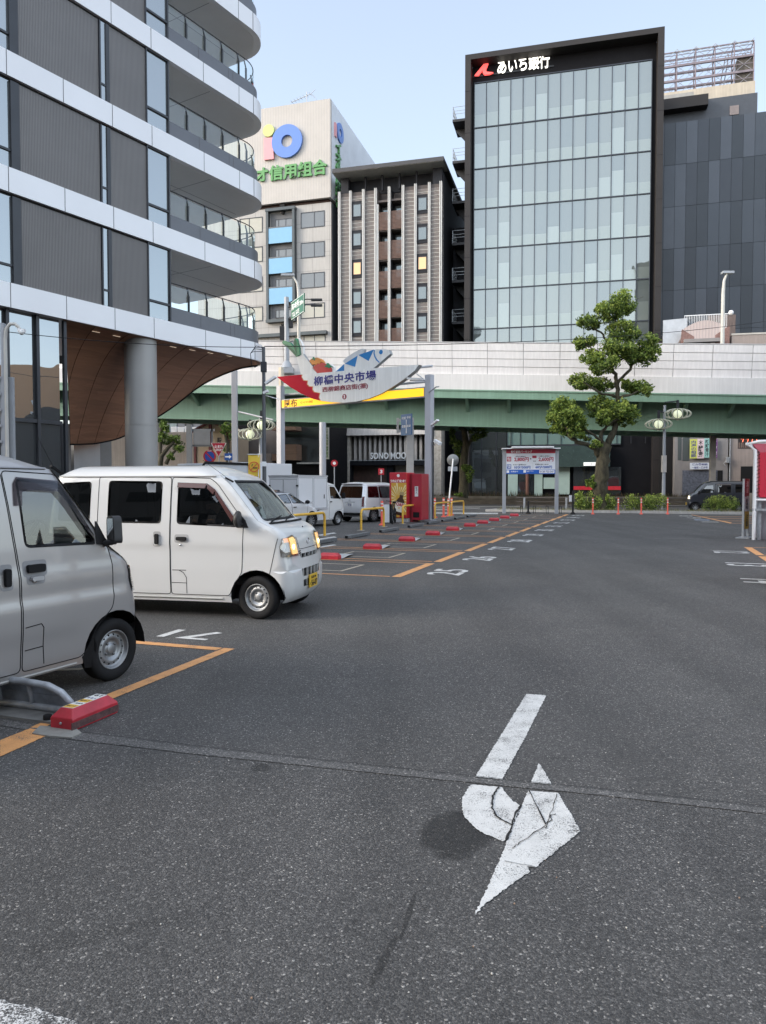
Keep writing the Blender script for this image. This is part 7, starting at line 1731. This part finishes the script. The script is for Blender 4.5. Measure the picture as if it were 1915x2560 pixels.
m=MB(); m.box(-.16,-.02,-.12,.10,1.14,1.145); m.add([(-.14,-.10,1.15),(-.14,.04,1.15),(-.22,.03,1.38),(-.22,-.09,1.38)],[(0,1,2,3)]); m.build('dashboard_papers',mk('paper',(.65,.68,.70),.6),van)
# underside mud/skirt dirt strip
m=MB()
for sg in (1,-1): m.tube([(x,sg*(c.side(x,.24)+.004),.245) for x in [-2.05+i*.2 for i in range(9)]],.012,5)
m.build('sill_trim',mk('sill_grey',(.42,.42,.40),.5),van)
# driver
def person(name,label,loc,rotz,pts,edges,rad,skinm,clothm,parent=None):
    t=thing(name,label,'person',loc,rotz); me=bpy.data.meshes.new('body'); me.from_pydata(pts,edges,[]); o=bpy.data.objects.new('body',me); C.objects.link(o); o.parent=t
    o.modifiers.new('s','SKIN')
    for v,r in zip(me.skin_vertices[0].data,rad): v.radius=(r,r)
    me.skin_vertices[0].data[0].use_root=True
    s=o.modifiers.new('u','SUBSURF'); s.levels=s.render_levels=2; me.materials.append(clothm); return t,o
vm_=Matrix.Translation(van.location)@Matrix.Rotation(van.rotation_euler.z,4,'Z'); dl=vm_@Vector((-.80,-.36,.62))
pts=[(0,0,.08),(.02,0,.30),(.03,0,.50),(.04,0,.60),(.06,0,.70),(.07,0,.82),(.03,.17,.53),(.12,.24,.32),(.34,.16,.42),(.03,-.17,.53),(.12,-.24,.32),(.34,-.16,.42),(.38,.10,.10),(.40,.12,-.28),(.38,-.10,.10),(.40,-.12,-.28)]
ed=[(0,1),(1,2),(2,3),(3,4),(4,5),(2,6),(6,7),(7,8),(2,9),(9,10),(10,11),(0,12),(12,13),(0,14),(14,15)]
dr,bo=person('person','driver in dark jacket and flat cap sitting behind the wheel of the white kei van',dl,van.rotation_euler.z,pts,ed,[.15,.145,.14,.06,.085,.07,.075,.055,.04,.075,.055,.04,.085,.06,.085,.06],None,mk('jacket_dark',(.05,.055,.07),.8))
SK=mk('skin',(.42,.25,.18),.55,var=.05)
m=MB(); m.sphere((.07,0,.76),(.095,.075,.115),10); m.sphere((.165,0,.75),(.018,.012,.02),5); m.sphere((.04,.077,.755),(.02,.01,.03),5); m.sphere((.04,-.077,.755),(.02,.01,.03),5); m.build('head',SK,dr)
m=MB(); m.sphere((.158,.03,.785),.009,5); m.sphere((.158,-.03,.785),.009,5); m.box(.155,.168,-.022,.022,.695,.702); m.build('eyes_and_mouth',TBLK,dr)
m=MB(); m.sphere((.06,0,.83),(.11,.09,.06),8); m.box(.12,.23,-.075,.075,.815,.83); m.build('cap',mk('cap_dark',(.03,.03,.04),.8),dr)
for sg in (1,-1):
    m=MB(); q=Vector((.38,sg*.155,.43)); m.sphere(q,(.045,.035,.03),6)
    for k in range(4): a=q+Vector((.03,(k-1.5)*.017,.005)); m.tube([a,a+Vector((.035,0,-.005)),a+Vector((.045,0,-.03))],[.009,.008,.006],5)
    m.tube([q+Vector((0,-sg*.03,.005)),q+Vector((.035,-sg*.045,.02))],[.010,.007],5); m.build('hand',SK,dr)
# ---- silver kei van, near left ----
hs=R(25.6); sv=thing('kei_van','silver grey kei van with steel wheels parked in the nearest bay at left','van')
place(sv,front_contact(286,1700,hs,HWV-.03),hs)
PSV=dict(z0=.215,zr=1.775,R=.262,wb=2.39,paint=PS,glass=GC,glass2=GD,wglass=GW2,step=.04,ra=.335,
 xf=[(.20,.28),(.28,.325),(.42,.345),(.60,.335),(.72,.315),(.80,.29),(.95,.255),(1.02,.21),(1.09,.11),(1.15,.02),(1.20,-.03),(1.70,-.405),(1.78,-.47)],
 xr=[(.2,-2.97),(.5,-3.02),(1.1,-3.01),(1.6,-2.96),(1.78,-2.90)],
 w=[(.2,.70),(.3,.722),(.6,.735),(.9,.737),(1.15,.722),(1.5,.69),(1.75,.655),(1.8,.635)],
 rf=[(.2,.13),(.6,.135),(.9,.12),(1.1,.09),(1.25,.075),(1.8,.10)],rr=.10,bow=.04,crown=.15,
 crease=[(.80,.765,-2.8,.20,-.016,.014),(1.02,1.00,-2.9,.1,-.008,.02),(.52,.50,-2.3,-.35,.006,.02)],
 windows=[('front_door:w',[(-.845,1.185),(-.175,1.165),(-.20,1.22),(-.395,1.53),(-.50,1.675),(-.88,1.705)]),('sliding_door:w!',[(-1.85,1.20),(-1.07,1.19),(-1.10,1.70),(-1.85,1.70)]),('quarter_window!',[(-2.8,1.21),(-2.05,1.2),(-2.05,1.70),(-2.76,1.68)])],
 doors=[('front_door',[(-.905,.275),(-.36,.275),(-.30,.33),(-.20,.50),(-.04,.625),(-.02,.70),(-.015,1.0),(-.055,1.16),(-.12,1.235),(-.42,1.66),(-.52,1.735),(-.985,1.755),(-.90,1.0)]),('sliding_door',[(-1.95,.275),(-.92,.275),(-.915,1.0),(-.995,1.755),(-1.95,1.76)])],
 bumper=(.585,.17),seams=[[(-.885,.60),(-.745,.61)],[(-.745,.61),(-.725,.58),(-.725,.43)],[(-.885,.43),(-.725,.435),(-.715,.30)]],
 fseams=[[(-.5,.80),(.5,.80)]],screen=[(-.60,1.20),(.60,1.20),(.50,1.72),(-.50,1.72)],
 grilles=[[(-.35,.45),(.35,.45),(.36,.56),(-.36,.56)]],
 fpatch=[([(.46,.745),(.729,.735),(.731,.86),(.720,.96),(.47,.945)],.004,'headlight',BLK)],seat_x=-.98,dash_x=-.22,dash_z=1.20,wi=.082,tw=.145)
c,ob,patch,ff,fr_=build_car(PSV,sv)
for s_ in (1,-1):
    patch(ff,dens([(y*s_,z) for y,z in ((.48,.765),(.728,.765),(.7305,.86),(.722,.93),(.48,.925))],.03),.013,'headlight_reflector',REFL,sv,.05)
    patch(ff,dens([(y*s_,z) for y,z in ((.46,.745),(.729,.735),(.731,.86),(.720,.96),(.47,.945))],.04),.024,'headlight_lens',glass('lens_silver',(.75,.77,.78),.3),sv,.05)
for sg in (1,-1):
    d=ob['front_door'+('L' if sg>0 else 'R')]; handle(c,d,-.775,1.03,sg,.15,.06,False,True,'silver'); k=handle(c,d,-.775,.955,sg,.10,.03,False,True,'silver'); k.data.materials[0]=mk('recess_silver2',(.45,.45,.46),.4,.4); m=MB(); m.lathe([(0,.012),(.013,.012),(.015,0)],10,0,Matrix.Translation((-.79,sg*c.side(-.79,.925),.935))@Matrix.Rotation(R(-90)*sg,4,'X')); m.build('key_lock',CHR,d)
    handle(c,ob['sliding_door'+('L' if sg>0 else 'R')],-1.02,.985,sg,vert=True,paint_='silver')
    m=MB(); x,z=-.06,1.285; y=sg*(c.side(-.1,1.2)+.115)
    m.slab(rounded([(-.072,-.118),(.072,-.11),(.076,.11),(-.05,.114)],.045),-.035,.035,Matrix.Translation((x,y,z))@Matrix.Rotation(R(18)*sg,4,'Z')@Matrix(((0,0,1,0),(1,0,0,0),(0,1,0,0),(0,0,0,1)))); m.tube([(x-.02,sg*c.side(-.1,1.16),1.165),(x,y,z-.10)],.03,6); m.slab([(-.17,1.165),(-.02,1.15),(-.08,1.22),(-.17,1.36)],-.005,.012,Matrix.Translation((0,sg*c.side(-.12,1.2),0))@Matrix(((1,0,0,0),(0,0,sg,0),(0,1,0,0),(0,0,0,1)))); wm=m.build('wing_mirror',mk('mirror_black',(.022,.022,.024),.5),sv,.012)
    m=MB(Matrix.Translation((x,y,z))@Matrix.Rotation(R(18)*sg,4,'Z')); m.add([(-.037,-.055,-.088),(-.037,.055,-.083),(-.037,.06,.088),(-.037,-.038,.092)],[(0,1,2,3)]); m.build('mirror_glass',mirrorglass('mirror_face',(.05,.05,.05),(.8,.8,.8),.8,.02),wm)
    P_=[(-.915,1.50),(-.905,1.66),(-.87,1.712),(-.50,1.685),(-.385,1.55),(-.19,1.245)]; m=MB()
    Q=[(-.86,1.50),(-.85,1.60),(-.80,1.615),(-.53,1.60),(-.44,1.50),(-.205,1.19)]
    for i in range(len(P_)-1):
        a,b=P_[i],P_[i+1]; e,f=Q[i],Q[i+1]
        m.add([(a[0],sg*(c.side(*a)+.006),a[1]),(b[0],sg*(c.side(*b)+.006),b[1]),(f[0],sg*(c.side(*f)+.028),f[1]),(e[0],sg*(c.side(*e)+.028),e[1])],[(0,1,2,3),(3,2,1,0)])
    m.build('door_visor',glass('visor_smoke',(.58,.54,.55),.02,.1,(.35,.35,.37)),d)
    m=MB(); m.tube([(x,sg*(c.side(max(x,-.95),1.775)+.004),1.778) for x in [-2.8+i*.2 for i in range(12)]],.009,5); m.build('roof_gutter',mk('gutter_silver',(.3,.3,.32),.4,.4),sv)
    m=MB(); P2=[(-.34,.30),(-.20,.50),(-.02,.615),(.10,.63)]; m.add([(a,sg*(c.side(a,b)+.002),b) for a,b in ((-.345,.27),(-.235,.42),(-.205,.33),(-.215,.16),(-.31,.17))],[(0,1,2,3,4),(4,3,2,1,0)]); m.build('mud_flap',BLK,sv)
m=MB(); m.tube([(x,-(c.side(x,.23)+.002),.232) for x in [-2.0+i*.2 for i in range(9)]],.010,5); m.build('sill_trim',mk('sill_silver',(.40,.39,.37),.5),sv)
m=MB(); b=(-.52,-.60,1.80); m.bar(b,(b[0]+.12,b[1]+.01,b[2]-.06),.022,.016); m.tube([(b[0]+.02,b[1],b[2]),(b[0]-.12,b[1],b[2]+.22)],.0025,4); m.build('roof_antenna',BLK,sv)
# ---- kei box truck, hatchback, minivan, trucks behind, black van ----
hd=R(33); KT=paint('truck_white',(.70,.71,.71))
bt=thing('box_truck','white kei box truck with panel doors and black framed wheels in the side street','truck'); place(bt,front_contact(845.6,1313,hd,.70),hd)
PT=dict(z0=.26,zr=1.68,R=.268,wb=1.90,paint=KT,glass=GD,wglass=GW2,step=.09,ra=.34,xf=[(.2,.42),(.4,.50),(.7,.50),(1.0,.44),(1.1,.38),(1.7,-.12)],xr=[(.2,-.72),(1.7,-.72)],w=[(.2,.70),(.6,.735),(1.1,.725),(1.7,.65)],rf=[(.2,.18),(1.1,.14),(1.7,.12)],rr=.04,bow=.04,crown=.14,
 windows=[('w',[(-.55,1.12),(.16,1.08),(-.06,1.36),(-.22,1.58),(-.55,1.60)])],doors=[('cab_door',[(-.64,.30),(-.35,.30),(-.20,.62),(.22,.66),(.24,1.08),(-.16,1.62),(-.64,1.64)])],screen=[(-.58,1.12),(.58,1.12),(.52,1.62),(-.52,1.62)],fpatch=[([(.45,.72),(.70,.72),(.68,.92),(.45,.90)],.006,'headlight',REFL)],seat_x=-.45,dash_x=.12)
PT['wb']=1.90; PTc=dict(PT)
# cab only: rear wheels belong to the chassis, so build the cab shell with the rear arch outside its outline
def cab(P,root):
    Q=dict(P); Q['wb']=P['wb']; return build_car(Q,root)
def simple_arch_fix(): pass
PT['xr']=[(.2,-2.72),(.55,-2.72),(.60,-.74),(1.7,-.74)]
PT['xr']=[(.2,-2.35),(.60,-2.35),(.66,-.76),(1.7,-.74)]
c,ob,patch,ff,fr_=build_car(PT,bt)
m=MB(); m.box(-2.62,-.78,-.74,.74,.70,2.02); bx=m.build('cargo_box',mk('box_white',(.70,.71,.73),.45,.05,var=.02),bt,.02)
m=MB()
for (x0,x1,z0,z1) in ((-2.60,-1.72,.98,1.94),(-1.66,-.84,.74,1.94),(-2.6,-1.72,.74,.95)):
    for (a,b,cc,d) in ((x0,x1,z0,z0+.012),(x0,x1,z1-.012,z1),(x0,x0+.012,z0,z1),(x1-.012,x1,z0,z1)): m.box(a,b,-.745,-.738,cc,d)
for (y0,y1) in ((-.68,-.01),(.01,.68)):
    for (a,b,cc,d) in ((y0,y1,.78,.792),(y0,y1,1.87,1.882),(y0,y0+.012,.78,1.88),(y1-.012,y1,.78,1.88)): m.box(-2.626,-2.618,a,b,cc,d)
m.build('door_joint',mk('joint_grey',(.22,.22,.23),.6),bx)
m=MB(); m.box(-2.65,-.76,-.75,-.70,1.98,2.04); m.box(-2.65,-2.58,-.75,.75,1.98,2.04); m.box(-2.65,-.76,-.75,-.72,.68,.73); m.build('box_rail',mk('rail_alu',(.55,.56,.58),.4,.3),bx)
m=MB()
for y in (-.70,.70): m.box(-2.65,-2.62,y-.05,y+.05,1.6,1.66); m.box(-2.65,-2.62,y-.05,y+.05,1.0,1.06)
m.box(-1.02,-.98,-.752,-.742,1.12,1.28); m.build('latch',BLK,bx)
m=MB(); m.box(-2.6,-.5,-.45,.45,.42,.69); m.box(-2.6,-.4,-.6,.6,.55,.69); m.build('chassis',BLK,bt); m=MB(); m.box(-2.66,-2.60,-.6,.6,.35,.5); m.build('rear_lamp_bar',DK,bt)
for sg in (1,-1): m=MB(); m.slab(rounded([(-.07,-.12),(.07,-.12),(.07,.12),(-.07,.12)],.03),-.03,.03,Matrix.Translation((.16,sg*.86,1.22))@Matrix(((0,0,1,0),(1,0,0,0),(0,1,0,0),(0,0,0,1)))); m.tube([(.14,sg*.70,1.12),(.16,sg*.86,1.2)],.015,5); m.build('wing_mirror',BLK,bt)
handle(c,ob['cab_doorR'],-.54,.98,-1,.12,.04,False,False)
# hatchback
hd=R(31); hb=thing('hatchback_car','white pearl hatchback with dark roof trim ahead of the box truck','car'); place(hb,front_contact(778,1321,hd,.80),hd)
PH=dict(z0=.22,zr=1.36,R=.30,wb=2.55,paint=PWW,glass=glass('hatch_glass',(.35,.40,.40),.2),wglass=GW2,step=.08,ra=.37,xf=[(.2,.62),(.4,.74),(.6,.72),(.72,.60),(.80,.40),(.90,.05),(.95,-.18),(1.36,-.95)],xr=[(.2,-3.10),(.6,-3.18),(.95,-3.05),(1.36,-2.75)],w=[(.2,.80),(.5,.845),(.85,.835),(1.0,.80),(1.36,.60)],rf=[(.2,.30),(.7,.30),(.95,.16),(1.4,.12)],rr=.25,bow=.10,crown=.13,rfl=.8,roof_paint=PB,
 windows=[('w',[(-1.15,.98),(-.34,.96),(-.72,1.20),(-.95,1.31),(-1.2,1.33)]),('w2',[(-2.1,1.0),(-1.22,.98),(-1.27,1.33),(-1.9,1.30)])],doors=[('front_door',[(-1.19,.32),(-.42,.32),(-.30,.60),(-.24,.94),(-.85,1.34),(-1.22,1.35)]),('rear_door',[(-2.15,.45),(-1.9,.32),(-1.20,.32),(-1.23,1.35),(-1.98,1.33)])],screen=[(-.70,.97),(.70,.97),(.56,1.33),(-.56,1.33)],fpatch=[([(.5,.62),(.80,.60),(.82,.74),(.6,.72)],.006,'headlight',REFL)],seat_x=-1.4,dash_x=-.55,dash_z=.92,rim=10,tw=.185,rr_=.70,interior=True)
c,ob,patch,ff,fr_=build_car(PH,hb)
for sg in (1,-1): m=MB(); m.sphere((-.40,sg*.93,1.02),(.08,.10,.075),8); m.tube([(-.36,sg*.80,.97),(-.40,sg*.92,1.0)],.025,5); m.build('wing_mirror',BLK,hb); handle(c,ob['front_door'+('L' if sg>0 else 'R')],-1.05,.84,sg,.16,.03,False,False)
# minivan
hd=R(36); mv=thing('minivan','silver white tall minivan seen from behind with dark rear window, left of the vending machine','minivan'); 
mvw=front_contact(934,1305,hd,.80); h=Vector((math.sin(hd),math.cos(hd),0)); place(mv,mvw+h*2.55,hd)
PM=dict(z0=.24,zr=1.66,R=.31,wb=2.55,paint=PWW,glass=GD,glass2=glass('rear_glass',(.05,.055,.06),.16),wglass=GW2,step=.08,ra=.38,xf=[(.2,.55),(.5,.72),(.8,.62),(.95,.35),(1.0,.15),(1.66,-.55)],xr=[(.2,-3.20),(.42,-3.30),(.7,-3.30),(1.05,-3.24),(1.66,-3.06)],w=[(.2,.80),(.6,.845),(1.0,.83),(1.66,.72)],rf=[(.2,.25),(1.0,.2),(1.66,.14)],rr=.14,bow=.08,crown=.13,rscreen=[(-.66,1.08),(.66,1.08),(.60,1.60),(-.60,1.60)],
 windows=[('w',[(-3.0,1.1),(-2.15,1.08),(-2.15,1.6),(-2.9,1.6)]),('w2',[(-2.1,1.08),(-1.2,1.06),(-1.2,1.6),(-2.1,1.6)]),('w3',[(-1.15,1.06),(-.25,1.05),(-.6,1.5),(-1.15,1.6)])],doors=[('sliding_door',[(-2.12,.34),(-1.16,.34),(-1.16,1.63),(-2.12,1.63)]),('front_door',[(-1.15,.34),(-.4,.34),(-.2,.7),(-.1,1.0),(-.6,1.6),(-1.15,1.63)])],screen=[(-.7,1.02),(.7,1.02),(.6,1.62),(-.6,1.62)],seat_x=-1.3,dash_x=-.35,rim=10,tw=.2,rr_=.72)
c,ob,patch,ff,fr_=build_car(PM,mv)
for s_ in (1,-1):
    patch(fr_,dens([(y*s_,z) for y,z in ((.70,.70),(.80,.70),(.78,1.15),(.68,1.15))],.06),.012,'tail_lamp',mk('tail_smoke',(.10,.015,.02),.2,coat=.6),mv,.08)
    handle(c,ob['sliding_door'+('L' if s_>0 else 'R')],-1.3,.93,s_,.16,.035,False,False); handle(c,ob['front_door'+('L' if s_>0 else 'R')],-1.02,.93,s_,.16,.035,False,False)
x=c.xr(.80)-.012; m=MB(); m.box(x-.012,x+.006,-.17,.17,.70,.87); pl=m.build('number_plate',mk('plate_white',(.72,.72,.70),.4),mv); MPr=Matrix.Translation((x-.013,0,.77))@Matrix(((0,0,-1,0),(-1,0,0,0),(0,1,0,0),(0,0,0,1))); text('・3 10',.25,.08,TNAVY,pl,MPr,bold=.03,depth=.002); text('名古屋 530',.2,.035,TNAVY,pl,MPr@Matrix.Translation((0,.065,0)),depth=.002)
m=MB(); x=c.xr(.98)-.02; m.bar((x,-.035,.94),(x,-.03,1.02),.012); m.bar((x,.035,.94),(x,.03,1.02),.012); m.bar((x,-.03,.98),(x,.03,.98),.012); m.box(x,x+.02,-.3,.3,.885,.905); m.build('rear_badge',CHR,mv)
m=MB(); m.box(c.xr(.4)-.012,c.xr(.4)+.05,-.62,.62,.30,.42); m.build('rear_diffuser',BLK,mv)
m=MB(); m.box(-3.18,-2.95,-.55,.55,1.70,1.73); m.build('roof_spoiler',PWW,mv,.02); m=MB(); m.bar((-2.5,0,1.78),(-2.65,0,1.88),.03,.03); m.build('roof_antenna',BLK,mv)
# trucks behind: plain white box and dark framed box
p=at(731,1213,36); p.z=0; t=thing('box_truck','tall plain white truck box behind the kei box truck','truck',p,math.pi/2-R(33))
m=MB(); m.box(-3.6,-.02,0,1.9,.85,2.68); m.build('cargo_box',mk('box_white',(.70,.71,.73),.45,.05,var=.02),t,.03); m=MB(); m.box(-3.6,1.4,.3,1.6,.5,.84); m.build('chassis',BLK,t); m=MB(); m.slab([(.1,.5),(1.7,.5),(1.75,1.2),(1.2,2.1),(.1,2.2)],.05,1.85,Matrix(((1,0,0,0),(0,0,1,0),(0,1,0,0),(0,0,0,1)))); m.build('cab',KT,t,.05); m=MB(); m.slab([(.5,1.25),(1.55,1.25),(1.15,2.0),(.5,2.05)],.03,.055,Matrix(((1,0,0,0),(0,0,1,0),(0,1,0,0),(0,0,0,1)))); m.build('window',GD,t)
for x in (-2.6,.9):
    for y,sg in ((.12,-1),(1.78,1)): wheel(t,(x,y,.38),.38,.22,sg,0,'steel',.6)
p=at(622,1213,31.5); p.z=0; t=thing('covered_truck','pale grey truck body with a dark rounded frame behind the white van roof','truck',p,math.pi/2-R(33))
m=MB(); m.box(-2.6,-.02,0,1.5,.75,2.52); m.build('cargo_box',mk('box_pale',(.55,.57,.60),.45,.1,var=.04),t,.05); m=MB(); m.tube([(0,-.03,.8),(0,-.03,2.45),(-.08,-.03,2.55),(-2.5,-.03,2.55),(-2.6,-.03,2.45),(-2.6,-.03,.8)],.05,8); m.tube([(0,-.03,2.5),(0,1.5,2.5)],.05,8); m.build('dark_frame',BLK,t); m=MB(); m.box(-.5,-.3,-.03,0,2.1,2.2); m.build('latch',GALV,t); m=MB(); m.box(-2.6,1.2,.2,1.3,.4,.74); m.build('chassis',BLK,t)
for x in (-2.0,.6):
    for y,sg in ((.1,-1),(1.4,1)): wheel(t,(x,y,.30),.30,.16,sg,0,'steel',.6)
# black kei van on the main road, heading left
hd=R(-72); bv=thing('kei_van','black kei van with lit lamp driving left behind the clipped hedge','van'); pbv=G(1840,1279.5); w=front_contact(1738,1279,hd,.70,False); place(bv,w,hd)
PBV=dict(PV); PBV.update(paint=PB,step=.09,steer=0,rim=8,rr_=.66,fpatch=[],grilles=[],bumper=(.60,.20),crease=[],seams=[],fseams=[],glass=glass('tinted_b',(.10,.11,.11),.12)); PBV['xr']=[(.2,-2.95),(.5,-3.0),(1.1,-2.98),(1.78,-2.86)]
c,ob,patch,ff,fr_=build_car(PBV,bv)
for s_ in (1,-1): patch(ff,dens([(y*s_,z) for y,z in ((.42,.80),(.72,.80),(.70,.98),(.44,1.0))],.06),.01,'headlight',emis('lit_cream',(1,.9,.65),.9) if s_>0 else REFL,bv,.08)
for sg in (1,-1): m=MB(); m.sphere((-.20,sg*.86,1.2),(.06,.08,.11),8); m.build('wing_mirror',BLK,bv); handle(c,ob['front_door'+('L' if sg>0 else 'R')],-1.0,.97,sg,.13,.04,False,False)
m=MB(); m.box(c.xf(.42)+.0,c.xf(.42)+.02,-.165,.165,.40,.56); m.build('number_plate',mk('plate_yellow',(.70,.44,.03),.4,var=.03),bv)
m=MB(); P_=[(-2.02,1.66),(-2.02,1.72),(-1.2,1.71),(-1.2,1.65)]; m.add([(a,c.side(a,b)+.02,b) for a,b in P_],[(0,1,2,3),(3,2,1,0)]); m.build('door_visor',mk('visor_pale',(.22,.20,.2),.3),bv)
# dark car whose corner just enters the frame at right
hd=R(-72); dc=thing('kei_van','dark van whose front corner just shows at the right edge of the lot','van')
PBW=dict(PBV); 
hh=Vector((math.sin(hd),math.cos(hd),0)); rr=Vector((hh.y,-hh.x,0)); g=G(1912,1462)
c,ob,patch,ff,fr_=build_car(PBW,dc); place(dc,g-hh*.66+rr*.52,hd)
for s_ in (1,-1): patch(ff,dens([(y*s_,z) for y,z in ((.42,.80),(.72,.80),(.70,.98),(.44,1.0))],.06),.01,'headlight',REFL,dc,.08)
pk=copy_tree(van); pk['label']='white kei van seen only as a reflection in the silver van side glass'; place(pk,L(3.2,10.4),R(-70.3))
# ================= CAMERA, LIGHT =================
cam=bpy.data.cameras.new('camera'); co=bpy.data.objects.new('camera',cam); C.objects.link(co); SC.camera=co
cam.sensor_fit='VERTICAL'; cam.sensor_height=36; cam.lens=F/2560*36; cam.clip_end=2000; cam.clip_start=.05
co.location=(0,0,H); co.rotation_euler=(math.pi/2-PITCH,0,0)
SUN_EL,SUN_AZ=R(24),R(254)     # azimuth clockwise from +Y
w=bpy.data.worlds.new('World'); SC.world=w; w.use_nodes=True; nt=w.node_tree
sk=nt.nodes.new('ShaderNodeTexSky'); sk.sky_type='NISHITA'; sk.sun_disc=False; sk.sun_elevation=SUN_EL; sk.sun_rotation=SUN_AZ; sk.air_density=1.0; sk.dust_density=1.5; sk.ozone_density=1.0
# thin high haze over the clear sky
tc=nt.nodes.new('ShaderNodeTexCoord'); sp=nt.nodes.new('ShaderNodeSeparateXYZ'); nt.links.new(tc.outputs['Generated'],sp.inputs[0])
hz_=ramp(nt,sp.outputs[2],[(0,(2.6,2.6,2.6)),(.12,(3.9,3.95,4.0)),(.25,(3.3,3.5,3.65)),(.6,(2.6,2.85,3.2)),(1,(3.6,3.7,3.8))])
bk=nt.nodes.new('ShaderNodeMapRange'); bk.inputs[1].default_value=-1; bk.inputs[2].default_value=.6; bk.inputs[3].default_value=2.8; bk.inputs[4].default_value=.80; nt.links.new(sp.outputs[1],bk.inputs[0])
vm2=nt.nodes.new('ShaderNodeVectorMath'); vm2.operation='SCALE'; nt.links.new(hz_,vm2.inputs[0]); nt.links.new(bk.outputs[0],vm2.inputs['Scale']); hz_=vm2.outputs[0]
for e in nt.nodes:
    pass
ad=nt.nodes.new('ShaderNodeMix'); ad.data_type='RGBA'; ad.blend_type='ADD'; ad.inputs[0].default_value=1
nt.links.new(sk.outputs[0],ad.inputs[6]); nt.links.new(hz_,ad.inputs[7])
nt.links.new(ad.outputs[2],nt.nodes['Background'].inputs[0]); nt.nodes['Background'].inputs[1].default_value=.12
sl=bpy.data.lights.new('sun','SUN'); sl.energy=1.4; sl.angle=R(22); sl.color=(1,.92,.82); so=bpy.data.objects.new('sun',sl); C.objects.link(so)
d=Vector((math.sin(SUN_AZ)*math.cos(SUN_EL),math.cos(SUN_AZ)*math.cos(SUN_EL),math.sin(SUN_EL)))
so.rotation_euler=d.to_track_quat('Z','Y').to_euler()
vs=SC.view_settings; vs.view_transform='Standard'; vs.look='None'; vs.exposure=.72; vs.gamma=1; vs.use_curve_mapping=False
SC.cycles.max_bounces=8; SC.cycles.transparent_max_bounces=16; SC.cycles.diffuse_bounces=3; SC.cycles.glossy_bounces=4; SC.cycles.caustics_reflective=False; SC.cycles.use_denoising=True
